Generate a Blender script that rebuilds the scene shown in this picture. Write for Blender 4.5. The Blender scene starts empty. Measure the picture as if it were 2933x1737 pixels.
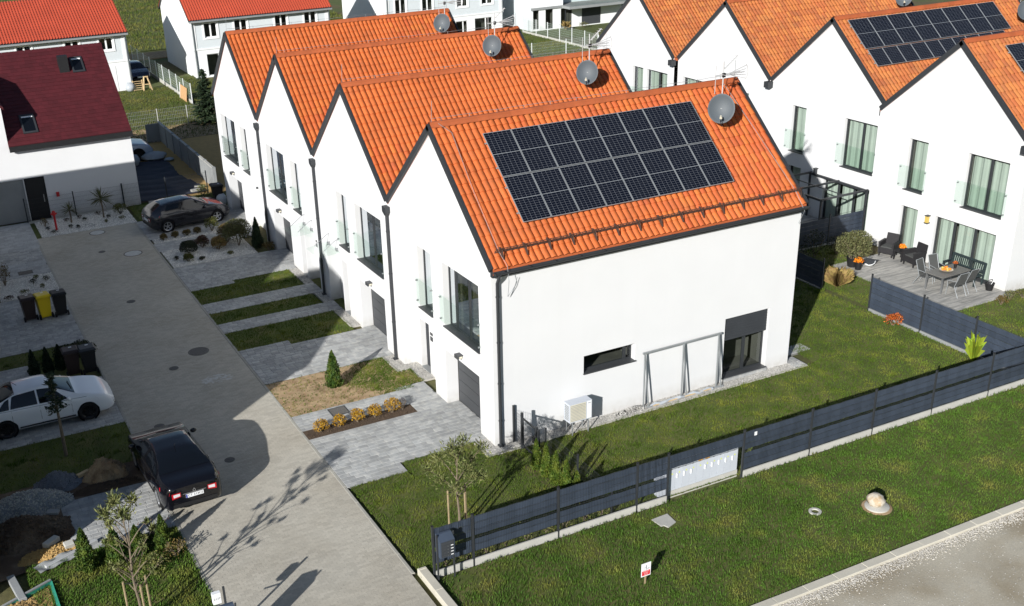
import bpy, math, random
import numpy as np
from mathutils import Vector, Matrix

random.seed(7); RNG = np.random.default_rng(7)
scene = bpy.context.scene
COL = scene.collection
R = math.radians

# ---------------------------------------------------------------- camera
cam_d = bpy.data.cameras.new('camera'); cam = bpy.data.objects.new('camera', cam_d); COL.objects.link(cam)
cr = Vector((0.89142531, -0.45190231, -0.03384091)); cd = Vector((-0.21541566, -0.35686082, -0.90898099)); cf = Vector((0.39869412, 0.81757853, -0.41546161))
mw = Matrix(((cr.x, -cd.x, -cf.x, -14.341), (cr.y, -cd.y, -cf.y, -27.501), (cr.z, -cd.z, -cf.z, 17.578), (0, 0, 0, 1)))
cam.matrix_world = mw
cam_d.sensor_fit = 'HORIZONTAL'; cam_d.sensor_width = 36.0; cam_d.lens = 3186.4 / 2933 * 36.0
cam_d.shift_x = 133.34 / 2933; cam_d.shift_y = 134.23 / 2933
cam_d.clip_start = 0.5; cam_d.clip_end = 900
scene.camera = cam

# ---------------------------------------------------------------- light
SUN_EL, SUN_DX, SUN_DY = 22.0, 0.788, 0.616          # light travels towards +x +y
world = bpy.data.worlds.new('World'); scene.world = world; world.use_nodes = True
nt = world.node_tree; nt.nodes.clear()
sky = nt.nodes.new('ShaderNodeTexSky'); sky.sky_type = 'NISHITA'; sky.sun_disc = False
sky.sun_elevation = R(SUN_EL); sky.sun_rotation = math.atan2(-SUN_DX, -SUN_DY)
sky.air_density = 1.0; sky.dust_density = 0.5; sky.ozone_density = 1.5
bg = nt.nodes.new('ShaderNodeBackground'); bg.inputs['Strength'].default_value = 0.062
wo = nt.nodes.new('ShaderNodeOutputWorld')
nt.links.new(sky.outputs['Color'], bg.inputs['Color']); nt.links.new(bg.outputs[0], wo.inputs['Surface'])
sl = bpy.data.lights.new('sun', 'SUN'); sl.energy = 5.0; sl.angle = R(0.55); sl.color = (1.0, 0.98, 0.945)
so = bpy.data.objects.new('sun', sl); COL.objects.link(so)
ce = math.cos(R(SUN_EL))
ldir = Vector((SUN_DX * ce, SUN_DY * ce, -math.sin(R(SUN_EL)))).normalized()
so.rotation_euler = ldir.to_track_quat('-Z', 'Y').to_euler(); so.location = (-40, -30, 40)
scene.view_settings.view_transform = 'Standard'; scene.view_settings.look = 'None'
scene.view_settings.gamma = 1.0; scene.view_settings.use_curve_mapping = False
scene.view_settings.exposure = 0.42
try:
    scene.cycles.max_bounces = 6; scene.cycles.transparent_max_bounces = 12
    scene.cycles.caustics_reflective = False; scene.cycles.caustics_refractive = False
except Exception:
    pass

# ---------------------------------------------------------------- materials
MATS = {}
def mat(name, base, rough=0.8, var=0.10, nscale=2.0, fine=0.06, fscale=40.0, bump=0.0, bscale=60.0, metal=0.0,
        island=0.0, objrand=0.0, spec=0.4, col2=None, cscale=1.5, clo=0.45, chi=0.6, coat=0.0, stretch=None, hue=0.0):
    m = bpy.data.materials.new(name); m.use_nodes = True; n = m.node_tree.nodes; L = m.node_tree.links
    b = n['Principled BSDF']
    b.inputs['Roughness'].default_value = rough; b.inputs['Metallic'].default_value = metal
    b.inputs['Specular IOR Level'].default_value = spec
    if coat: b.inputs['Coat Weight'].default_value = coat; b.inputs['Coat Roughness'].default_value = 0.05
    geo = n.new('ShaderNodeNewGeometry'); pos = geo.outputs['Position']
    if stretch:
        mp = n.new('ShaderNodeMapping'); mp.inputs['Scale'].default_value = stretch; L.new(pos, mp.inputs['Vector']); pos = mp.outputs[0]
    def noise(s, d=3.0):
        t = n.new('ShaderNodeTexNoise'); t.inputs['Scale'].default_value = s; t.inputs['Detail'].default_value = d
        L.new(pos, t.inputs['Vector']); return t.outputs['Fac']
    def madd(a, mul, add):
        k = n.new('ShaderNodeMath'); k.operation = 'MULTIPLY_ADD'; L.new(a, k.inputs[0]); k.inputs[1].default_value = mul; k.inputs[2].default_value = add; return k.outputs[0]
    def mulv(a, c):
        k = n.new('ShaderNodeMath'); k.operation = 'MULTIPLY'; L.new(a, k.inputs[0]); L.new(c, k.inputs[1]); return k.outputs[0]
    v = None
    def acc(o):
        nonlocal v
        v = o if v is None else mulv(v, o)
    if var: acc(madd(noise(nscale), 2 * var * 1.6, 1 - var * 1.6))
    if fine: acc(madd(noise(fscale, 2.0), 2 * fine * 1.6, 1 - fine * 1.6))
    if island: acc(madd(geo.outputs['Random Per Island'], 2 * island, 1 - island))
    if objrand:
        oi = n.new('ShaderNodeObjectInfo'); acc(madd(oi.outputs['Random'], 2 * objrand, 1 - objrand))
    rgb = n.new('ShaderNodeRGB'); rgb.outputs[0].default_value = (*base, 1); col = rgb.outputs[0]
    if col2 is not None:
        mx = n.new('ShaderNodeMix'); mx.data_type = 'RGBA'; mx.inputs['B'].default_value = (*col2, 1); L.new(col, mx.inputs['A'])
        rp = n.new('ShaderNodeValToRGB'); rp.color_ramp.elements[0].position = clo; rp.color_ramp.elements[1].position = chi
        L.new(noise(cscale, 5.0), rp.inputs[0]); L.new(rp.outputs[0], mx.inputs['Factor']); col = mx.outputs['Result']
    if v is not None:
        sc = n.new('ShaderNodeVectorMath'); sc.operation = 'SCALE'; L.new(col, sc.inputs[0]); L.new(v, sc.inputs['Scale']); col = sc.outputs[0]
    if hue:
        hs = n.new('ShaderNodeHueSaturation'); L.new(madd(geo.outputs['Random Per Island'], hue, 0.5 - hue / 2), hs.inputs['Hue']); L.new(col, hs.inputs['Color']); col = hs.outputs[0]
    L.new(col, b.inputs['Base Color'])
    if bump:
        bp = n.new('ShaderNodeBump'); bp.inputs['Strength'].default_value = bump; bp.inputs['Distance'].default_value = 0.02
        L.new(noise(bscale, 4.0), bp.inputs['Height']); L.new(bp.outputs[0], b.inputs['Normal'])
    MATS[name] = m; return m

def glass(name, tint, refl=0.25, rough=0.02, base_refl=0.06, mul=0.9):
    m = bpy.data.materials.new(name); m.use_nodes = True; n = m.node_tree.nodes; L = m.node_tree.links; n.clear()
    o = n.new('ShaderNodeOutputMaterial'); mx = n.new('ShaderNodeMixShader'); t = n.new('ShaderNodeBsdfTransparent'); g = n.new('ShaderNodeBsdfGlossy')
    t.inputs[0].default_value = (*tint, 1); g.inputs['Roughness'].default_value = rough; g.inputs['Color'].default_value = (0.9, 0.95, 1, 1)
    lw = n.new('ShaderNodeLayerWeight'); lw.inputs['Blend'].default_value = refl
    k = n.new('ShaderNodeMath'); k.operation = 'MULTIPLY_ADD'; L.new(lw.outputs['Fresnel'], k.inputs[0]); k.inputs[1].default_value = mul; k.inputs[2].default_value = base_refl; k.use_clamp = True
    L.new(k.outputs[0], mx.inputs[0]); L.new(t.outputs[0], mx.inputs[1]); L.new(g.outputs[0], mx.inputs[2]); L.new(mx.outputs[0], o.inputs['Surface'])
    MATS[name] = m; return m

def leafmat(name, a, b, cscale=6.0, rough=0.6, isl=0.35, trans=0.25, hue=0.02):
    m = mat(name, a, rough=rough, var=0.12, nscale=3, fine=0, island=isl, col2=b, cscale=cscale, clo=0.4, chi=0.65, hue=hue, spec=0.25)
    return m

mat('stucco', (0.665, 0.668, 0.672), rough=0.92, var=0.025, nscale=0.7, fine=0.015, fscale=90, bump=0.10, bscale=160, spec=0.2)
def stucco_weather(m):
    n = m.node_tree.nodes; L = m.node_tree.links; b = n['Principled BSDF']; src = b.inputs['Base Color'].links[0].from_socket
    geo = n.new('ShaderNodeNewGeometry'); sp = n.new('ShaderNodeSeparateXYZ'); L.new(geo.outputs['Position'], sp.inputs[0])
    mr = n.new('ShaderNodeMapRange'); L.new(sp.outputs['Z'], mr.inputs[0]); mr.inputs[1].default_value = 0.0; mr.inputs[2].default_value = 0.5; mr.inputs[3].default_value = 1.0; mr.inputs[4].default_value = 0.0
    mp = n.new('ShaderNodeMapping'); mp.inputs['Scale'].default_value = (2.2, 2.2, 0.16); L.new(geo.outputs['Position'], mp.inputs['Vector'])
    t = n.new('ShaderNodeTexNoise'); t.inputs['Scale'].default_value = 1.6; t.inputs['Detail'].default_value = 6; L.new(mp.outputs[0], t.inputs['Vector'])
    rp = n.new('ShaderNodeValToRGB'); rp.color_ramp.elements[0].position = 0.5; rp.color_ramp.elements[1].position = 0.8; L.new(t.outputs['Fac'], rp.inputs[0])
    t2 = n.new('ShaderNodeTexNoise'); t2.inputs['Scale'].default_value = 5; L.new(geo.outputs['Position'], t2.inputs['Vector'])
    k1 = n.new('ShaderNodeMath'); k1.operation = 'MULTIPLY'; L.new(mr.outputs[0], k1.inputs[0]); L.new(t2.outputs['Fac'], k1.inputs[1])
    k2 = n.new('ShaderNodeMath'); k2.operation = 'MULTIPLY_ADD'; L.new(rp.outputs[0], k2.inputs[0]); k2.inputs[1].default_value = 0.035; L.new(k1.outputs[0], k2.inputs[2]); k2.use_clamp = True
    mx = n.new('ShaderNodeMix'); mx.data_type = 'RGBA'; L.new(k2.outputs[0], mx.inputs['Factor']); L.new(src, mx.inputs['A']); mx.inputs['B'].default_value = (0.46, 0.44, 0.40, 1); L.new(mx.outputs['Result'], b.inputs['Base Color'])
stucco_weather(MATS['stucco'])
mat('stucco_grey', (0.58, 0.62, 0.64), rough=0.92, var=0.03, fine=0.02, bump=0.08, bscale=120, spec=0.2)
mat('plaster_white', (0.78, 0.79, 0.79), rough=0.9, var=0.03, fine=0.02, spec=0.2)
mat('tile', (0.50, 0.118, 0.029), rough=0.62, var=0.16, nscale=0.9, fine=0.10, fscale=14, island=0.07, objrand=0.06, bump=0.12, bscale=50, col2=(0.40, 0.105, 0.033), cscale=2.2, clo=0.45, chi=0.75, hue=0.012, spec=0.35)
mat('tile_b', (0.42, 0.132, 0.040), rough=0.66, var=0.16, nscale=0.9, fine=0.10, fscale=14, island=0.13, bump=0.12, bscale=50, col2=(0.33, 0.118, 0.045), cscale=2.2, clo=0.45, chi=0.75, hue=0.012, spec=0.3)
mat('ridge', (0.38, 0.095, 0.032), rough=0.62, var=0.14, nscale=3, fine=0.1, objrand=0.09)
mat('tile_red', (0.42, 0.068, 0.033), rough=0.55, var=0.10, nscale=0.7, fine=0.05, island=0.07)
mat('maroon', (0.070, 0.0095, 0.013), rough=0.62, var=0.14, nscale=1.5, fine=0.16, fscale=25, island=0.14, bump=0.2, bscale=60, spec=0.4)
mat('anthracite', (0.030, 0.033, 0.037), rough=0.5, var=0.1, fine=0.08, fscale=20, spec=0.5)
mat('anthracite_matt', (0.036, 0.040, 0.046), rough=0.75, var=0.12, fine=0.08, fscale=25)
mat('strip', (0.045, 0.060, 0.088), rough=0.5, var=0.12, nscale=1.2, fine=0.12, fscale=70, objrand=0.14, spec=0.5)
mat('sill', (0.055, 0.058, 0.062), rough=0.45, var=0.10, fine=0.15, fscale=60)
mat('white_frame', (0.80, 0.80, 0.80), rough=0.5, var=0.02, fine=0)
mat('garage', (0.050, 0.053, 0.058), rough=0.55, var=0.08, fine=0.12, fscale=80, stretch=(1, 1, 6))
mat('interior', (0.10, 0.095, 0.085), rough=0.9, var=0.3, nscale=1.2, fine=0.1)
mat('curtain', (0.40, 0.44, 0.40), rough=0.9, var=0.06, fine=0.04, spec=0.1)
mat('curtain_beige', (0.46, 0.43, 0.34), rough=0.9, var=0.08, fine=0.04, spec=0.1)
glass('pane', (0.84, 0.89, 0.86), refl=0.16, base_refl=0.03)
glass('balustrade_glass', (0.935, 0.965, 0.948), refl=0.03, base_refl=0.012, mul=0.35)
mat('steel', (0.42, 0.43, 0.44), rough=0.35, metal=0.8, var=0.05)
mat('aerial', (0.45, 0.45, 0.45), rough=0.5, var=0.05)
mat('snow_guard', (0.075, 0.045, 0.035), rough=0.6, var=0.1)
mat('galv', (0.38, 0.40, 0.41), rough=0.5, metal=0.5, var=0.12, fine=0.08)
mat('dish', (0.075, 0.088, 0.10), rough=0.6, var=0.06, fine=0.08, fscale=90, spec=0.5)
mat('cream_plastic', (0.62, 0.58, 0.46), rough=0.5)
mat('black_plastic', (0.012, 0.012, 0.013), rough=0.55, var=0.1)
mat('rubber', (0.010, 0.010, 0.011), rough=0.8, var=0.1, fine=0.1)
mat('brown_plastic', (0.030, 0.018, 0.016), rough=0.5, var=0.1)
mat('yellow_plastic', (0.72, 0.52, 0.012), rough=0.45, var=0.05)
mat('concrete', (0.46, 0.45, 0.41), rough=0.9, var=0.10, nscale=2.5, fine=0.10, fscale=50, bump=0.2, bscale=80)
mat('concrete_dark', (0.26, 0.27, 0.27), rough=0.9, var=0.12, nscale=1.2, fine=0.10, fscale=40, bump=0.2)
mat('kerb', (0.55, 0.515, 0.43), rough=0.9, var=0.10, nscale=1.5, fine=0.08, fscale=40, objrand=0.05)
mat('edging', (0.36, 0.345, 0.30), rough=0.9, var=0.12, nscale=2.5, fine=0.08)
mat('road_brick', (0.455, 0.425, 0.360), rough=0.88, var=0.10, nscale=0.35, fine=0.08, fscale=18, island=0.09, col2=(0.395, 0.36, 0.295), cscale=0.45, clo=0.42, chi=0.72)
mat('road_joint', (0.27, 0.25, 0.21), rough=0.95, var=0.15, fine=0.12)
mat('paver', (0.345, 0.35, 0.345), rough=0.85, var=0.14, nscale=1.1, fine=0.10, fscale=22, objrand=0.17, col2=(0.45, 0.445, 0.42), cscale=5, clo=0.45, chi=0.7)
mat('paver_stuff', (0.345, 0.35, 0.345), rough=0.85, var=0.14, nscale=1.1, fine=0.10, fscale=22, island=0.17, col2=(0.45, 0.445, 0.42), cscale=5, clo=0.45, chi=0.7)
mat('paver_light', (0.40, 0.41, 0.41), rough=0.85, var=0.12, nscale=1.5, fine=0.10, island=0.14)
mat('paver_joint', (0.165, 0.165, 0.155), rough=0.95, var=0.2, fine=0.15)
mat('plank', (0.40, 0.385, 0.355), rough=0.75, var=0.14, nscale=1.2, fine=0.16, fscale=9, objrand=0.12, stretch=(0.35, 3, 1), col2=(0.27, 0.265, 0.25), cscale=3.0)
mat('soil', (0.085, 0.058, 0.038), rough=0.98, var=0.25, nscale=4, fine=0.25, fscale=50, bump=0.6, bscale=40)
mat('sand_soil', (0.40, 0.285, 0.165), rough=0.98, var=0.14, nscale=2, fine=0.12, fscale=40, bump=0.4, bscale=40, col2=(0.30, 0.20, 0.11), cscale=3)
mat('yellow_sand', (0.46, 0.30, 0.115), rough=0.98, var=0.16, nscale=3, fine=0.15, fscale=40, bump=0.5, bscale=30)
mat('dark_soil', (0.105, 0.070, 0.045), rough=0.98, var=0.3, nscale=1.2, fine=0.25, fscale=40, bump=0.6, bscale=25, col2=(0.17, 0.125, 0.085), cscale=1.6)
mat('dirt_road', (0.46, 0.42, 0.335), rough=0.97, var=0.14, nscale=1.2, fine=0.14, fscale=30, bump=0.35, bscale=35, col2=(0.27, 0.225, 0.155), cscale=0.6, clo=0.42, chi=0.68)
mat('ground', (0.085, 0.105, 0.028), rough=0.98, var=0.2, nscale=0.5, fine=0.25, fscale=6, col2=(0.11, 0.09, 0.04), cscale=0.15, bump=0.5, bscale=20)
mat('lawn_base', (0.075, 0.095, 0.020), rough=0.98, var=0.25, nscale=1.4, fine=0.3, fscale=30, col2=(0.14, 0.125, 0.045), cscale=1.0, clo=0.45, chi=0.75, bump=0.5, bscale=40)
mat('grass', (0.090, 0.142, 0.018), rough=0.7, var=0.32, nscale=1.1, fine=0.12, fscale=9, island=0.38, col2=(0.185, 0.19, 0.034), cscale=1.1, clo=0.46, chi=0.72, hue=0.03, spec=0.15)
mat('grass_rough', (0.080, 0.145, 0.020), rough=0.7, var=0.34, nscale=0.9, fine=0.16, fscale=8, island=0.42, col2=(0.165, 0.16, 0.036), cscale=0.9, clo=0.50, chi=0.72, hue=0.035, spec=0.15)
mat('grass_far', (0.088, 0.122, 0.026), rough=0.8, var=0.2, nscale=0.5, fine=0.15, fscale=5, island=0.35, col2=(0.19, 0.175, 0.05), cscale=0.35, clo=0.4, chi=0.7, hue=0.02, spec=0.1)
mat('white_gravel', (0.78, 0.76, 0.71), rough=0.9, var=0.1, nscale=3, fine=0.05, island=0.30)
mat('shoulder_stone', (0.47, 0.445, 0.40), rough=0.9, var=0.25, fine=0.05, island=0.30)
mat('gravel_base', (0.46, 0.44, 0.40), rough=0.95, var=0.15, fine=0.25, fscale=60, bump=0.6, bscale=60)
mat('grey_gravel', (0.36, 0.35, 0.33), rough=0.9, var=0.1, fine=0.05, island=0.38)
mat('blue_gravel', (0.17, 0.18, 0.20), rough=0.9, var=0.15, fine=0.1, island=0.45)
mat('stone', (0.50, 0.45, 0.37), rough=0.85, var=0.15, nscale=4, fine=0.12, fscale=25, bump=0.4, bscale=20, col2=(0.40, 0.30, 0.19), cscale=5)
mat('bark', (0.17, 0.135, 0.095), rough=0.95, var=0.25, nscale=12, fine=0.2, fscale=60, bump=0.6, bscale=50)
mat('wood_pole', (0.28, 0.215, 0.125), rough=0.9, var=0.2, nscale=10, fine=0.15)
mat('timber', (0.55, 0.40, 0.22), rough=0.8, var=0.15, nscale=4, fine=0.1, objrand=0.1)
mat('osb', (0.52, 0.31, 0.15), rough=0.85, var=0.15, nscale=10, fine=0.1)
leafmat('thuja_leaf', (0.030, 0.065, 0.010), (0.085, 0.115, 0.016))
leafmat('thuja_bright', (0.050, 0.090, 0.010), (0.105, 0.130, 0.016))
leafmat('spruce_leaf', (0.014, 0.030, 0.014), (0.034, 0.050, 0.021))
leafmat('pine_leaf', (0.095, 0.115, 0.036), (0.175, 0.175, 0.065))
leafmat('yellow_leaf', (0.38, 0.205, 0.012), (0.28, 0.155, 0.018), isl=0.4)
leafmat('orange_leaf', (0.40, 0.085, 0.015), (0.28, 0.075, 0.02))
leafmat('green_bush', (0.085, 0.10, 0.022), (0.15, 0.14, 0.045))
leafmat('olive_leaf', (0.085, 0.095, 0.034), (0.15, 0.14, 0.062))
leafmat('dark_bush', (0.020, 0.026, 0.014), (0.034, 0.040, 0.020))
leafmat('red_bush', (0.085, 0.030, 0.022), (0.055, 0.045, 0.018))
leafmat('straw', (0.26, 0.17, 0.07), (0.20, 0.155, 0.045))
leafmat('brown_bush', (0.15, 0.10, 0.03), (0.09, 0.075, 0.022))
leafmat('lime_grass', (0.22, 0.27, 0.02), (0.16, 0.24, 0.02))
leafmat('flower', (0.75, 0.30, 0.01), (0.70, 0.12, 0.02), cscale=20)
mat('rattan', (0.020, 0.019, 0.021), rough=0.6, var=0.2, nscale=30, fine=0.25, fscale=120, bump=0.5, bscale=150)
mat('sling', (0.070, 0.072, 0.070), rough=0.7, var=0.1, fine=0.15, fscale=150)
mat('table_top', (0.15, 0.145, 0.135), rough=0.5, var=0.1, fine=0.12, fscale=40)
mat('bench', (0.022, 0.034, 0.036), rough=0.6, var=0.1)
mat('fruit', (0.70, 0.22, 0.015), rough=0.5, var=0.1, objrand=0.3)
mat('cell', (0.006, 0.007, 0.014), rough=0.18, var=0, fine=0, spec=0.5)
mat('white_paint', (0.78, 0.79, 0.80), rough=0.55, var=0.03, fine=0.02)
mat('cabinet', (0.50, 0.53, 0.58), rough=0.5, var=0.03, nscale=2, fine=0.03, objrand=0.03)
mat('pale_wire', (0.42, 0.50, 0.44), rough=0.6)
mat('sticker_yellow', (0.62, 0.68, 0.10), rough=0.6)
mat('sticker_orange', (0.80, 0.38, 0.02), rough=0.6)
mat('red_paint', (0.52, 0.020, 0.022), rough=0.45, var=0.08)
mat('sign_red', (0.62, 0.020, 0.035), rough=0.5)
mat('blue_paint', (0.03, 0.05, 0.30), rough=0.5)
mat('pink_mark', (0.80, 0.55, 0.55), rough=0.6)
mat('black_ink', (0.02, 0.02, 0.02), rough=0.7)
mat('grey_ink', (0.25, 0.25, 0.26), rough=0.7)
mat('plastic_bag', (0.40, 0.43, 0.46), rough=0.45, var=0.1, nscale=5, fine=0.1)
mat('tarp', (0.040, 0.042, 0.058), rough=0.75, var=0.2, nscale=2, fine=0.2, fscale=25, bump=0.3, bscale=8)
mat('green_tarp', (0.02, 0.19, 0.13), rough=0.6, var=0.2, nscale=4, fine=0.1)
mat('manhole', (0.14, 0.132, 0.12), rough=0.8, var=0.2, nscale=20, fine=0.2)
mat('chalk', (0.55, 0.55, 0.52), rough=0.95, var=0.2, nscale=6, fine=0.1)
mat('tyre', (0.012, 0.012, 0.013), rough=0.85, var=0.1)
mat('rim', (0.50, 0.51, 0.53), rough=0.3, metal=0.85)
mat('rim_dark', (0.03, 0.03, 0.032), rough=0.35, metal=0.6)
mat('car_white', (0.78, 0.80, 0.83), rough=0.25, var=0, fine=0, coat=0.7)
mat('car_black', (0.004, 0.004, 0.006), rough=0.12, var=0, fine=0, coat=0.3, spec=0.5)
mat('car_grey', (0.020, 0.021, 0.028), rough=0.25, metal=0.3, var=0, fine=0, coat=0.8)
mat('car_blue', (0.010, 0.016, 0.040), rough=0.25, var=0, fine=0, coat=0.8)
mat('car_silver', (0.50, 0.56, 0.66), rough=0.3, metal=0.2, var=0, fine=0, coat=0.7)
mat('car_glass', (0.004, 0.005, 0.007), rough=0.06, var=0, fine=0, spec=0.6)
mat('lamp_red', (0.42, 0.008, 0.015), rough=0.15, var=0, fine=0, spec=0.6)
mat('lamp_clear', (0.62, 0.60, 0.62), rough=0.12, var=0, fine=0, spec=0.7)
mat('lantern', (0.55, 0.40, 0.10), rough=0.5)
for k in ('white_gravel', 'grey_gravel'): pass

# ---------------------------------------------------------------- mesh helpers
class MB:
    def __init__(s): s.v = []; s.f = []
    def add(s, vs, fs):
        o = len(s.v); s.v.extend([tuple(p) for p in vs]); s.f.extend([tuple(i + o for i in q) for q in fs]); return s
    def poly(s, pts): return s.add(pts, [tuple(range(len(pts)))])
    def box(s, x0, x1, y0, y1, z0, z1):
        return s.add([(x0,y0,z0),(x1,y0,z0),(x1,y1,z0),(x0,y1,z0),(x0,y0,z1),(x1,y0,z1),(x1,y1,z1),(x0,y1,z1)],
                     [(3,2,1,0),(4,5,6,7),(0,1,5,4),(1,2,6,5),(2,3,7,6),(3,0,4,7)])
    def boxm(s, M, sx, sy, sz):
        c = [M @ Vector((a*sx/2, b*sy/2, d*sz/2)) for d in (-1,1) for a, b in ((-1,-1),(1,-1),(1,1),(-1,1))]
        return s.add(c, [(3,2,1,0),(4,5,6,7),(0,1,5,4),(1,2,6,5),(2,3,7,6),(3,0,4,7)])
    def bar(s, a, b, w, h=None, up=(0,0,1)):
        a = Vector(a); b = Vector(b); h = h or w; d = b - a; L = d.length
        if L < 1e-6: return s
        z = d / L; u = Vector(up)
        if abs(z.dot(u)) > 0.98: u = Vector((1,0,0))
        x = u.cross(z).normalized(); y = z.cross(x)
        M = Matrix((x, y, z)).transposed().to_4x4(); M.translation = (a + b) / 2
        return s.boxm(M, w, h, L)
    def tube(s, pts, r, n=6, caps=True):
        pts = [Vector(p) for p in pts]; rs = r if isinstance(r, (list, tuple)) else [r] * len(pts)
        vs = []; fs = []; prev = None
        for i, p in enumerate(pts):
            d = (pts[min(i+1, len(pts)-1)] - pts[max(i-1, 0)]).normalized()
            u = prev if prev is not None else (Vector((0,0,1)) if abs(d.z) < 0.9 else Vector((1,0,0)))
            x = (u - d * u.dot(d)); x = x.normalized() if x.length > 1e-6 else d.orthogonal().normalized()
            y = d.cross(x); prev = x
            for k in range(n):
                t = 2 * math.pi * k / n; vs.append(p + (x * math.cos(t) + y * math.sin(t)) * rs[i])
        for i in range(len(pts) - 1):
            for k in range(n): fs.append((i*n+k, i*n+(k+1)%n, (i+1)*n+(k+1)%n, (i+1)*n+k))
        if caps: fs.append(tuple(range(n))[::-1]); fs.append(tuple((len(pts)-1)*n + k for k in range(n)))
        return s.add(vs, fs)
    def lathe(s, prof, n=16, c=(0,0,0), M=None):
        vs = []; fs = []
        for r, z in prof:
            for k in range(n):
                t = 2 * math.pi * k / n; p = Vector((r * math.cos(t), r * math.sin(t), z))
                if M is not None: p = M @ p
                vs.append((p.x + c[0], p.y + c[1], p.z + c[2]))
        for i in range(len(prof) - 1):
            for k in range(n): fs.append((i*n+k, i*n+(k+1)%n, (i+1)*n+(k+1)%n, (i+1)*n+k))
        return s.add(vs, fs)
    def sphere(s, c, r, sub=1, jit=0.0, rz=None, seed=0):
        n = 6 + 4 * sub; m = 3 + 2 * sub; rnd = random.Random(seed)
        rx, ry, rzz = (r, r, rz or r) if not isinstance(r, tuple) else r
        vs = [(c[0], c[1], c[2] + rzz)]
        for i in range(1, m):
            ph = math.pi * i / m
            for k in range(n):
                t = 2 * math.pi * k / n; j = 1 + jit * (rnd.random() - 0.5) * 2
                vs.append((c[0] + rx*j*math.sin(ph)*math.cos(t), c[1] + ry*j*math.sin(ph)*math.sin(t), c[2] + rzz*j*math.cos(ph)))
        vs.append((c[0], c[1], c[2] - rzz)); fs = []
        for k in range(n): fs.append((0, 1 + k, 1 + (k+1) % n))
        for i in range(m - 2):
            for k in range(n): fs.append((1+i*n+k, 1+(i+1)*n+k, 1+(i+1)*n+(k+1)%n, 1+i*n+(k+1)%n))
        l = len(vs) - 1
        for k in range(n): fs.append((l, 1+(m-2)*n+(k+1)%n, 1+(m-2)*n+k))
        return s.add(vs, fs)
    def mesh(s, name):
        me = bpy.data.meshes.new(name); me.from_pydata(s.v, [], s.f); me.update(); return me
    def build(s, name, m, parent=None, smooth=False, loc=None, angle=40):
        me = s.mesh(name)
        if smooth:
            me.polygons.foreach_set('use_smooth', [True] * len(me.polygons)); me.set_sharp_from_angle(angle=R(angle))
        return link(name, me, m, parent, loc)

def link(name, me, m, parent=None, loc=None):
    o = bpy.data.objects.new(name, me); COL.objects.link(o)
    if m is not None and me is not None and len(me.materials) == 0: me.materials.append(MATS[m] if isinstance(m, str) else m)
    if parent is not None: o.parent = parent
    if loc is not None: o.location = loc
    return o
def empty(name, loc=(0,0,0), rz=0.0):
    o = bpy.data.objects.new(name, None); COL.objects.link(o); o.location = loc; o.rotation_euler = (0, 0, rz); o.empty_display_size = 0.2; return o
def tag(o, label, cat, group=None, kind=None):
    if label: o['label'] = label
    if cat: o['category'] = cat
    if group: o['group'] = group
    if kind: o['kind'] = kind
    return o
def thing(name, label, cat, loc=(0,0,0), rz=0.0, group=None): return tag(empty(name, loc, rz), label, cat, group)
def struct(name, mb, m, label=None, cat=None, parent=None):
    o = mb.build(name, m, parent)
    if parent is None: tag(o, label, cat, kind='structure')
    return o
def copy_tree(o, parent=None):
    c = o.copy(); COL.objects.link(c)
    if parent is not None: c.parent = parent
    for ch in list(o.children): copy_tree(ch, c)
    return c
def npmesh(name, V, F, m, parent=None, smooth=False):
    """V (n,3) float, F (k,q) int with constant q"""
    me = bpy.data.meshes.new(name); V = np.ascontiguousarray(V, dtype=np.float32); F = np.ascontiguousarray(F, dtype=np.int32)
    k, q = F.shape
    me.vertices.add(len(V)); me.vertices.foreach_set('co', V.ravel())
    me.loops.add(k * q); me.loops.foreach_set('vertex_index', F.ravel())
    me.polygons.add(k); me.polygons.foreach_set('loop_start', np.arange(0, k*q, q, dtype=np.int32))
    try: me.polygons.foreach_set('loop_total', np.full(k, q, dtype=np.int32))
    except Exception: pass
    me.polygons.foreach_set('use_smooth', np.full(k, bool(smooth)))
    me.update(calc_edges=True); me.validate()
    return link(name, me, m, parent)
def inst(base_v, base_f, mats4):
    """replicate a small mesh: base_v (n,3), base_f (k,q), mats4 (N,3,4)"""
    N = len(mats4); n = len(base_v)
    V = np.einsum('nij,vj->nvi', mats4[:, :, :3], base_v) + mats4[:, None, :, 3]
    F = base_f[None] + (np.arange(N) * n)[:, None, None]
    return V.reshape(-1, 3), F.reshape(-1, base_f.shape[1])
def text_mesh(name, s, size, m, parent, M, extrude=0.002, align='CENTER'):
    cu = bpy.data.curves.new(name, 'FONT'); cu.body = s; cu.size = size; cu.extrude = extrude; cu.align_x = align; cu.align_y = 'CENTER'
    o = bpy.data.objects.new(name + '_tmp', cu); COL.objects.link(o)
    dg = bpy.context.evaluated_depsgraph_get(); me = bpy.data.meshes.new_from_object(o.evaluated_get(dg))
    bpy.data.objects.remove(o); bpy.data.curves.remove(cu)
    me.transform(M); me.materials.clear()
    return link(name, me, m, parent)
def randrot(N, rng=RNG):
    q = rng.normal(size=(N, 4)); q /= np.linalg.norm(q, axis=1, keepdims=True); w, x, y, z = q.T
    return np.stack([np.stack([1-2*(y*y+z*z), 2*(x*y-z*w), 2*(x*z+y*w)], -1), np.stack([2*(x*y+z*w), 1-2*(x*x+z*z), 2*(y*z-x*w)], -1), np.stack([2*(x*z-y*w), 2*(y*z+x*w), 1-2*(x*x+y*y)], -1)], -2)
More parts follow.
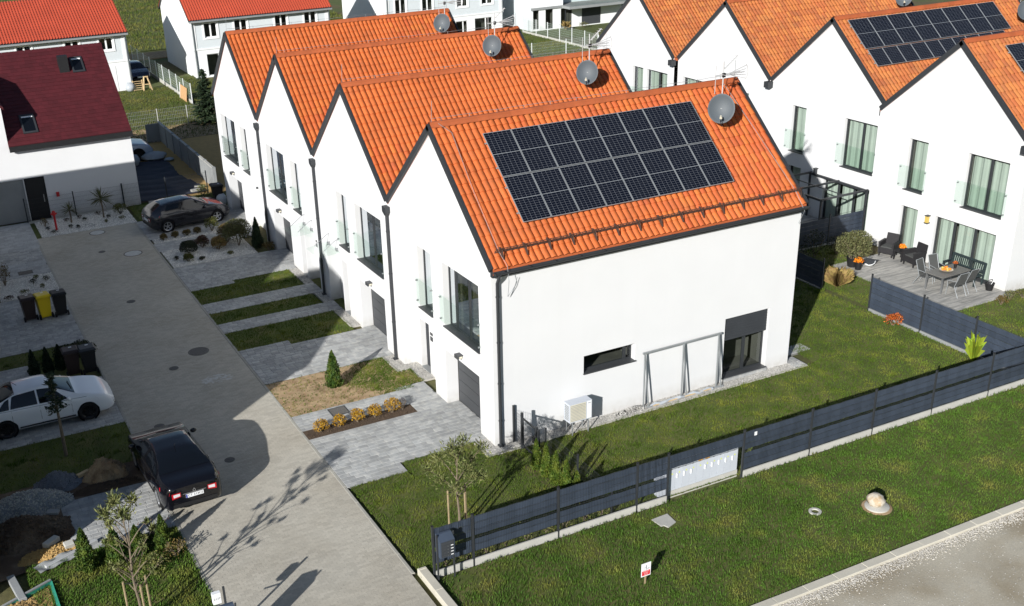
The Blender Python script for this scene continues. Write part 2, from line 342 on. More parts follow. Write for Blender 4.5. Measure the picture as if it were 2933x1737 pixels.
def leaves(name, P, size, m, parent, aspect=0.5, updir=None, upw=0.0, rng=RNG, jit=0.4):
    """one small bent-free quad per point; updir biases the long axis"""
    P = np.asarray(P, float); N = len(P)
    Rm = randrot(N, rng); a = Rm[:, :, 0]; b = Rm[:, :, 1]
    if updir is not None:
        a = a * (1 - upw) + np.asarray(updir) * upw; a /= np.linalg.norm(a, axis=1, keepdims=True) + 1e-9
        b = b - a * (a * b).sum(1, keepdims=True); b /= np.linalg.norm(b, axis=1, keepdims=True) + 1e-9
    s = (np.asarray(size) * (1 + jit * (rng.random(N) - 0.5) * 2))[:, None]
    V = np.stack([P - a*s*0.5, P + b*s*aspect*0.5, P + a*s*0.5, P - b*s*aspect*0.5], 1).reshape(-1, 3)
    F = np.arange(4 * N).reshape(N, 4)
    return npmesh(name, V, F, m, parent)
def blob(me, jit, seed=0):
    return me
# ================================================================ the setting: ground, road, paving, lawns
struct('ground', MB().poly([(-300,-300,-0.08),(420,-300,-0.08),(420,520,-0.08),(-300,520,-0.08)]), 'ground', 'grassy open ground around the housing estate', 'ground')

def unit_paver():
    c = 0.010; b = MB(); x, y = 0.147, 0.097
    b.add([(-x,-y,-0.03),(x,-y,-0.03),(x,y,-0.03),(-x,y,-0.03),(-x,-y,-c*0.6),(x,-y,-c*0.6),(x,y,-c*0.6),(-x,y,-c*0.6),(-x+c,-y+c,0),(x-c,-y+c,0),(x-c,y-c,0),(-x+c,y-c,0)],
          [(0,1,5,4),(1,2,6,5),(2,3,7,6),(3,0,4,7),(4,5,9,8),(5,6,10,9),(6,7,11,10),(7,4,8,11),(8,9,10,11)])
    return b
PAVER_ME = unit_paver().mesh('paver'); PAVER_ME.materials.append(MATS['paver'])
PV = np.array(unit_paver().v); PF = np.array(unit_paver().f)
def paver_slots(rects, row=0.2, lens=(0.2, 0.3, 0.4, 0.3)):
    out = []
    for (x0, x1, y0, y1) in rects:
        n = max(1, int(round((y1 - y0) / row))); rh = (y1 - y0) / n
        for j in range(n):
            x = x0 - random.random() * 0.2
            while x < x1 - 0.02:
                l = random.choice(lens); a = max(x, x0); b = min(x + l, x1)
                if b - a > 0.05: out.append(((a + b) / 2, y0 + rh * (j + 0.5), (b - a) / 0.3, rh / 0.2))
                x += l
    return out
def paving(name, label, rects, single=True, z=0.012, m='paver_stuff', row=0.2, lens=(0.2,0.3,0.4,0.3), base='paver_joint'):
    b = MB()
    for (x0, x1, y0, y1) in rects: b.box(x0, x1, y0, y1, -0.07, z - 0.012)
    o = struct(name, b, base, label, 'paving')
    sl = paver_slots(rects, row, lens)
    if single and len(sl) > 300:
        sl.sort(key=lambda q: (q[0] + 14.3) ** 2 + (q[1] + 27.5) ** 2); rest = sl[300:]; sl = sl[:300]
    elif single: rest = []
    else: rest = sl; sl = []
    for (x, y, sx, sy) in sl:
        p = link('paver', PAVER_ME, None, o); p.location = (x, y, z + random.uniform(-0.002, 0.002)); p.scale = (sx, sy, 1); p.rotation_euler = (random.uniform(-.006,.006), random.uniform(-.006,.006), 0)
    if rest:
        A = np.zeros((len(rest), 3, 4))
        for i, (x, y, sx, sy) in enumerate(rest):
            A[i] = [[sx,0,0,x],[0,sy,0,y],[0,0,1,z + random.uniform(-0.002,0.002)]]
        V, F = inst(PV, PF, A); tag(npmesh('pavers', V, F, m, o), None, None, kind='stuff')
    return o

# access road of small bricks between two edging lines
road = struct('road', MB().box(-10.0, -5.15, -40, 30.4, -0.09, -0.0022), 'road_joint', 'beige brick paved access road running between the two rows of houses', 'road')
def bricks(x0, x1, y0, y1, l=0.2, w=0.1):
    X = []; j = 0; y = y0
    while y < y1:
        xs = np.arange(x0 - (l/2 if j % 2 else 0), x1, l); a = np.maximum(xs, x0); b = np.minimum(xs + l, x1); k = (b - a) > 0.03
        for p, q in zip(a[k], b[k]): X.append(((p+q)/2, y + w/2, (q-p), w))
        y += w; j += 1
    return np.array(X)
B = bricks(-10.0, -5.15, -12.0, 30.4)
N = len(B); bz = RNG.uniform(-0.0004, 0.0004, N); gx_ = 0.005
bv = np.array([[-.5,-.5,-.02],[.5,-.5,-.02],[.5,.5,-.02],[-.5,.5,-.02],[-.5,-.5,0],[.5,-.5,0],[.5,.5,0],[-.5,.5,0]]); bf = np.array([[4,5,6,7],[0,1,5,4],[1,2,6,5],[2,3,7,6],[3,0,4,7]])
A = np.zeros((N,3,4)); A[:,0,0] = B[:,2]-gx_; A[:,1,1] = B[:,3]-gx_; A[:,2,2] = 1; A[:,0,3] = B[:,0]; A[:,1,3] = B[:,1]; A[:,2,3] = bz
V, F = inst(bv, bf, A); tag(npmesh('paving_bricks', V, F, 'road_brick', road), None, None, kind='stuff')
def stone_row(name, label, x0, x1, ya, yb, z0, z1, m='kerb', axis='y', l=1.0, cat='kerb', gap=0.006):
    o = struct(name, MB().box(x0+0.01, x1-0.01, ya, yb, -0.1, z0), 'road_joint', label, cat) if axis == 'y' else struct(name, MB().box(ya, yb, x0+0.01, x1-0.01, -0.1, z0), 'road_joint', label, cat)
    t = ya; c = 0.012
    me = None
    while t < yb - 0.05:
        e = min(t + l, yb)
        b = MB(); L_ = e - t - gap; w = x1 - x0
        b.add([(0,0,z0-0.06),(w,0,z0-0.06),(w,L_,z0-0.06),(0,L_,z0-0.06),(0,0,z1-c),(w,0,z1-c),(w,L_,z1-c),(0,L_,z1-c),(c,c,z1),(w-c,c,z1),(w-c,L_-c,z1),(c,L_-c,z1)],
              [(0,1,5,4),(1,2,6,5),(2,3,7,6),(3,0,4,7),(4,5,9,8),(5,6,10,9),(6,7,11,10),(7,4,8,11),(8,9,10,11)])
        if axis == 'x': b.v = [(q[1], q[0], q[2]) for q in b.v]
        k = b.build('kerb_stone', m, o); k.location = (x0, t, random.uniform(-.003,.003)) if axis == 'y' else (t, x0, random.uniform(-.003,.003))
        t = e
    return o
stone_row('road_edging', 'flush stone edging along the house side of the brick road', -5.15, -5.05, -4.9, 30.4, -0.02, 0.010, 'edging')
stone_row('road_edging', 'flush stone edging along the parked white car side of the brick road', -10.1, -10.0, -12, 30.4, -0.02, 0.010, 'edging')
stone_row('kerb', 'raised pale kerb at the road corner beside the mailboxes', -4.98, -4.74, -12, -4.9, -0.02, 0.12)
stone_row('kerb', 'long pale kerb between the outer lawn and the gravel track', -10.62, -10.35, -4.7, 40, -0.02, 0.06, axis='x')
# gravel track at the bottom right with a stony shoulder
struct('dirt_road', MB().box(-4.9, 60, -24, -10.62, -0.12, -0.015), 'dirt_road', 'bare grey brown gravel track in the bottom right corner', 'dirt road')
OCT = np.array([[1,0,0],[-1,0,0],[0,1,0],[0,-1,0],[0,0,1],[0,0,-1]], float); OCF = np.array([[0,2,4],[2,1,4],[1,3,4],[3,0,4],[2,0,5],[1,2,5],[3,1,5],[0,3,5]])
def stones(name, P, smin, smax, m, parent=None, flat=0.7, label=None, cat=None):
    N = len(P); Rm = randrot(N); s = RNG.uniform(smin, smax, (N,1,3)) * np.array([1,1,flat])
    A = np.zeros((N,3,4)); A[:,:,:3] = Rm * s; A[:,:,3] = P
    V, F = inst(OCT, OCF, A); o = npmesh(name, V, F, m, parent); tag(o, label, cat, kind='stuff'); return o
def scatter(rects, dens, z=0.0, ex=None):
    out = []
    for (x0,x1,y0,y1) in rects:
        n = int((x1-x0)*(y1-y0)*dens); out.append(np.c_[RNG.uniform(x0,x1,n), RNG.uniform(y0,y1,n), np.full(n, z)])
    P = np.concatenate(out)
    if ex is not None: P = P[~ex(P)]
    return P
yy = -10.62 - np.abs(RNG.normal(0, 0.20, 12000)); stones('shoulder_gravel', np.c_[RNG.uniform(-3, 22, 12000), yy, np.full(12000, -0.008)], 0.008, 0.026, 'shoulder_stone', None, 0.7, 'strip of loose white stones along the kerb of the gravel track', 'gravel')
P = scatter([(-4, 22, -14, -10.7)], 45, -0.012); stones('track_gravel', P, 0.006, 0.022, 'grey_gravel', None, 0.6, 'scattered small stones lying on the gravel track', 'gravel')

# house-side paving, unit by unit
paving('driveway', 'sunlit grey paved driveway in front of the nearest garage', [(-5.05,-3.06,0.0,0.6),(-5.05,0.0,0.6,3.42),(0.0,0.45,0.98,3.46)])
paving('garden_path', 'paved path with a dark grate between yellow shrubs and sandy lawn', [(-5.05,-1.15,4.08,5.23),(-1.15,0.0,3.42,5.45)])
paving('driveway', 'half shaded paved driveway of the second house from the camera', [(-5.05,-3.05,11.08,11.5),(-5.05,0.0,8.12,11.08),(0.0,0.45,8.68,11.16)])
paving('garden_path', 'shaded paved path leading to the door of the second house', [(-5.05,0.0,13.45,14.5)])
paving('garden_path', 'shaded paved path leading to the door of the third house', [(-5.05,0.0,15.78,17.0)])
paving('driveway', 'shaded paved driveway beside the bed of round shrubs', [(-5.05,-3.05,18.82,19.22),(-5.05,0.0,19.22,22.2),(0.0,0.45,19.64,22.12)])
paving('driveway', 'shaded paved driveway under the parked dark hatchback', [(-5.05,0.0,27.02,30.4),(0.0,0.45,27.34,29.82)], single=False)
paving('garden_path', 'narrow paved path between the two white gravel beds', [(-5.05,0.0,24.92,26.24),(-1.78,0.0,26.24,27.02)], single=False)
# far side paving (all in the shade)
paving('side_paving', 'wide shaded grey paving on the far side of the road with wheelie bins', [(-15.0,-10.1,15.75,21.95),(-15.0,-12.7,21.95,24.9),(-15.0,-10.1,24.9,26.1),(-15.0,-10.1,26.9,28.9)], single=False)
paving('side_paving', 'pale paved strip beside the left white gravel bed', [(-15.0,-10.1,26.1,26.9)], single=False, m='paver_light')
paving('side_paving', 'pale bluish paved forecourt below the dark entrance gate', [(-16.0,-10.0,28.9,33.6)], single=False, m='paver_light')
paving('side_paving', 'shaded paved parking place under the white saloon car', [(-15.0,-10.1,7.85,12.0),(-15.0,-12.45,12.0,14.42)], single=False)
paving('side_paving', 'half sunlit paving at the left beside the black car', [(-12.9,-10.1,0.55,3.5)], single=True)

# rectangular grates and round covers
def flat_box(name, label, cat, x0, x1, y0, y1, m, z=0.018, rim=None):
    t = thing(name, label, cat, ((x0+x1)/2, (y0+y1)/2, 0)); hx, hy = (x1-x0)/2, (y1-y0)/2
    MB().box(-hx, hx, -hy, hy, -0.02, z).build('frame', rim or 'anthracite', t)
    if m:
        g = MB(); n = 12
        for i in range(n): yq = -hy + 0.04 + (2*hy-0.08) * (i + 0.5) / n; g.box(-hx+0.04, hx-0.04, yq-0.012, yq+0.012, z-0.002, z+0.006)
        g.build('grille', m, t)
    return t
flat_box('door_grate', 'square dark grate set in the sunlit path near yellow shrubs', 'grate', -3.80, -3.17, 4.52, 5.12, 'manhole', 0.02)
flat_box('door_grate', 'dark grate set in the shaded path beside the round dark shrub', 'grate', -3.75, -3.1, 25.3, 25.9, 'manhole', 0.02)
flat_box('door_grate', 'dark grate in the shaded paving beside the left white gravel bed', 'grate', -11.5, -10.85, 25.15, 25.65, 'manhole', 0.02)
def manhole(label, x, y, r, m='manhole', rim=None):
    t = thing('manhole_cover', label, 'manhole cover', (x, y, 0))
    MB().lathe([(r*1.12, -0.02), (r*1.12, 0.006), (r, 0.008), (r, -0.004)], 24).build('ring', rim or m, t)
    b = MB().lathe([(r*0.98, -0.01), (r*0.98, 0.006), (0.001, 0.008)], 24)
    for i in range(-3, 4):
        w = math.sqrt(max(0, (r*0.85)**2 - (i*r*0.24)**2)); b.box(i*r*0.24-0.012, i*r*0.24+0.012, -w, w, 0.006, 0.013)
    b.build('lid', m, t); return t
manhole('pale round cover at the far end of the brick road', -7.14, 29.74, 0.36, 'chalk', 'manhole')
manhole('pale round cover in the road beside the shrub bed', -6.21, 25.45, 0.40, 'chalk', 'manhole')
manhole('dark round cover lying in the white gravel of the end bed', -7.29, 31.28, 0.34)
manhole('dark round cover in the road beside the shaded lawn strip', -6.40, 12.31, 0.36)
manhole('small dark drain cover in the middle of the shaded road', -7.61, 11.27, 0.16)
manhole('small dark cover in the road right of the black car', -7.69, 3.48, 0.15)
manhole('tiny cover in the road at the shaded far half', -7.61, 19.06, 0.17)
manhole('small cover in the road just in front of the black car', -9.14, 6.91, 0.16)
manhole('small dark cover in the road near the left gravel bed', -7.49, 26.52, 0.15)
cb = MB()
for i in range(70):
    a = random.random()*6.28; r = random.random()**0.6; x = -6.42 + math.cos(a)*r*0.52; y = 9.52 + math.sin(a)*r*0.36; w = random.uniform(0.03,0.14); h = random.uniform(0.02,0.08)
    k = 7; off = random.random(); cb.poly([(x + w*math.cos(6.283*j/k+off)*random.uniform(.6,1), y + h*math.sin(6.283*j/k+off)*random.uniform(.6,1), 0.0055 + 0.00002*i) for j in range(k)])
tag(cb.build('plaster_spill', 'chalk'), 'pale dried plaster spill on the shaded brick road', 'spill')

# lawns ---------------------------------------------------------
def tuft(h=1.0):
    v = []; f = []
    for k in range(3):
        a = k * 2.1 + 0.3; c, s = math.cos(a), math.sin(a); w = 0.16
        v += [(-s*w + c*0.1, c*w + s*0.1, 0), (s*w + c*0.1, -c*w + s*0.1, 0), (c*0.55, s*0.55, 1.0 - 0.12*k)]; f.append((3*k, 3*k+1, 3*k+2))
    return np.array(v), np.array(f)
TV, TF = tuft()
def grass_on(name, P, hmin, hmax, m, parent):
    N = len(P); a = RNG.uniform(0, 6.283, N); h = RNG.uniform(hmin, hmax, N); w = h * RNG.uniform(0.6, 1.0, N)
    A = np.zeros((N,3,4)); A[:,0,0] = np.cos(a)*w; A[:,0,1] = -np.sin(a)*w; A[:,1,0] = np.sin(a)*w; A[:,1,1] = np.cos(a)*w; A[:,2,2] = h; A[:,:,3] = P
    V, F = inst(TV, TF, A); return tag(npmesh(name, V, F, m, parent), None, None, kind='stuff')
def lawn(label, rects, dens=420, m='grass', hmin=0.035, hmax=0.075, z=0.0, base='lawn_base', ex=None, name='lawn', fade=None):
    b = MB()
    for (x0,x1,y0,y1) in rects:
        nx = max(2, int((x1-x0)/0.7)); ny = max(2, int((y1-y0)/0.7)); vs = []; fs = []
        for j in range(ny+1):
            for i in range(nx+1):
                e = 0 if i in (0,nx) or j in (0,ny) else 1
                vs.append((x0+(x1-x0)*i/nx, y0+(y1-y0)*j/ny, z + e*random.uniform(-0.008,0.012)))
        for j in range(ny):
            for i in range(nx): q = j*(nx+1)+i; fs.append((q, q+1, q+nx+2, q+nx+1))
        b.add(vs, fs)
    o = struct(name, b, base, label, 'lawn')
    P = scatter([(a-0.035,b_+0.035,c-0.035,d+0.035) for (a,b_,c,d) in rects], dens, z, ex)
    if dens > 100:
        nc = int(sum((r[1]-r[0])*(r[3]-r[2]) for r in rects)*1.6); C_ = scatter(rects, 0.9, z); k_ = 26
        Q = np.repeat(C_, k_, 0); Q[:, :2] += RNG.normal(0, 0.075, (len(Q), 2)); ok = np.zeros(len(Q), bool)
        for (a,b_,c,d) in rects: ok |= (Q[:,0] > a) & (Q[:,0] < b_) & (Q[:,1] > c) & (Q[:,1] < d)
        Q = Q[ok]
        if fade is not None: Q = Q[RNG.random(len(Q)) < fade(Q)]
        grass_on('grass_clumps', Q, hmax*0.8, hmax*1.3, m, o)
    if fade is not None: P = P[RNG.random(len(P)) < fade(P)]
    grass_on('grass', P, hmin, hmax, m, o); return o
def verge_gaps(P):
    k = np.ones(len(P)); x, y = P[:,0], P[:,1]
    k[(x > 1.78) & (x < 2.40) & (y > -6.55) & (y < -5.90)] = 0.02
    k[np.hypot(x-7.70, y+8.55) < 0.46] = 0.04; k[np.hypot(x-6.04, y+7.87) < 0.20] = 0
    k[(x < -3.6) & (y > -6.1)] *= 0.55; k[y > -5.5] *= 0.5; k[y < -10.25] *= 0.6
    return k
lawn('mown green garden lawn along the long white side wall', [(1.2,12.0,-5.2,-0.5),(12.0,18.0,-5.2,-0.45),(12.9,18.0,-0.45,4.6)], 430)
lawn('sunlit lawn with the staked pine between driveway and fence', [(-4.95,1.2,-5.2,-0.5),(-3.0,-0.5,-0.5,0.55),(-4.95,-3.06,-0.5,-0.03)], 430)
lawn('rough sunlit grass verge between the dark fence and the gravel track', [(-4.7,26.0,-10.34,-5.42)], 440, 'grass_rough', 0.04, 0.09, fade=verge_gaps)
lawn('dark shaded gardens behind the nearest terrace', [(12.1,18.1,4.6,30.0),(18.2,22.3,6.6,10.4)], 110, 'grass', 0.05, 0.1)
lawn('sunlit lawn behind the dark screen beside the paved terrace', [(18.3,20.4,-5.2,6.6),(20.4,30,-5.2,0.28)], 300)
lawn('sunlit strip lawn partly bare around the cone shaped conifer', [(-5.05,-0.5,5.23,8.1),(-0.5,0.0,5.5,6.6)], 800, 'grass', 0.035, 0.08, fade=lambda P: np.clip((P[:,0]+2.35 + 0.5*np.sin(P[:,1]*2.1))*1.6, 0.10, 1.0), base='sand_soil')
lawn('shaded wide lawn strip in front of the second house', [(-5.05,-3.05,11.5,13.45),(-3.05,-0.4,11.1,13.45)], 330)
lawn('shaded narrow lawn strip between the two door paths', [(-5.05,-0.55,14.5,15.78)], 330)
lawn('shaded lawn strip in front of the third house', [(-5.05,-3.05,17.0,18.8),(-3.05,-0.45,17.0,19.2)], 330)
lawn('small shaded grass patch beyond the dark hatchback', [(-4.8,-0.1,30.5,33.6)], 200)
lawn('dark shaded lawn strip beside the low hedge at left', [(-15,-10.1,14.45,15.72)], 160)
lawn('dark shaded lawn between the white saloon and the rubble', [(-15,-10.1,5.0,7.85)], 160)
lawn('rough sunlit grass patch with small conifers at the bottom left', [(-14.2,-10.1,-9.0,0.5)], 420, 'grass_rough', 0.05, 0.11)
lawn('grass plot behind the maroon roofed house', [(-4.0,5.0,52.0,66.5)], 60, 'grass_far', 0.08, 0.16)
lawn('dry grass strip behind the wire fence', [(-3.0,6.5,47.6,52.0)], 50, 'grass_far', 0.06, 0.14, base='sand_soil')
lawn('green plot inside the wire fence beyond the roofs', [(30.0,42.0,58.6,72.0)], 50, 'grass_far', 0.08, 0.16)
lawn('far green meadow beyond the track', [(-5.0,32.0,86.0,150.0)], 9, 'grass_far', 0.15, 0.35)
lawn('grass beside the far grey house', [(5.4,8.0,58.0,70.0),(8.0,26,58.0,67.0)], 40, 'grass_far', 0.08, 0.16)
struct('track', MB().box(-40, 60, 81.2, 85.2, -0.1, 0.0), 'sand_soil', 'pale sandy track in front of the far meadow', 'dirt road')
struct('bare_soil', MB().poly([(-3.0,33.6,-0.02),(6.5,33.6,-0.02),(6.5,47.6,-0.02),(-3.0,47.6,-0.02)]), 'yellow_sand', 'bare sandy soil behind the garden wall', 'soil')
struct('yard_soil', MB().poly([(-16,33.9,-0.03),(-0.3,33.9,-0.03),(-0.3,47.6,-0.03),(-16,47.6,-0.03)]), 'dark_soil', 'dark bare soil of the yard beside the maroon roofed house', 'soil')

# gravel beds ----------------------------------------------------
def gbed(label, rects, m='white_gravel', dens=700, smin=0.012, smax=0.032, name='gravel_bed', base='gravel_base'):
    b = MB()
    for (x0,x1,y0,y1) in rects: b.box(x0,x1,y0,y1,-0.06,0.004)
    o = struct(name, b, base, label, 'gravel bed'); stones('gravel', scatter(rects, dens, 0.008), smin, smax, m, o); return o
gbed('white gravel bed with palms and a red hydrant at the road end', [(-9.75,-4.98,30.42,33.4)])
gbed('white gravel bed with large shrubs beside the third driveway', [(-4.98,-0.95,22.24,24.9)])
gbed('narrow white gravel bed with four small shrubs beside the hatchback', [(-4.96,-1.78,26.26,27.0)])
gbed('white gravel bed with small plants on the far side of the road', [(-12.6,-10.1,22.0,24.85)])
gbed('grey gravel strip along the foot of the nearest house', [(-0.45,0.0,-0.45,0.58),(0.0,5.6,-0.47,0.0),(5.6,9.0,-0.42,0.0),(9.0,12.5,-0.44,0.0)], 'grey_gravel', 650, 0.010, 0.028)
gbed('grey gravel strip at the porch of the nearest house', [(-0.42,0.0,6.66,8.1),(0.0,0.5,5.5,7.08)], 'grey_gravel', 650, 0.010, 0.028)
gbed('grey gravel strip along the foot of the second house', [(-0.36,0.0,11.45,13.42)], 'grey_gravel', 600, 0.010, 0.028)
gbed('grey gravel strip along the foot of the third house', [(-0.42,0.0,14.5,15.76),(-0.42,0.0,17.02,19.2)], 'grey_gravel', 500, 0.010, 0.028)
stone_row('bed_edging', 'concrete edging along the gravel foot of the long side wall', -0.54, -0.47, -0.5, 12.5, -0.02, 0.03, 'edging', 'x')
stone_row('bed_edging', 'concrete edging between gravel and lawn at the conifer', -0.5, -0.42, 6.6, 8.1, -0.02, 0.03, 'edging')
stone_row('bed_edging', 'concrete edging between gravel and sunlit lawn at the house corner', -0.53, -0.45, -0.5, 0.58, -0.02, 0.03, 'edging')
stone_row('bed_edging', 'concrete edging at the gravel foot of the second house', -0.44, -0.36, 11.45, 13.42, -0.02, 0.03, 'edging')
# planting bed of the yellow shrubs
struct('planting_bed', MB().box(-5.05,-1.15,3.44,4.06,-0.06,0.0), 'soil', 'brown soil bed under the row of yellow shrubs', 'bed')
stones('bark_mulch', scatter([(-5.03,-1.17,3.46,4.04)], 420, 0.004), 0.010, 0.030, 'soil', None, 0.5, 'brown bark mulch around the yellow shrubs', 'mulch')
stones('bark_mulch', scatter([(0.15,0.95,-4.9,-1.5)], 320, 0.01), 0.010, 0.030, 'soil', None, 0.5, 'brown mulch under the row of small bright conifers', 'mulch')
stones('soil_clods', scatter([(-5.0,-2.2,5.3,8.05)], 45, 0.004), 0.010, 0.04, 'sand_soil', None, 0.6, 'loose clods on the bare sandy part of the strip lawn', 'soil')
# concrete apron behind the nearest house
paving('apron', 'pale concrete slabs at the rear corner of the nearest house', [(12.0,12.55,-0.45,0.35),(12.05,13.6,0.5,1.1)], single=True, m='paver_light', row=0.4, lens=(0.4,0.6))
# terraces of the opposite row
ter = struct('terrace', MB().box(20.45,24.15,0.30,6.6,-0.08,0.008), 'paver_joint', 'sunlit terrace of grey streaked planks with garden furniture', 'terrace')
PL = MB().box(-0.6,0.6,-0.098,0.098,-0.02,0.0).mesh('plank'); PL.materials.append(MATS['plank'])
y = 0.30; j = 0
while y < 6.55:
    x = 20.45 - (0.6 if j % 2 else 0)
    while x < 24.1:
        a = max(x, 20.45); b_ = min(x + 1.2, 24.15)
        p = link('plank', PL, None, ter); p.location = ((a+b_)/2, y + 0.1, 0.02 + random.uniform(-.002,.002)); p.scale = ((b_-a-0.006)/1.2, 1, 1); x += 1.2
    y += 0.2; j += 1
ter2 = struct('terrace', MB().box(22.3,24.6,9.2,15.0,-0.08,0.01), 'paver_joint', 'shaded terrace under the grey pergola frame', 'terrace')
y = 9.2
while y < 14.9:
    p = link('plank', PL, None, ter2); p.location = (23.45, y + 0.1, 0.022); p.scale = (2.28/1.2, 1, 1); y += 0.2
# ================================================================ terraced houses
W_, HE, HR = 7.7, 6.22, 9.571
TN = (HR - HE) / (W_ / 2); PIT = math.atan(TN)
def fb(mb, F, u0, u1, v0, v1, w0, w1):
    c = [F(u, v, w) for w in (w0, w1) for (u, v) in ((u0,v0),(u1,v0),(u1,v1),(u0,v1))]
    return mb.add(c, [(3,2,1,0),(4,5,6,7),(0,1,5,4),(1,2,6,5),(2,3,7,6),(3,0,4,7)])
def wall_grid(mb, F, u0, u1, v0, v1, ops, w=0.0):
    us = sorted({u0, u1, *[o[0] for o in ops], *[o[1] for o in ops]}); vs = sorted({v0, v1, *[o[2] for o in ops], *[o[3] for o in ops]})
    us = [x for x in us if u0 <= x <= u1]; vs = [x for x in vs if v0 <= x <= v1]
    for i in range(len(us)-1):
        for j in range(len(vs)-1):
            cu = (us[i]+us[i+1])/2; cv = (vs[j]+vs[j+1])/2
            if any(o[0] < cu < o[1] and o[2] < cv < o[3] for o in ops): continue
            mb.poly([F(us[i],vs[j],w), F(us[i+1],vs[j],w), F(us[i+1],vs[j+1],w), F(us[i],vs[j+1],w)])
    for (a,b,c,d,dep) in ops:
        for (p,q) in (((a,c),(a,d)), ((a,d),(b,d)), ((b,d),(b,c)), ((b,c),(a,c))):
            mb.poly([F(*p,w), F(*q,w), F(*q,w-dep), F(*p,w-dep)])
def window(root, F, u0, u1, v0, v1, dep=0.22, mull=(), curtain=None, sill=0.06, frame='anthracite', cover=(0.0,1.0), w=0.0, fw=0.06, transom=None, name='window', label=None, wave=5.0, room=1.0, pane='pane'):
    f = MB(); a = w - dep
    fb(f,F,u0,u0+fw,v0,v1,a-0.05,a); fb(f,F,u1-fw,u1,v0,v1,a-0.05,a); fb(f,F,u0+fw,u1-fw,v1-fw,v1,a-0.05,a-0.002); fb(f,F,u0+fw,u1-fw,v0,v0+fw,a-0.05,a-0.002)
    cuts = [u0+fw]
    for m_ in mull: mu = u0+(u1-u0)*m_; fb(f,F,mu-fw*0.9,mu+fw*0.9,v0+fw,v1-fw,a-0.06,a+0.006); cuts += [mu-fw*0.9, mu+fw*0.9]
    cuts.append(u1-fw)
    if transom: fb(f,F,u0+fw,u1-fw,transom-0.03,transom+0.03,a-0.055,a+0.004)
    o = f.build(name, frame, root)
    if label: o['label'] = label
    for i in range(0, len(cuts), 2):
        b = MB(); b.poly([F(cuts[i],v0+fw,a-0.025),F(cuts[i+1],v0+fw,a-0.025),F(cuts[i+1],v1-fw,a-0.025),F(cuts[i],v1-fw,a-0.025)]); b.build('pane', pane, o)
    if sill:
        s = MB(); fb(s,F,u0-0.02,u1+0.02,v0-0.03,v0+0.004,a,w+sill); s.build('sill', 'sill' if frame != 'white_frame' else 'white_frame', o)
    if room:
        r = MB(); k = a-0.06; e = k-room; u0_,u1_,v0_,v1_ = u0-0.1,u1+0.1,v0-0.05,v1+0.1
        r.poly([F(u0_,v0_,e),F(u1_,v0_,e),F(u1_,v1_,e),F(u0_,v1_,e)])
        for (p,q) in (((u0_,v0_),(u0_,v1_)),((u0_,v1_),(u1_,v1_)),((u1_,v1_),(u1_,v0_)),((u1_,v0_),(u0_,v0_))): r.poly([F(*p,k),F(*q,k),F(*q,e),F(*p,e)])
        r.build('room_lining', 'interior', o)
    if curtain:
        for (c0,c1) in ([cover] if not isinstance(cover[0], tuple) else cover):
            ca = u0+fw+(u1-u0-2*fw)*c0; cb_ = u0+fw+(u1-u0-2*fw)*c1; n = max(8,int((cb_-ca)*28)); vs=[]; fs=[]
            ph = random.random()*6
            for i in range(n+1):
                u = ca+(cb_-ca)*i/n; ww = a-0.14+0.030*math.sin(u*wave*6.28+ph)+0.012*math.sin(u*wave*2.7*6.28+1)
                vs += [F(u,v0+0.02,ww), F(u,v1-0.02,ww)]
                if i: fs.append((2*i-2,2*i,2*i+1,2*i-1))
            MB().add(vs,fs).build('curtain', curtain, o, smooth=True, angle=80)
    return o
def balustrade(root, F, u0, u1, v0, v1, w=0.05):
    b = MB(); fb(b,F,u0,u1,v0,v1,w,w+0.012); o = b.build('balustrade', 'balustrade_glass', root)
    for u in (u0+0.08,u1-0.08):
        for v in (v0+0.10,v1-0.10):
            k = MB(); fb(k,F,u-0.022,u+0.022,v-0.022,v+0.022,0.0,w+0.03); k.build('fixing','steel',o)
    return o
def wall_lamp(root, F, u, v, m='anthracite'):
    b = MB(); fb(b,F,u-0.14,u+0.14,v+0.02,v+0.05,0.0,0.20); fb(b,F,u-0.14,u+0.14,v-0.08,v+0.02,0.16,0.20); o = b.build('wall_lamp', 'sill', root)
    k = MB(); fb(k,F,u-0.12,u+0.12,v-0.06,v+0.02,0.03,0.155); k.build('lamp_glass','cream_plastic',o); return o
# --- pan tile
def tile_geo(wid=0.30, ln=0.40):
    pr = [(0.0,0.0),(0.06,0.018),(0.18,0.054),(0.38,0.078),(0.60,0.073),(0.79,0.042),(0.91,0.006),(1.0,-0.004)]
    v = []; f = []
    for (b, up) in ((0.0, 0.040), (ln, 0.0)):
        for (a, c) in pr: v.append((a*wid, b, c+up))
    for (a, c) in pr: v.append((a*wid, 0.006, c-0.006))
    n = len(pr)
    for i in range(n-1): f.append((i, i+1, n+i+1, n+i)); f.append((2*n+i, 2*n+i+1, i+1, i))
    return np.array(v), np.array(f)
TLV, TLF = tile_geo()
TILE_ME = bpy.data.meshes.new('roof_tile'); TILE_ME.from_pydata([tuple(p) for p in TLV], [], [tuple(int(i) for i in q) for q in TLF]); TILE_ME.materials.append(MATS['tile'])
TILE_ME.polygons.foreach_set('use_smooth', [True]*len(TILE_ME.polygons)); TILE_ME.set_sharp_from_angle(angle=R(45))
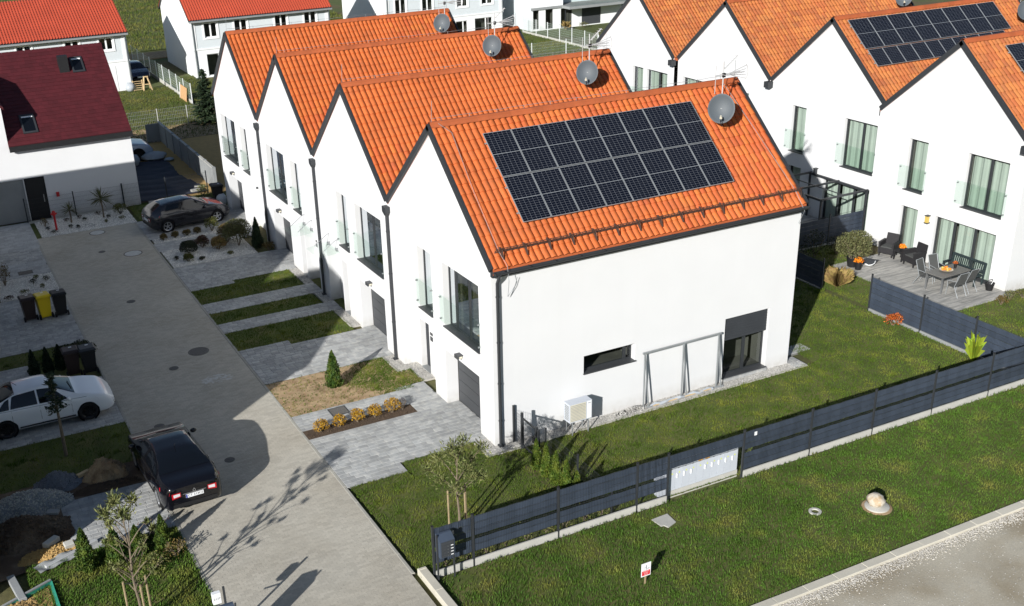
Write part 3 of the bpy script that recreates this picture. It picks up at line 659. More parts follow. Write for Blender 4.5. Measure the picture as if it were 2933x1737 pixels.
def slope_tiles(roof, O, wdir, sdir, ncol, nrow, dw, ds, nsingle=0, rank=None, m='tile', skip=None):
    wdir = Vector(wdir); sdir = Vector(sdir); n = wdir.cross(sdir)
    Rm = np.array([[wdir[i], sdir[i], n[i]] for i in range(3)]) * np.array([dw/0.30, ds/0.352, 0.80])
    pos = []
    for r in range(nrow):
        for c in range(ncol):
            if skip and skip(r, c): continue
            p = Vector(O) + wdir*(c*dw + random.uniform(-.003,.003)) + sdir*(r*ds + random.uniform(-.005,.005)) + n*random.uniform(-.002,.004); pos.append((r, c, p))
    single = []
    if nsingle:
        pos.sort(key=rank); single = pos[:nsingle]; pos = pos[nsingle:]
    for (r, c, p) in single:
        o = link('roof_tile', TILE_ME, None, roof)
        j = random.uniform(-0.010, 0.010); cj, sj = math.cos(j), math.sin(j); Rj = Rm @ np.array([[cj,-sj,0],[sj,cj,0],[0,0,1]])
        o.matrix_local = Matrix([[*map(float,Rj[i]), p[i]] for i in range(3)] + [[0,0,0,1]])
    if pos:
        A = np.zeros((len(pos),3,4)); A[:,:,:3] = Rm
        for i,(r,c,p) in enumerate(pos): A[i,:,3] = p
        V, F = inst(TLV, TLF, A); o = npmesh('roof_tiles', V, F, m, roof, smooth=True); o.data.set_sharp_from_angle(angle=R(45)); tag(o, None, None, kind='stuff')
def terrace_shell(root, D, ops_front, near_ops=None, near=False, far=False, ov=0.0, ov_far=0.0, nsingle=0, rank=None, tm='tile', ridge_single=True, porch=None, skip=None):
    """local frame: x into the house, y along the row, front gable at x=0"""
    FF = lambda u,v,w: (-w, u, v); FS = lambda u,v,w: (u, -w, v); FN = lambda u,v,w: (u, W_+w, v); FB = lambda u,v,w: (D+w, u, v)
    b = MB(); wall_grid(b, FF, 0, W_, -0.1, HE-0.02, ops_front)
    b.poly([(0,0,HE-0.02),(0,W_,HE-0.02),(0,W_/2,HR-0.03)]);
    rb_ = MB(); rb_.poly([(D,0,HE-0.02),(D,W_,HE-0.02),(D,W_/2,HR-0.03)]); wall_grid(rb_, FB, 0, W_, -0.1, HE-0.02, []); rb_.build('rear_wall', 'stucco', root)
    if near: wall_grid(b, FS, 0, D, -0.1, HE-0.02, near_ops or [])
    if far: wall_grid(b, FN, 0, D, -0.1, HE-0.02, [])
    b.build('wall', 'stucco', root)
    if porch:
        pb = MB(); porch(pb, FF); pb.build('porch_wall', 'stucco', root)
    cs, sn = math.cos(PIT), math.sin(PIT)
    # roof deck
    d = MB(); zl = HE - ov*TN; zf = HE - ov_far*TN; x0, x1 = -0.02, D+0.02
    prof = [(-ov, zl-0.05), (W_/2, HR-0.05), (W_+ov_far, zf-0.05), (W_+ov_far, zf-0.20), (W_/2, HR-0.25), (-ov, zl-0.20)]
    vs = [(x0,y,z) for y,z in prof] + [(x1,y,z) for y,z in prof]; d.add(vs, [(i,(i+1)%6,6+(i+1)%6,6+i) for i in range(6)])
    roof = d.build('roof', 'ridge', root)
    Ls = (W_/2+ov)/cs; nr = max(1, round(Ls/0.376)); ncol = round((D+0.04)/0.221); dw = (D+0.04)/ncol
    slope_tiles(roof, (x0,-ov,zl-0.035), (1,0,0), (0,cs,sn), ncol, nr, dw, Ls/nr, nsingle, rank, tm, skip)
    Lf = (W_/2+ov_far)/cs; nf = max(1, round(Lf/0.376))
    slope_tiles(roof, (x1,W_+ov_far,zf-0.035), (-1,0,0), (0,-cs,sn), ncol, nf, dw, Lf/nf, 0, None, tm)
    # ridge caps
    nrid = 30; dl = (D+0.04)/nrid; rb = MB(); pv = [(-0.17,-0.115),(-0.12,-0.03),(-0.05,0.035),(0.05,0.035),(0.12,-0.03),(0.17,-0.115)]
    vs = []; 
    for (x, k) in ((0.0,1.0),(dl+0.02,1.06)): vs += [(x, y*k, z*k) for y,z in pv]
    rm = MB().add(vs, [(i,i+1,7+i,6+i) for i in range(5)]).mesh('ridge_tile'); rm.materials.append(MATS['ridge'])
    for i in range(nrid):
        o = link('ridge_tile', rm, None, roof); o.location = (x0+i*dl, W_/2, HR+0.06); o.rotation_euler = (0, random.uniform(-.01,.01), 0)
    # verge boards, front and back
    for xx, nm in ((-0.06,'verge_board'), (D+0.06,'verge_board')):
        for (ya,za,yb,zb) in ((-ov,zl,W_/2+0.02,HR+0.017),(W_+ov_far,zf,W_/2-0.02,HR+0.017)):
            n = Vector((0,-(zb-za),(yb-ya))).normalized(); n = n if n.z > 0 else -n
            v = MB(); v.bar(Vector((xx,ya,za))-n*0.055, Vector((xx,yb,zb))-n*0.055, 0.20, 0.085, up=(1,0,0))
            v.build(nm, 'anthracite', root)
    return FF, FS, FN, FB, roof
def downpipe(root, y, z0, z1, x=-0.09, r=0.055, hopper=True):
    b = MB().tube([(x,y,z0),(x,y,z1)], r, 10)
    for zz in (1.5, 3.4, 5.0):
        if zz < z1: b.tube([(x,y,zz),(x,y,zz+0.05)], r*1.18, 10)
    b.box(x-0.09,x+0.06,y-0.10,y+0.10,0.0,0.05)
    o = b.build('downpipe', 'anthracite', root, smooth=True)
    if hopper:
        h = MB(); 
        h.add([(x-0.10,y-0.16,z1+0.34),(x+0.08,y-0.16,z1+0.34),(x+0.08,y+0.16,z1+0.34),(x-0.10,y+0.16,z1+0.34),(x-0.10,y-0.16,z1+0.14),(x+0.08,y-0.16,z1+0.14),(x+0.08,y+0.16,z1+0.14),(x-0.10,y+0.16,z1+0.14),(x-0.06,y-0.06,z1),(x+0.05,y-0.06,z1),(x+0.05,y+0.06,z1),(x-0.06,y+0.06,z1)],
              [(0,1,2,3),(0,4,5,1),(1,5,6,2),(2,6,7,3),(3,7,4,0),(4,8,9,5),(5,9,10,6),(6,10,11,7),(7,11,8,4)])
        h.build('hopper','anthracite',o)
    return o
def garage_door(root, F, u0, u1, z1, dep):
    b = MB(); fb(b,F,u0,u1,0.0,z1,-dep-0.04,-dep-0.02); o = b.build('garage_door','anthracite_matt',root)
    n = 5
    for i in range(n):
        k = MB(); fb(k,F,u0+0.04,u1-0.04,z1*i/n+0.008,z1*(i+1)/n-0.008,-dep-0.02,-dep+0.0); k.build('door_panel','garage',o)
    return o
def house_a(k, label, mirror, style, depth=12.0, **kw):
    y0 = W_*k; root = thing('terraced_house', label, 'house', (0,y0,0), group='white terraced houses along the brick road')
    m = (lambda a,b: (W_-b, W_-a)) if mirror else (lambda a,b: (a,b))
    gb = m(0.97,3.47); bw = m(0.86,3.42); nw = m(4.30,5.38)
    po = m(4.36,7.08) if style == 'end' else m(5.45,7.10); dr = m(5.85,6.62) if style == 'end' else m(5.75,6.75)
    ops = [(*bw,2.94,5.19,0.24), (*nw,2.94,5.19,0.24), (*gb,-0.1,2.06,0.45), (*po,-0.1,2.48,0.5)]
    if style == 'mid': ops.append((*m(4.80,5.38),-0.1,2.30,0.30))
    def porch(b, FF):
        wall_grid(b, FF, po[0], po[1], -0.1, 2.48, [(*dr,-0.1,2.15,0.22)], w=-0.5)
    FF, FS, FN, FB, roof = terrace_shell(root, depth, ops, porch=porch, **kw)
    w1 = window(root, FF, *bw, 2.94, 5.19, 0.22, (0.5,) if k else (0.42,0.80), 'curtain_beige', cover=((0.0,0.40),(0.70,0.80)) if k == 0 else ((0.02,0.36),), wave=3.0)
    w2 = window(root, FF, *nw, 2.94, 5.19, 0.22, (), 'curtain_beige', cover=(0.45,1.0), wave=3.0)
    balustrade(root, FF, bw[0]-0.10, bw[1]+0.26 if not mirror else bw[1]+0.10, 3.05, 4.02); balustrade(root, FF, nw[0]-0.10, nw[1]+0.16, 3.06, 4.0)
    garage_door(root, FF, gb[0], gb[1], 2.10, 0.45)
    wall_lamp(root, FF, sum(gb)/2, 2.32)
    if k == 3:
        s = MB().sphere((-0.06, m(6.4,6.5)[0], 2.55), 0.06, 1); s.build('door_lamp','anthracite',root)
    dm = MB(); fb(dm,FF,dr[0]+0.02,dr[1]-0.02,0.02,2.13,-0.78,-0.72); door = dm.build('door','anthracite_matt',root)
    hb = MB(); hu = dr[0]+0.12 if not mirror else dr[1]-0.12; fb(hb,FF,hu-0.02,hu+0.02,0.8,1.5,-0.72,-0.66); hb.build('handle','steel',door)
    st = MB(); fb(st,FF,dr[0],dr[1],-0.05,0.03,-0.74,-0.48); st.build('door_step','concrete_dark',root)
    pc = (dr[0]-0.32) if not mirror else (dr[1]+0.12); 
    for (dv, hv) in ((1.62,0.10),(1.40,0.16)):
        pl = MB(); fb(pl,FF,pc,pc+0.20,dv,dv+hv,-0.5,-0.48); pl.build('wall_plate','sill',root)
    if style == 'mid':
        nu = m(4.80,5.38); ni = MB(); fb(ni,FF,nu[0],nu[1],0.0,2.28,-0.34,-0.30); ni.build('niche_panel','anthracite_matt',root)
        ns = MB(); fb(ns,FF,nu[0],nu[1],-0.05,0.02,-0.30,0.0); ns.build('niche_step','concrete_dark',root)
        cu = m(5.35,7.0); g = MB(); pts = []
        g.add([FF(cu[0],2.62,0.05),FF(cu[1],2.62,0.05),FF(cu[1]-0.12,2.50,0.95),FF(cu[0]+0.12,2.50,0.95),FF(cu[0],2.605,0.05),FF(cu[1],2.605,0.05),FF(cu[1]-0.12,2.485,0.95),FF(cu[0]+0.12,2.485,0.95)],
              [(0,1,2,3),(7,6,5,4),(0,4,5,1),(1,5,6,2),(2,6,7,3),(3,7,4,0)])
        c = g.build('door_canopy','balustrade_glass',root)
        for u in (cu[0]+0.35, cu[1]-0.35):
            r = MB().tube([FF(u,3.05,0.0),FF(u,3.02,0.10),FF(u,2.62,0.68)],0.012,6); r.build('stay_rod','steel',c)
            q = MB(); fb(q,FF,u-0.03,u+0.03,2.56,2.70,0.0,0.10); q.build('bracket','steel',c)
    vb = MB().lathe([(0.001,0),(0.09,0),(0.09,-0.012),(0.001,-0.014)],14,M=Matrix.Rotation(R(90),4,'Y')); vb.v = [(x-0.002, y+m(0.42,0.5)[0], z+5.75) for x,y,z in vb.v]; vb.build('vent_cover','plaster_white',root)
    downpipe(root, W_, 0.0, 5.62) if k < 3 else None
    return root, FF, FS, roof

def near_rank(q): return (q[2].x + 14.3)**2 + (q[2].y + 27.5)**2 + (q[2].z - 17.6)**2
def up_rank(lo): return lambda q: (0 if q[0] >= lo else 1e6) + (q[2].x + 14.3)**2*0.2 - q[0]*0.01
u1, FF1, FS1, roof1 = house_a(0, 'nearest white terraced house with sixteen solar panels and long blank side wall', False, 'end', near=True, ov=0.18,
    near_ops=[(3.30,5.30,1.75,2.37,0.24),(9.02,10.96,0.15,2.40,0.24)], nsingle=300, rank=near_rank)
window(u1, FS1, 3.30,5.30,1.75,2.37,0.22,(0.86,),None,sill=0.05)
# terrace window with a half lowered roller shutter
wd = window(u1, FS1, 9.02,10.96,0.15,2.40,0.22,(0.55,),None,sill=0.05,wave=4)
n = 17
for i in range(n):
    s = MB(); z1 = 2.38 - i*0.05; fb(s,FS1,9.06,10.92,z1-0.044,z1,-0.10,-0.075 + 0.006*(i%2)); s.build('shutter_slat','anthracite_matt',wd)
sb = MB(); fb(sb,FS1,9.02,10.96,0.02,0.12,0.0,0.10); sb.build('plinth','paver_stuff',u1)
# gutter, fascia, snow guard, corner downpipe on the long eave
gz = HE - 0.18*TN - 0.09; gy_ = -0.275
g = MB(); vs=[]; fs=[]; m_=8
for x in (-0.02, 12.02):
    for i in range(m_+1):
        t = math.pi*i/m_; vs.append((x, gy_-0.095*math.cos(t), gz-0.095*math.sin(t)))
g.add(vs,[(i,i+1,m_+2+i,m_+1+i) for i in range(m_)]); g.poly([(-0.02,gy_-0.095*math.cos(math.pi*i/m_),gz-0.095*math.sin(math.pi*i/m_)) for i in range(m_+1)]); g.poly([(12.02,gy_-0.095*math.cos(math.pi*i/m_),gz-0.095*math.sin(math.pi*i/m_)) for i in range(m_+1)])
gut = g.build('gutter','anthracite',u1)
for i in range(14):
    x = 0.3+i*0.88; b = MB().box(x-0.015,x+0.015,gy_-0.085,gy_+0.09,gz-0.002,gz+0.012); b.build('gutter_bracket','anthracite',gut)
MB().box(-0.02,12.02,-0.175,-0.001,gz-0.16,gz+0.02).build('fascia','anthracite',u1)
MB().box(-0.02,12.02,-0.16,-0.001,gz-0.20,gz-0.162).build('soffit','anthracite',u1)
b = MB().tube([(0.16,gy_,gz-0.06),(0.16,-0.22,gz-0.2),(0.16,-0.09,gz-0.42),(0.16,-0.09,0.0)],0.05,10)
for z in (5.1,3.6,2.2,0.9): b.tube([(0.16,-0.09,z),(0.16,-0.09,z+0.04)],0.062,10)
b.box(0.08,0.24,-0.18,-0.01,0.0,0.06); b.build('downpipe','anthracite',u1,smooth=True)
# snow guard
def on_roof(x, y, off=0.0): 
    nn = Vector((0,-math.sin(PIT),math.cos(PIT))); return Vector((x, y, HE+TN*y)) + nn*off
sg = MB()
for off in (0.10,0.19,0.28): sg.bar(on_roof(0.18,0.18,off), on_roof(11.95,0.18,off), 0.020)
x = 0.2
while x < 11.95: sg.bar(on_roof(x,0.18,0.09), on_roof(x+0.05,0.18,0.29), 0.012); x += 0.115
sgo = sg.build('snow_guard','snow_guard',u1)
x = 0.42; 
while x < 12:
    q = MB(); q.bar(on_roof(x,0.18,0.05), on_roof(x,0.18,0.30), 0.035,0.02); q.bar(on_roof(x,-0.02,0.07), on_roof(x,0.30,0.10), 0.05,0.015); q.bar(on_roof(x,-0.01,0.07), on_roof(x,0.18,0.22), 0.03,0.015); q.build('guard_bracket','snow_guard',sgo); x += 0.82
# lightning wires
wire = MB().tube([on_roof(0.22,3.8,0.14),on_roof(0.55,3.5,0.11),on_roof(0.40,1.8,0.11),on_roof(0.34,0.2,0.12),on_roof(0.42,-0.2,0.1),Vector((0.42,-0.36,gz-0.3)),Vector((0.5,-0.12,gz-0.9)),Vector((0.75,-0.10,gz-0.62)),Vector((0.85,-0.10,gz-0.35))],0.008,5)
wire.build('lightning_wire','galv',u1)
wire = MB().tube([on_roof(11.3,3.7,0.13),on_roof(11.55,2.0,0.11),on_roof(11.75,0.2,0.12),Vector((11.8,-0.35,gz-0.1)),Vector((11.8,-0.12,gz-0.6))],0.008,5); wire.build('lightning_wire','galv',u1)
u2, *_r2 = house_a(1, 'second white terraced house with orange roof and glass door canopy', False, 'mid', depth=11.7, nsingle=300, rank=up_rank(6))
u3, *_r3 = house_a(2, 'third white terraced house, its garage left of the door', True, 'mid', depth=11.75, nsingle=300, rank=up_rank(7))
u4, *_r4 = house_a(3, 'farthest white terraced house, behind the parked dark hatchback', True, 'end', depth=11.9, nsingle=300, rank=up_rank(6), far=True, ov_far=0.15)
for u, D in ((u1,12.0),(u2,11.7),(u3,11.75),(u4,11.9)):
    b = MB()
    b.tube([(0.1+i*(D-0.2)/24, W_/2+0.02*math.sin(i*2.1), HR+0.20-0.015*(i%2)) for i in range(25)], 0.007, 4)
    for i in range(12): b.bar((0.4+i*(D-0.6)/11.5, W_/2, HR+0.07),(0.4+i*(D-0.6)/11.5, W_/2, HR+0.21),0.012)
    b.bar((0.05,W_/2,HR+0.05),(0.10,W_/2,HR+0.75),0.012); b.bar((D-0.05,W_/2,HR+0.05),(D-0.05,W_/2,HR+0.70),0.012)
    b.build('ridge_wire','galv',u)

# ---- solar array on the nearest roof: 8 x 2 portrait panels
def cellmat():
    m = bpy.data.materials.new('solar_cells'); m.use_nodes = True; n = m.node_tree.nodes; L = m.node_tree.links; b = n['Principled BSDF']
    b.inputs['Roughness'].default_value = 0.22; b.inputs['Specular IOR Level'].default_value = 0.5
    tc = n.new('ShaderNodeTexCoord'); sp = n.new('ShaderNodeSeparateXYZ'); L.new(tc.outputs['UV'], sp.inputs[0])
    def line(sock, cnt, th):
        a = n.new('ShaderNodeMath'); a.operation='MULTIPLY'; L.new(sock,a.inputs[0]); a.inputs[1].default_value = cnt
        f = n.new('ShaderNodeMath'); f.operation='FRACT'; L.new(a.outputs[0],f.inputs[0])
        s = n.new('ShaderNodeMath'); s.operation='SUBTRACT'; L.new(f.outputs[0],s.inputs[0]); s.inputs[1].default_value=0.5
        ab = n.new('ShaderNodeMath'); ab.operation='ABSOLUTE'; L.new(s.outputs[0],ab.inputs[0])
        g = n.new('ShaderNodeMath'); g.operation='GREATER_THAN'; L.new(ab.outputs[0],g.inputs[0]); g.inputs[1].default_value=0.5-th; return g.outputs[0]
    lx = line(sp.outputs['X'],6,0.022); ly = line(sp.outputs['Y'],10,0.030)
    mx = n.new('ShaderNodeMath'); mx.operation='MAXIMUM'; L.new(lx,mx.inputs[0]); L.new(ly,mx.inputs[1])
    c = n.new('ShaderNodeMix'); c.data_type='RGBA'; c.inputs['A'].default_value=(0.0035,0.0045,0.010,1); c.inputs['B'].default_value=(0.16,0.17,0.19,1); L.new(mx.outputs[0],c.inputs['Factor']); L.new(c.outputs['Result'],b.inputs['Base Color'])
    MATS['solar_cells'] = m
cellmat()
def solar_panel(parent, O, wd, sd, nn, pw, ph, rows=10, split=True):
    """frame with one or two glass fields, lying on the plane (wd, sd)"""
    f = MB(); t = 0.035; e = 0.016
    P = lambda a,b,c: O + wd*a + sd*b + nn*c
    def bx(a0,a1,b0,b1,c0,c1):
        c = [P(a,b,cc) for cc in (c0,c1) for (a,b) in ((a0,b0),(a1,b0),(a1,b1),(a0,b1))]; f.add(c,[(3,2,1,0),(4,5,6,7),(0,1,5,4),(1,2,6,5),(2,3,7,6),(3,0,4,7)])
    bx(0,pw,0,e,0,t); bx(0,pw,ph-e,ph,0,t); bx(0,e,e,ph-e,0,t); bx(pw-e,pw,e,ph-e,0,t)
    fields = [(e,ph/2-0.009),(ph/2+0.009,ph-e)] if split else [(e,ph-e)]
    if split: bx(e,pw-e,ph/2-0.009,ph/2+0.009,0,t-0.002)
    o = f.build('solar_panel','galv',parent)
    for (b0,b1) in fields:
        me = bpy.data.meshes.new('cell_field'); me.from_pydata([P(e,b0,t-0.006),P(pw-e,b0,t-0.006),P(pw-e,b1,t-0.006),P(e,b1,t-0.006)],[],[(0,1,2,3)])
        uv = me.uv_layers.new(name='UVMap'); 
        for i,q in enumerate(((0,0),(1,0),(1,1),(0,1))): uv.data[i].uv = q
        link('cell_field', me, 'solar_cells', o)
    return o
def solar_array(label, ox, oy, x0, x1, ya, yb, nc, nr, off=0.13, gaprow=0.03, split=True):
    t = thing('solar_array', label, 'solar panels', (ox, oy, 0)); nn = Vector((0,-math.sin(PIT),math.cos(PIT))); sd = Vector((0,math.cos(PIT),math.sin(PIT))); wd = Vector((1,0,0))
    s0 = ya/math.cos(PIT); s1 = yb/math.cos(PIT); pw = (x1-x0)/nc; ph = (s1-s0)/nr; B0 = Vector((0,0,HE)) + nn*off
    for r in range(nr):
        for c in range(nc): solar_panel(t, B0+wd*(x0+c*pw)+sd*(s0+r*ph), wd, sd, nn, pw-0.018, ph-gaprow, split=split)
    k = MB()
    for r in range(nr):
        for f_ in (0.22,0.78): k.bar(B0+wd*(x0-0.05)+sd*(s0+(r+f_)*ph)-nn*0.025, B0+wd*(x1+0.05)+sd*(s0+(r+f_)*ph)-nn*0.025, 0.04)
    k.build('mounting_rail','galv',t); return t
solar_array('black solar array of sixteen panels on the nearest orange roof', 0, 0, 1.52, 9.58, 0.78, 3.34, 8, 2)

# ---- dishes and aerials
def dish_aerial(label_d, label_a, P, zroof, zhead=10.62, r=0.44):
    """P: foot of the mast on the roof; the dish hangs on an arm south of the mast"""
    base = Vector((P[0], P[1], zroof)); f = Vector((-0.60,-0.74,0.30)).normalized()
    t = thing('satellite_dish', label_d, 'satellite dish', base + Vector((-0.36,-0.44,0)), group='satellite dishes on the roofs')
    side = Vector((0,0,1)).cross(f).normalized(); up = f.cross(side); c0 = Vector((0,0,0.56))
    M = Matrix((side, up, f)).transposed().to_4x4(); M.translation = c0
    prof = [(0.001,0.0)] + [(r*i/8, 0.14*(i/8)**2) for i in range(1,9)] + [(r*1.02,0.14),(r*1.0,0.128)] + [(r*i/8, 0.14*(i/8)**2-0.012) for i in range(7,0,-1)] + [(0.001,-0.012)]
    MB().lathe(prof,28,M=M @ Matrix.Scale(1.10,4,(0,1,0))).build('reflector','dish',t,smooth=True,angle=50)
    tip = M @ Vector((0,-r*0.70,0.48)); MB().tube([M @ Vector((0,-r*1.08,0.06)), tip],0.014,6).build('feed_arm','black_plastic',t)
    MB().tube([tip+Vector((0,0,-0.04)), tip+Vector((0,0,0.04)) - f*0.12],[0.045,0.036],8).build('feed_horn','cream_plastic',t)
    MB().tube([tip, tip+Vector((0.08,0.06,-0.34)), Vector((0.16,0.06,-0.02)), Vector((0.34,0.40,0.30))],0.012,5).build('cable','black_plastic',t)
    MB().bar(c0, Vector((0.36,0.44,0.62)), 0.06).build('mount','galv',t)
    a = thing('tv_aerial', label_a, 'aerial', base, group='television aerials on the roofs')
    H = zhead - zroof
    MB().tube([(0,0,-0.10),(0,0,H)],0.022,8).build('mast','aerial',a)
    zb = H-0.45; b = MB(); b.bar((-0.35,0,zb),(0.95,0.05,zb),0.035)
    for i in range(9): xx = -0.05+i*0.10; b.bar((xx,-0.18+0.006*i,zb+0.02),(xx,0.18-0.006*i,zb+0.02),0.014)
    b.build('boom','aerial',a)
    q = MB()
    for s in (-1,1):
        for z in (0.17,0.05): q.bar((0.25,0,zb+s*0.02),(0.98,0.02,zb+s*(0.05+z)),0.022)
    q.tube([(0.98,0.02,zb-0.26),(1.05,0.02,zb-0.13),(1.07,0.02,zb),(1.05,0.02,zb+0.13),(0.98,0.02,zb+0.26)],0.018,6); q.build('reflector','aerial',a)
    v = MB(); v.bar((0.05,0,H-0.25),(0.45,-0.15,H+0.18),0.05,0.03)
    for i in range(6): v.bar((0.08+i*0.07,-0.14-0.025*i,H-0.22+i*0.075),(0.08+i*0.07,0.14-0.025*i,H-0.22+i*0.075),0.012)
    v.bar((-0.32,0.0,zb+0.35),(-0.32,0.0,zb-0.6),0.016); v.build('side_boom','aerial',a)
    MB().box(-0.05,0.05,-0.07,0.0,zb-0.07,zb+0.07).build('clamp_box','black_plastic',a)
for (ld, la, P, k, r_) in (('large grey dish on the nearest roof beside the solar panels','aerial on the nearest roof above its grey dish',(10.44,2.64),0,0.44),
    ('grey dish on the second roof from the camera','white aerial on the second roof beside the rear gable',(10.08,10.42),1,0.42),
    ('grey dish on the third roof from the camera','white aerial on the third roof at the upper middle',(9.98,18.15),2,0.42),
    ('grey dish on the farthest roof of the near row','aerial on the farthest roof of the near row',(11.2,25.85),3,0.42)):
    dish_aerial(ld, la, P, HE+TN*(P[1]-W_*k), 10.55, r_)

# ================================================================ opposite terrace (garden side)
XB, YB = 24.6, 0.72
def house_b(k, label, ox, fr, up, nw, dr, D=12.0, near=False, far=False, ov=0.0, ovf=0.0, doors=True, big_m=(0.47,), french_m=(0.36,0.70)):
    root = thing('terraced_house', label, 'house', (ox, YB+W_*k, 0), group='white terraced houses behind the gardens')
    ops = [(*up,2.93,5.22,0.20),(*nw,2.95,5.20,0.20)]
    if doors: ops += [(*fr,0.05,2.20,0.20),(*dr,0.05,2.20,0.20)]
    FF,FS,FN,FB,roof = terrace_shell(root, D, ops, near=near, far=far, ov=ov, ov_far=ovf, tm='tile_b')
    window(root,FF,*up,2.93,5.22,0.16,big_m,'curtain',cover=((0.0,0.46),(0.52,1.0)),wave=2.6); window(root,FF,*nw,2.95,5.20,0.16,(),'curtain',cover=(0.0,0.92),wave=2.6)
    balustrade(root,FF,up[0]-0.16,up[1]+0.36,3.02,4.02); balustrade(root,FF,nw[0]-0.14,nw[1]+0.36,3.02,4.0)
    if doors:
        window(root,FF,*fr,0.05,2.20,0.16,french_m,'curtain',cover=((0.0,0.34),(0.38,0.68),(0.72,1.0)),wave=2.6,sill=0.02); window(root,FF,*dr,0.05,2.20,0.16,(),'curtain',cover=(0.0,1.0),wave=2.6,sill=0.02)
    v = MB().lathe([(0.001,0),(0.10,0),(0.10,-0.012),(0.001,-0.014)],14,M=Matrix.Rotation(R(90),4,'Y')); v.v = [(x-0.002,y+0.45,z+5.55) for x,y,z in v.v]; v.build('vent_cover','stucco_grey',root)
    h = MB().box(-0.34,-0.02,-0.16,0.16,HE-0.42,HE-0.12); h.build('gutter_box','anthracite',root)
    return root, FF
b1, FB1 = house_b(0, 'white terraced house with the furnished sunlit terrace at the right', 24.15, (0.83,3.95), (0.75,2.75), (4.83,5.86), (4.90,5.86), near=True, ov=0.15, D=12.4)
b2, FB2 = house_b(1, 'white terraced house behind the grey pergola frame', 24.6, (0.50,3.46), (0.46,2.48), (5.05,6.03), (5.07,5.95))
b3, _f = house_b(2, 'white gabled house of the opposite row, half hidden by the nearest roof', 24.6, (3.9,6.9), (5.2,7.2), (1.6,2.6), (1.6,2.5))
b4, _f = house_b(3, 'farthest white house of the opposite row, its gable top out of view', 24.35, (0.5,3.4), (0.6,2.6), (2.95,4.0), (5.0,5.9), far=True, ovf=0.15)
for (root, u, v) in ((b1,4.26,1.98),(b2,3.95,2.32)):
    l = MB(); fb(l,lambda a,b_,w:(-w,a,b_),u-0.07,u+0.07,v-0.16,v+0.14,0.06,0.18); o = l.build('lantern','lantern' if root is b1 else 'anthracite',root)
    for dz in (-0.18,0.14):
        q = MB(); fb(q,lambda a,b_,w:(-w,a,b_),u-0.09,u+0.09,v+dz,v+dz+0.03,0.0,0.20); q.build('lantern_cap','anthracite',o)
solar_array('black solar array on the roof behind the pergola house gable', 24.6, YB+W_, 0.55, 10.1, 2.33, 3.64, 8, 1, off=0.12)
solar_array('lower row of landscape solar panels on the pergola house roof', 24.6, YB+W_, 0.62, 9.5, 1.55, 2.30, 10, 1, off=0.12, split=False)
solar_array('black solar array on the roof at the right picture edge', 24.15, YB, 1.85, 9.9, 0.9, 3.42, 8, 2, off=0.12)
dish_aerial('grey dish at the top edge on the third roof of the opposite row','aerial on the third roof of the opposite row',(35.75,18.7),HE+TN*(18.7-YB-2*W_),10.5,0.44)
dish_aerial('grey dish at the right picture edge on the pergola house roof','aerial on the pergola house roof at the right edge',(35.95,11.1),HE+TN*(11.1-YB-W_),10.5,0.44)

# ================================================================ third terrace, mirrored across the road (left of the picture); it shades the road
for k in range(4):
    HE, HR = ((6.22, 9.571) if k < 3 else (4.3, 7.0))  # last unit is an added annex, sized for its shadow on the maroon house
    lab = ('white terraced house across the road nearest the rubble heaps','white terraced house across the road beside the white saloon','white terraced house across the road behind the wheelie bins','unseen lower annex added to shade the wall of the maroon roofed house')[k]
    root = thing('terraced_house', lab, 'house', (-15.08 if k < 3 else -13.0, W_*k - 0.3, 0), group='white terraced houses on the far side of the road'); D=12.0
    b = MB(); wall_grid(b, lambda u,v,w:(w,u,v), 0, W_, -0.1, HE, [(1.0,3.5,-0.1,2.06,0.4)]+([(0.86,3.42,2.94,5.19,0.22),(4.3,5.38,2.94,5.19,0.22)] if k<3 else []))
    b.poly([(0,0,HE),(0,W_,HE),(0,W_/2,HR-0.03)]); b.poly([(-D,0,HE),(-D,W_,HE),(-D,W_/2,HR-0.03)]); b.poly([(-D,0,-.1),(-D,W_,-.1),(-D,W_,HE),(-D,0,HE)])
    if k == 2: b.poly([(0,W_,-.1),(-D,W_,-.1),(-D,W_,HE),(0,W_,HE)])
    if k == 0: b.poly([(0,0,-.1),(-D,0,-.1),(-D,0,HE),(0,0,HE)])
    if k == 3: b.poly([(0,0,-.1),(-D,0,-.1),(-D,0,HE),(0,0,HE)]); b.poly([(0,W_,-.1),(-D,W_,-.1),(-D,W_,HE),(0,W_,HE)])
    b.build('wall','stucco',root)
    d = MB(); prof=[(-0.1,HE-0.1),(W_/2,HR+0.06),(W_+0.1,HE-0.1),(W_+0.1,HE-0.3),(W_/2,HR-0.2),(-0.1,HE-0.3)]
    d.add([(0.06,y,z) for y,z in prof]+[(-D-0.06,y,z) for y,z in prof],[(i,(i+1)%6,6+(i+1)%6,6+i) for i in range(6)]+[(0,1,4,5),(1,2,3,4),(6,7,10,11),(7,8,9,10)]); d.build('roof','tile',root)
    MB().box(-0.44,-0.40,1.0,3.5,0,2.06).build('garage_door','garage',root)
    for (ya,yb) in (((0.86,3.42),(4.3,5.38)) if k<3 else ()): MB().box(-0.24,-0.20,ya,yb,2.94,5.19).build('window','car_glass',root)

HE, HR = 6.22, 9.571
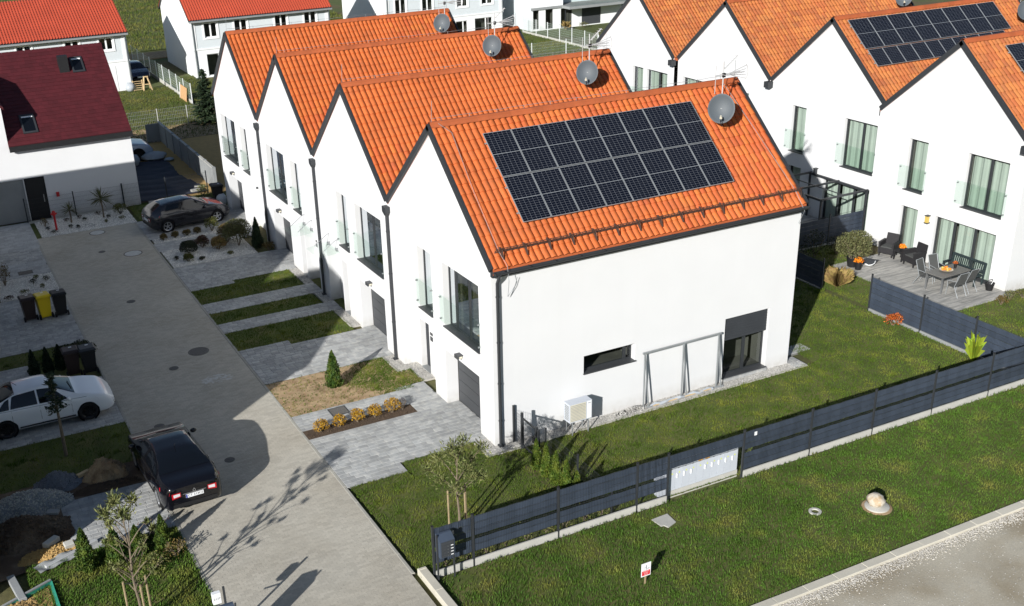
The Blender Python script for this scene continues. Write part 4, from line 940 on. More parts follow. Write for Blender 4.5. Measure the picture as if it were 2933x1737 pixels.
# ================================================================ maroon roofed house at the road end
mh = thing('detached_house', 'white house with dark maroon shingle roof and two roof windows', 'house', (-7, 36, 0)); OX, OY = -7, 36
L_ = lambda x,y,z: (x-OX, y-OY, z)
b = MB(); FMf = lambda u,v,w: L_(u, 33.8-w, v)
wall_grid(b, FMf, -16.0, -4.05, -0.1, 4.15, [(-12.6,-9.86,-0.1,2.27,0.10),(-9.82,-8.80,-0.1,2.29,0.12)])
b.poly([L_(-16,33.8,4.15),L_(-10.22,33.8,4.15),L_(-10.22,33.8,6.18),L_(-13.1,33.8,8.6),L_(-16,33.8,6.18)])
b.poly([L_(-10.22,33.8,4.15),L_(-10.22,33.8,6.18),L_(-10.22,36.6,6.18),L_(-10.22,36.6,4.15)])
b.poly([L_(-4.05,33.8,-.1),L_(-4.05,43.8,-.1),L_(-4.05,43.8,4.15),L_(-4.05,38.8,7.9),L_(-4.05,33.8,4.15)])
b.poly([L_(-16,33.8,-.1),L_(-16,43.8,-.1),L_(-16,43.8,4.15),L_(-16,38.8,7.9),L_(-16,33.8,4.15)]); b.poly([L_(-16,43.8,-.1),L_(-4.05,43.8,-.1),L_(-4.05,43.8,4.15),L_(-16,43.8,4.15)])
b.build('wall','stucco',mh)
kk = (8.02-4.13)/(38.8-33.6); pm = math.atan(kk)
d = MB(); prof=[(33.55,4.08),(38.8,8.0),(44.05,4.08),(44.05,3.86),(38.8,7.76),(33.55,3.86)]
d.add([L_(-10.22,y,z) for y,z in prof]+[L_(-3.98,y,z) for y,z in prof],[(i,(i+1)%6,6+(i+1)%6,6+i) for i in range(6)]+[(0,1,4,5),(1,2,3,4),(6,7,10,11),(7,8,9,10)]); mroof = d.build('roof','maroon',mh)
sv = np.array([[0,0,0.022],[1,0,0.022],[1,1,0.006],[0,1,0.006],[0,0,0.0],[1,0,0.0]]); sf = np.array([[0,1,2,3],[4,5,1,0]])
sd = np.array([0,math.cos(pm),math.sin(pm)]); nn = np.array([0,-math.sin(pm),math.cos(pm)]); mats=[]
nr=26; ds=(38.8-33.55)/math.cos(pm)/nr
for r in range(nr):
    x=-10.2-(0.15 if r%2 else 0)
    while x<-4.0:
        w=random.choice((0.25,0.33,0.4)); a=max(x,-10.2); e=min(x+w,-3.98)
        if e-a>0.04:
            p=np.array(L_(a,33.55,4.09))+sd*r*ds+nn*random.uniform(0,0.006); mats.append(np.c_[np.array([1,0,0])*(e-a-0.006),sd*ds*1.1,nn,p])
        x+=w
V,F=inst(sv,sf,np.array(mats)); tag(npmesh('shingles',V,F,'maroon',mroof),None,None,kind='stuff')
MB().box(*[-10.22-OX,-3.95-OX],33.50-OY,33.62-OY,3.80,4.08).build('fascia','black_plastic',mh)
d=MB(); d.add([L_(-10.1,33.7,6.1),L_(-13.1,33.7,8.75),L_(-13.1,39.5,8.75),L_(-10.1,37.0,6.1),L_(-10.1,33.7,5.95),L_(-13.1,33.7,8.6),L_(-16.1,33.7,6.1),L_(-16.1,37.0,6.1)],[(0,1,2,3),(0,4,5,1),(1,6,7,2)]); d.build('dormer_roof','maroon',mh)
MB().box(-12.6-OX,-9.86-OX,33.88-OY,33.92-OY,0,2.27).build('garage_door','concrete_dark',mh)
dd=MB().box(-9.82-OX,-8.80-OX,33.90-OY,33.94-OY,0,2.29).build('door','black_plastic',mh); MB().box(-9.0-OX,-8.96-OX,33.86-OY,33.9-OY,0.9,1.3).build('handle','steel',dd)
def skylight(x0,x1,y0,y1,m='car_glass'):
    z=lambda y:4.10+kk*(y-33.6)
    n=Vector(nn); P=lambda x,y,o: Vector(L_(x,y,z(y)))+n*o
    f=MB(); e=0.09
    def q(a,b_,c,d_,o0,o1):
        v=[P(a,c,o0),P(b_,c,o0),P(b_,d_,o0),P(a,d_,o0),P(a,c,o1),P(b_,c,o1),P(b_,d_,o1),P(a,d_,o1)]; f.add(v,[(4,5,6,7),(0,1,5,4),(1,2,6,5),(2,3,7,6),(3,0,4,7)])
    q(x0,x1,y0,y0+e,0,0.10); q(x0,x1,y1-e,y1,0,0.10); q(x0,x0+e,y0+e,y1-e,0,0.10); q(x1-e,x1,y0+e,y1-e,0,0.10)
    o=f.build('roof_window','anthracite',mh); MB().poly([P(x0+e,y0+e,0.07),P(x1-e,y0+e,0.07),P(x1-e,y1-e,0.07),P(x0+e,y1-e,0.07)]).build('pane',m,o)
    k=MB(); k.poly([P(x0+e,y1-e-0.08,0.085),P(x1-e,y1-e-0.08,0.085),P(x1-e,y1-e,0.085),P(x0+e,y1-e,0.085)]); k.build('blind','plaster_white',o)
skylight(-9.34,-8.60,34.13,35.15); skylight(-5.95,-5.30,37.2,38.1)
MB().box(-6.62-OX,-6.12-OX,37.25-OY,37.75-OY,6.7,7.75).build('chimney','black_plastic',mh)
MB().box(-8.36-OX,-8.20-OX,33.72-OY,33.79-OY,1.10,1.34).build('meter_box','red_paint',mh)

# ================================================================ grey and white houses beyond
def corr_roof(root, x0, x1, ya, za, yb, zb, m='tile_red', dx=0.11):
    n=int((x1-x0)/dx)+1; xs=np.linspace(x0,x1,n); zz=np.where(np.arange(n)%2==0,0.055,0.0)
    nc=max(4,int(abs(yb-ya)/0.33)); rows=[]
    for r_ in range(nc):
        f0,f1=r_/nc,(r_+1)/nc
        rows+=[np.c_[xs,np.full(n,ya+(yb-ya)*f0),za+(zb-za)*f0+zz+0.03],np.c_[xs,np.full(n,ya+(yb-ya)*f1),za+(zb-za)*f1+zz-0.005]]
    Vv=np.concatenate(rows); i=np.arange(n-1); Ff=np.concatenate([np.c_[i+k*n,i+1+k*n,n+i+1+k*n,n+i+k*n] for k in range(2*nc-1)])
    return npmesh('roof_tiles',Vv,Ff,m,root)
def grey_house(label, x0, x1, y0, y1, ze, slope, wins, doors, string, west=True, garage=None, loc=None):
    root=thing('detached_house',label,'house',((x0+x1)/2,y0,0),group='grey and white houses beyond'); cx=(x0+x1)/2
    FG=lambda u,v,w:(u-cx,-w,v)
    ops=[(a,b_,c,d_,0.12) for (a,b_,c,d_) in wins+doors]
    up=MB(); wall_grid(up,FG,x0,x1,string,ze,[o for o in ops if o[2]>=string]); up.build('upper_wall','stucco_grey',root)
    lo=MB(); wall_grid(lo,FG,x0,x1,-0.1,string,[o for o in ops if o[2]<string]); zr=ze+slope*(y1-y0)/2
    for x in (x0,x1): lo.poly([(x-cx,0,-.1),(x-cx,y1-y0,-.1),(x-cx,y1-y0,ze),(x-cx,(y1-y0)/2,zr),(x-cx,0,ze)])
    lo.poly([(x0-cx,y1-y0,-.1),(x1-cx,y1-y0,-.1),(x1-cx,y1-y0,ze),(x0-cx,y1-y0,ze)]); lo.build('wall','plaster_white',root)
    st=MB(); fb(st,FG,x0-0.03,x1+0.03,string-0.05,string+0.06,0.0,0.06)
    z=0.35
    while z<string-0.2:
        fb(st,FG,x0,x0+0.9,z,z+0.02,0.0,0.012); fb(st,FG,x1-0.9,x1,z,z+0.02,0.0,0.012); z+=0.36
    st.build('string_course','plaster_white',root)
    cq=MB(); fb(cq,FG,x0-0.01,x0+0.42,string,ze,0.0,0.03); fb(cq,FG,x1-0.42,x1+0.01,string,ze,0.0,0.03); cq.build('corner_trim','plaster_white',root)
    for (a,b_,c,d_) in wins:
        t=MB(); e=0.13
        fb(t,FG,a-e,a,c-e,d_+e,0.0,0.05); fb(t,FG,b_,b_+e,c-e,d_+e,0.0,0.05); fb(t,FG,a,b_,d_,d_+e,0.0,0.05); fb(t,FG,a,b_,c-e,c,0.0,0.06); 
        w=window(root,FG,a,b_,c,d_,0.08,(0.5,),None,sill=0,frame='white_frame',fw=0.07,room=0.8); t.build('surround','plaster_white',w)
    for (a,b_,c,d_) in doors: window(root,FG,a,b_,c,d_,0.08,(0.62,),None,sill=0,frame='white_frame',fw=0.06,room=0.8,name='terrace_door')
    if garage:
        gdr=MB(); fb(gdr,FG,*garage,0.0,0.03); gdr.build('garage_door','white_frame',root)
    d=MB(); yr=(y1-y0)/2; prof=[(-0.35,ze-0.35*slope+0.06),(yr,zr+0.06),(y1-y0+0.35,ze-0.35*slope+0.06),(y1-y0+0.35,ze-0.35*slope-0.10),(yr,zr-0.10),(-0.35,ze-0.35*slope-0.10)]
    d.add([(x0-cx-0.12,y,z) for y,z in prof]+[(x1-cx+0.12,y,z) for y,z in prof],[(i,(i+1)%6,6+(i+1)%6,6+i) for i in range(6)]+[(0,1,4,5),(1,2,3,4),(6,7,10,11),(7,8,9,10)]); rf=d.build('roof','anthracite',root)
    corr_roof(rf,x0-cx-0.14,x1-cx+0.14,-0.37,ze-0.37*slope+0.08,yr,zr+0.08); corr_roof(rf,x0-cx-0.14,x1-cx+0.14,y1-y0+0.37,ze-0.37*slope+0.08,yr,zr+0.08)
    MB().box(x0-cx-0.12,x1-cx+0.12,-0.47,-0.36,ze-0.35*slope-0.10,ze-0.35*slope+0.03).build('gutter','galv',root)
    for x in (x0-cx+0.15,x1-cx-0.15): MB().tube([(x,-0.12,0),(x,-0.10,ze-0.25),(x,-0.40,ze-0.30*slope-0.02)],0.05,8).build('downpipe','galv',root)
    return root
g1w=[(0.33,1.40,3.25,4.22),(-2.30,-1.22,3.25,4.22),(-5.95,-4.85,3.25,4.22),(-8.6,-7.5,3.25,4.22)]
grey_house('grey and white house with bright red roof at the top left',-22,2.5,67.5,78.0,4.62,0.45,g1w,[],2.30,garage=(-0.95,1.30,0.0,1.95))
g2w=[(9.22,10.34,3.20,4.42),(11.86,12.98,3.25,4.45),(15.46,16.56,3.35,4.50),(18.14,19.24,3.42,4.52)]
grey_house('grey and white house with red roof behind the farthest orange gable',8.05,20.5,68.8,79.2,4.90,0.68,g2w,[(9.18,10.9,0.03,1.86)],2.30)
g3w=[(29.25,30.4,2.70,4.02),(32.1,33.25,2.72,3.95),(35.85,37.05,2.75,3.95),(38.6,39.85,2.78,3.95)]
grey_house('grey and white house behind the roof ridges at the top centre',28.2,41.0,74.5,86.0,4.95,0.6,g3w,[(35.7,37.0,0.05,1.40),(37.8,39.8,0.0,1.50)],1.9)
mo=thing('detached_house','modern white and grey house with balcony at the top centre','house',(47,72.6,0)); FG=lambda u,v,w:(u-47,-w,v)
b=MB(); wall_grid(b,FG,43.2,54,-0.1,2.1,[(43.4,44.1,0.1,2.0,0.15),(44.85,45.75,0.0,2.0,0.15),(46.65,48.0,-0.05,1.85,0.15),(49.15,51.5,0.0,1.78,0.15)]); wall_grid(b,FG,43.2,46.9,2.1,4.4,[]); b.poly([(54-47,0,-.1),(54-47,9,-.1),(54-47,9,4.4),(54-47,0,4.4)]); b.build('wall','plaster_white',mo)
MB().poly([(-3.8,0,-.1),(-3.8,9,-.1),(-3.8,9,4.4),(-3.8,0,4.4)]).build('side_wall','stucco_grey',mo)
MB().box(-0.1,7.0,1.5,9,2.1,4.4).build('upper_block','stucco_grey',mo); MB().box(-3.9,7.1,-0.1,9.1,4.4,4.6).build('roof','anthracite',mo)
bal=MB().box(-0.3,7.1,-1.6,1.5,1.92,2.16).build('balcony','concrete_dark',mo); 
for i in range(6): MB().box(-0.25+i*1.2,0.9+i*1.2,-1.58,-1.56,2.2,2.9).build('balustrade_pane','balustrade_glass',bal)
MB().box(-3.85,-0.1,-0.12,0.0,1.95,2.18).build('string_band','concrete_dark',mo)
for (a,b_,c,d_,mm) in ((43.4,44.1,0.1,2.0,()),(44.85,45.75,0.0,2.0,()),(46.65,48.0,-0.05,1.85,(0.45,)),): window(mo,FG,a,b_,c,d_,0.10,mm,None,sill=0,fw=0.05,room=0.8)
q=MB(); fb(q,FG,49.15,51.5,0,1.78,-0.12,-0.08); q.build('garage_door','garage',mo)

# ================================================================ fences
def wires(F, a0, a1, z0, z1, dv=0.05, dh=0.2, r=0.0022, extra=0.03):
    b=MB(); n=max(2,int((a1-a0)/dv))
    for i in range(n+1):
        a=a0+(a1-a0)*i/n; b.bar(F(a,z0),F(a,z1+extra),r*2)
    m=max(1,int((z1-z0)/dh))
    for j in range(m+1): b.bar(F(a0,z0+(z1-z0)*j/m),F(a1,z0+(z1-z0)*j/m),r*2.4)
    return b
strips_s=None
def panel_fence(label, posts, fixed, axis, h=1.50, strips=None, base=0.16, post_m='anthracite', base_m='concrete', wire_m='anthracite', strip_m='strip', dv=0.05, name='fence', pw=0.06, base_w=0.06, out=-1, wr=0.0022):
    t=thing(name,label,'fence',((posts[0]+posts[-1])/2,fixed,0) if axis=='x' else (fixed,(posts[0]+posts[-1])/2,0)); c=(posts[0]+posts[-1])/2
    P=(lambda a,z,o=0.0:(a-c,o,z)) if axis=='x' else (lambda a,z,o=0.0:(o,a-c,z))
    for a in posts:
        b=MB().bar(P(a,-0.1),P(a,h+0.06),pw,0.045,up=(1,0,0) if axis=='y' else (0,1,0)); k=b.build('post',post_m,t); MB().bar(P(a,h+0.06),P(a,h+0.075),pw+0.012,0.058,up=(1,0,0) if axis=='y' else (0,1,0)).build('post_cap','black_plastic',k)
    for i in range(len(posts)-1):
        a0,a1=sorted((posts[i],posts[i+1])); a0+=pw/2; a1-=pw/2
        F=lambda a,z: P(a,z,out*0.022)
        wires(F,a0,a1,base+0.03 if not (strips is strips_s and i==4) else 1.0,h-0.02,dv=dv,r=wr).build('mesh_panel',wire_m,t)
        if base and not (strips is not None and strips is strips_s and i==4):
            q=MB(); q.bar(P(a0,base/2-0.02),P(a1,base/2-0.02),base_w,base+0.04,up=(0,0,1)) if False else None
            lo=P(a0,-0.06,-base_w/2); hi=P(a1,base,base_w/2); q=MB().box(min(lo[0],hi[0]),max(lo[0],hi[0]),min(lo[1],hi[1]),max(lo[1],hi[1]),-0.06,base); q.build('base_board',base_m,t)
        for (z0,z1) in (strips(i) if strips else []):
            s=MB(); n=14; vs=[]; fs=[]
            for j in range(n+1):
                a=a0+0.01+(a1-a0-0.02)*j/n; o=0.008*math.sin(j*1.9+i)+0.004*random.random(); zz=random.uniform(-.003,.003)
                for (z,oo) in ((z0+zz,o),(z1+zz,o),(z1+zz,o+0.006),(z0+zz,o+0.006)): vs.append(P(a,z,oo-0.003))
                if j: k=4*(j-1); fs += [(k,k+4,k+5,k+1),(k+1,k+5,k+6,k+2),(k+2,k+6,k+7,k+3),(k+3,k+7,k+4,k)]
            s.add(vs,fs).build('privacy_strip',strip_m,t)
    return t
def three(z0,z1,n): return [(z0+(z1-z0)*i/n+0.004, z0+(z1-z0)*(i+1)/n-0.004) for i in range(n)]
XS=[-4.66,-3.50,-0.87,1.73,2.80,5.53,8.15,10.75,13.36,15.99,18.40,21.0,23.6,26.2]
def strips_s(i):
    if i==4: return three(1.02,1.46,2)
    lo=0.38 if i<4 else 0.20
    return three(0.88,1.48,3)+three(lo,0.77,2 if i<4 else 3)
panel_fence('long dark privacy fence on a pale concrete base along the outer lawn',XS,-5.30,'x',1.50,strips_s)
panel_fence('dark privacy screen fence between the two gardens at the right',[-5.2,-2.83,-0.42,2.18],18.12,'y',1.45,lambda i:three(0.10,1.40,6),base=0.08,base_m='concrete_dark')
panel_fence('dark wire fence dividing the shaded gardens behind the terrace',[4.8,7.2,9.6,12.0,14.4],18.1,'y',1.3,lambda i:three(0.08,1.2,5),base=0.05,base_m='concrete_dark')
panel_fence('dark panel fence beside the pergola terrace',[18.1,20.2,22.3,24.4],8.9,'x',1.4,lambda i:three(0.08,1.3,6) if i>0 else [],base=0.05,base_m='concrete_dark')
panel_fence('thin dark mesh fence in front of the maroon roofed house',[-10.05,-7.56,-5.0],33.5,'x',1.25,None,base=0.06,base_m='concrete',dv=0.06)
panel_fence('thin dark mesh fence beside the tarpaulin',[-4.95,-2.6,-0.3],33.75,'x',1.2,None,base=0.0,dv=0.07)
panel_fence('thin dark wire fence behind the row of small bright conifers',[-5.2,-3.4,-1.55],0.95,'y',1.05,None,base=0.0,dv=0.07,pw=0.045)
panel_fence('pale green mesh fence running back to the far track',[58.5,60.8,63.1,65.4,68.0,70.4,72.8,75.2,77.8,80.4],5.1,'y',1.5,None,base=0.22,post_m='white_paint',wire_m='pale_wire',dv=0.12,wr=0.0024)
panel_fence('low wire fence with two pale posts across the dry grass',[-1.2,1.05,3.14,5.2],52.0,'x',1.25,None,base=0.0,post_m='concrete',wire_m='galv',dv=0.12,wr=0.004)
panel_fence('pale mesh fence in front of the modern house',[58.6,60.8,63.0,65.2,67.4,69.6,72.2],42.0,'y',1.5,None,base=0.2,post_m='white_paint',wire_m='pale_wire',dv=0.12,wr=0.003)
panel_fence('pale mesh fence along the green plot beyond the roofs',[30.0,32.6,35.1,38.6,42.0],58.5,'x',1.4,None,base=0.18,post_m='white_paint',wire_m='pale_wire',dv=0.12,wr=0.003)
gw=thing('garden_wall','grey concrete panel wall running back beside the tarpaulin','wall',(0.25,41,0))
for i in range(7):
    y=34.0+i*1.96
    for j in range(3):
        MB().box(-0.04,0.04,y-41+0.08,y-41+1.94,j*0.42,j*0.42+0.412).build('wall_panel','concrete_dark',gw)
    MB().box(-0.09,0.09,y-41-0.07,y-41+0.07,-0.1,1.34).build('wall_post','concrete_dark',gw)
MB().box(-0.9,0.05,47.72-41,47.85-41,-0.1,1.2).build('wall_panel','concrete_dark',gw)
MB().box(-0.08,0.08,-7.0,6.9,1.262,1.30).build('coping','concrete',gw)
# garden gate at the house corner
gt=thing('garden_gate','dark metal garden gate with mesh at the near house corner','gate',(0.66,-0.8,0)); 
for (y,h) in ((0.74,1.32),(0.21,1.30),(-0.70,1.22),(-0.82,1.18)): MB().box(-0.035,0.035,y-0.03,y+0.03,-0.1,h).build('post','anthracite',gt)
lf=MB(); lf.box(-0.02,0.02,-0.66,0.17,1.10,1.15); lf.box(-0.02,0.02,-0.66,0.17,0.12,0.17); lf.box(-0.02,0.02,-0.66,-0.62,0.17,1.10); lf.box(-0.02,0.02,0.13,0.17,0.17,1.10); leaf=lf.build('leaf','anthracite',gt)
wires(lambda a,z:(0,a,z),-0.62,0.13,0.17,1.10,extra=0).build('mesh','anthracite',leaf); wires(lambda a,z:(0,a,z),0.24,0.70,0.10,1.15).build('mesh_panel','anthracite',gt)
MB().box(-0.05,0.05,-0.60,-0.50,0.62,0.80).build('lock','black_plastic',leaf)
# ================================================================ utilities along the fence
cb=thing('meter_cabinet','row of white electricity meter cabinets behind the dark fence','cabinet',(4.16,-5.12,0)); FC=lambda u,v,w:(u-4.16,-w-0.02,v)
q=MB(); fb(q,FC,2.92,5.46,0.0,1.0,-0.30,0.0); q.build('body','cabinet',cb)
q=MB(); fb(q,FC,2.90,5.48,1.0,1.03,-0.32,0.03); q.build('cap','cabinet',cb)
q=MB(); fb(q,FC,2.90,5.48,-0.1,0.155,-0.01,0.02); q.build('plinth','concrete',cb)
for i in range(10):
    u=2.93+i*0.253; q=MB(); fb(q,FC,u+0.004,u+0.249,0.26,0.99,0.0,0.016); dr_=q.build('door','cabinet',cb)
    q=MB(); fb(q,FC,u+0.004,u+0.249,0.165,0.255,0.0,0.012); q.build('lower_panel','cabinet',cb)
    if i not in (0,4): 
        q=MB(); fb(q,FC,u+0.03,u+0.06,0.56,0.70,0.016,0.045); q.build('handle','white_paint',dr_)
    q=MB(); s_=0.035; q.poly([FC(u+0.10,0.70,0.0175),FC(u+0.10+2*s_,0.70,0.0175),FC(u+0.10+s_,0.70+1.7*s_,0.0175)]); q.build('warning_sticker','sticker_yellow',dr_)
    q=MB(); fb(q,FC,u+0.07,u+0.14,0.86,0.89,0.016,0.0175); q.build('number_label','grey_ink',dr_)
    if i in (4,5):
        for k_ in range(3): q=MB(); fb(q,FC,u+0.05+k_*0.055,u+0.095+k_*0.055,0.88,0.945,0.016,0.018); q.build('orange_mark','sticker_orange',dr_)
q=MB(); fb(q,FC,2.66,2.90,0.0,0.42,-0.28,-0.02); q.build('side_box','cabinet',cb)
q=MB(); fb(q,FC,2.60,2.88,0.52,0.60,-0.22,-0.10); q.build('side_bracket','cabinet',cb)
tag(MB().box(-0.045,0.045,-0.006,0.006,-0.06,0.06).build('house_plate','white_paint',None,loc=(5.92,-5.345,1.36)),'small white plate fixed on the dark fence right of the meter cabinets','plate')

def mailboxes(label, x, y, flip=1):
    t=thing('mailbox_stand',label,'mailbox',(x,y,0)); w=0.21
    for s in (-1,1): MB().box(s*0.235-0.02,s*0.235+0.02,-0.02,0.02,-0.1,1.45).build('post','anthracite',t)
    b=MB(); b.add([(-w,-0.14,0.80),(w,-0.14,0.80),(w,0.14,0.80),(-w,0.14,0.80),(-w,-0.14,1.30),(w,-0.14,1.30),(w,0.06,1.42),(-w,0.06,1.42),(w,0.14,1.42),(-w,0.14,1.42)],[(3,2,1,0),(0,1,5,4),(4,5,6,7),(7,6,8,9),(1,2,8,6,5),(0,4,7,9,3),(2,3,9,8)]); bd=b.build('box','strip',t)
    for i in range(5):
        z=0.82+i*0.093; d_=MB().box(-w+0.03,w-0.03,-0.152,-0.14,z,z+0.086).build('flap','anthracite_matt',bd)
        if i<4:
            MB().box(w-0.12,w-0.05,-0.156,-0.152,z+0.030,z+0.052).build('name_tag','white_paint',d_) ; MB().box(0.0,0.014,-0.158,-0.152,z+0.03,z+0.045).build('lock','steel',d_)
    return t
mailboxes('dark grey mailbox block with four white name tags at the fence end', -4.44,-5.58)
mailboxes('second dark mailbox block across the road at the bottom left edge', -10.25,-5.75)
t=thing('notice_post','dark post with a small white numbered box at the bottom left road edge','post',(-10.08,-4.94,0)); MB().box(-0.025,0.025,-0.025,0.025,-0.1,1.42).build('post','anthracite',t); bx_=MB().box(-0.30,-0.10,-0.06,0.06,1.02,1.32).build('box','white_paint',t)
text_mesh('number','2137',0.085,'grey_ink',bx_,Matrix.Translation((-0.20,-0.063,1.17)) @ Matrix.Rotation(R(90),4,'X'))
MB().bar((-0.45,0,0.9),(0,0,0.9),0.03).build('arm','anthracite',t)
# little no-dog-fouling sign
t=thing('lawn_sign','small white and red dog sign on a stake in the grass verge','sign',(-0.06,-8.27,0)); MB().box(-0.022,0.022,-0.012,0.012,-0.1,0.42).build('stake','wood_pole',t); bd=MB().box(-0.145,0.145,-0.024,-0.013,0.26,0.66).build('board','white_paint',t)
MB().box(-0.125,0.125,-0.0265,-0.024,0.29,0.43).build('red_field','sign_red',bd)
for i,wd_ in enumerate((0.085,0.07,0.055)): MB().box(-wd_,wd_,-0.028,-0.0265,0.40-i*0.043,0.412-i*0.043).build('text_line','pink_mark',bd)
p=MB(); p.box(-0.012,0.016,-0.0265,-0.024,0.49,0.57); p.sphere((0.002,-0.025,0.588),(0.014,0.002,0.016)); p.box(-0.010,-0.001,-0.0265,-0.024,0.455,0.49); p.box(0.005,0.014,-0.0265,-0.024,0.455,0.49); p.box(0.035,0.085,-0.0265,-0.024,0.475,0.492); p.box(0.075,0.10,-0.0265,-0.024,0.488,0.508); p.box(0.037,0.043,-0.0265,-0.024,0.455,0.475); p.box(0.076,0.082,-0.0265,-0.024,0.455,0.475); p.box(-0.07,-0.064,-0.0265,-0.024,0.455,0.53); p.box(-0.064,-0.012,-0.0265,-0.024,0.53,0.536); p.box(-0.078,-0.055,-0.0265,-0.024,0.455,0.466); p.build('pictogram','grey_ink',bd)
b=MB(); b.add([(1.80,-5.95,0.0),(2.36,-5.92,0.0),(2.32,-6.38,0.0),(1.98,-6.50,0.0),(1.93,-6.36,0.0),(1.84,-6.35,0.0)],[(0,1,2,3,4,5)]); b.v+= [(x,y,0.035) for x,y,z in b.v]; b.f=[(6,7,8,9,10,11)]+[(i,(i+1)%6,6+(i+1)%6,6+i) for i in range(6)]; tag(b.build('concrete_slab','concrete'),'flat broken pale concrete slab lying in the grass verge','slab')
def ring_cover(label,x,y,r,m,h):
    t=thing('concrete_cover',label,'cover',(x,y,0)); MB().lathe([(r,-0.1),(r,h),(r*0.94,h+0.012),(0.001,h+0.015)],26).build('lid',m,t,smooth=True); MB().lathe([(r*1.28,-0.08),(r*1.22,0.012),(r*0.98,0.02)],26).build('soil_ring','sand_soil',t,smooth=True); return t
ring_cover('round pale concrete cover with a boulder on it in the grass verge',7.70,-8.55,0.34,'concrete',0.05)
bm=MB().sphere((0,0,0.14),(0.24,0.27,0.20),2,0.10,seed=5); tag(bm.build('boulder','stone',None,smooth=True,loc=(7.72,-8.47,0.05),angle=80),'rounded pale boulder resting on the round concrete cover','boulder')
t=thing('concrete_cover','small hollow concrete ring sunk in the grass verge','cover',(6.04,-7.87,0)); MB().lathe([(0.18,-0.1),(0.18,0.03),(0.11,0.03),(0.10,-0.03)],20).build('ring','concrete',t,smooth=True); MB().lathe([(0.105,-0.02),(0.001,-0.02)],20).build('bottom','soil',t)

# ---- things along the long side wall
t=thing('heat_pump','white heat pump outdoor unit on a stand by the side wall','heat pump',(2.78,-0.50,0)); 
MB().box(-0.42,0.42,-0.17,0.17,0.48,1.14).build('casing','cabinet',t); g=MB()
for i in range(11): g.box(-0.38,0.18,-0.176,-0.171,0.53+i*0.053,0.545+i*0.053)
fr=MB().box(-0.39,0.20,-0.174,-0.17,0.51,1.11).build('fan_panel','cream_plastic',t); g.build('grille','galv',fr)
g=MB()
for i in range(9): g.box(-0.426,-0.42,-0.12,0.12,0.55+i*0.06,0.585+i*0.06)
g.build('side_louvre','concrete_dark',t); MB().box(0.24,0.40,-0.176,-0.17,0.50,1.12).build('service_panel','white_paint',t); MB().box(0.27,0.37,-0.179,-0.176,1.04,1.06).build('badge','grey_ink',t)
for sx in (-0.30,0.30):
    MB().bar((sx,-0.16,0.46),(sx,0.22,0.46),0.035).build('stand_rail','galv',t)
    for sy in (-0.15,0.20): MB().bar((sx,sy,-0.05),(sx,sy,0.48),0.03).build('stand_leg','galv',t)
t=thing('awning_frame','slim grey metal frame leaning against the side wall','frame',(7.1,-0.2,0)); 
MB().bar((-1.62,0.0,2.02),(1.62,0.02,2.02),0.06).build('top_rail','galv',t)
for x in (-1.55,0.02,1.50):
    MB().bar((x,-0.02,0.0),(x,-0.01,2.0),0.042).build('post','galv',t); MB().bar((x+0.16,-0.10,0.0),(x+0.02,0.0,1.95),0.034).build('strut','galv',t); MB().bar((x-0.1,-0.05,0.03),(x+0.26,-0.10,0.03),0.05).build('foot','galv',t)
b=MB(); b.tube([(-1.3+i*0.20,-0.10+0.03*math.sin(i*1.7),0.06+0.02*math.sin(i*2.3)) for i in range(14)],[0.03+0.03*abs(math.sin(i*0.9)) for i in range(14)],8); b.build('folded_sheet','plastic_bag',t)
MB().bar((-1.2,-0.13,0.05),(1.2,-0.13,0.07),0.035).build('loose_pole','timber',t)
b=MB(); 
for i in range(260): 
    a=random.random()*6.28; r=random.random(); x=5.05+math.cos(a)*r*0.75; y=-0.24+math.sin(a)*r*0.2; z=0.17*(1-r)**0.8; s=random.uniform(0.012,0.03); b.sphere((x,y,z),s,0,0.3,seed=i)
tag(b.build('gravel_heap','grey_gravel'),'small heap of grey gravel against the foot of the side wall','gravel heap')

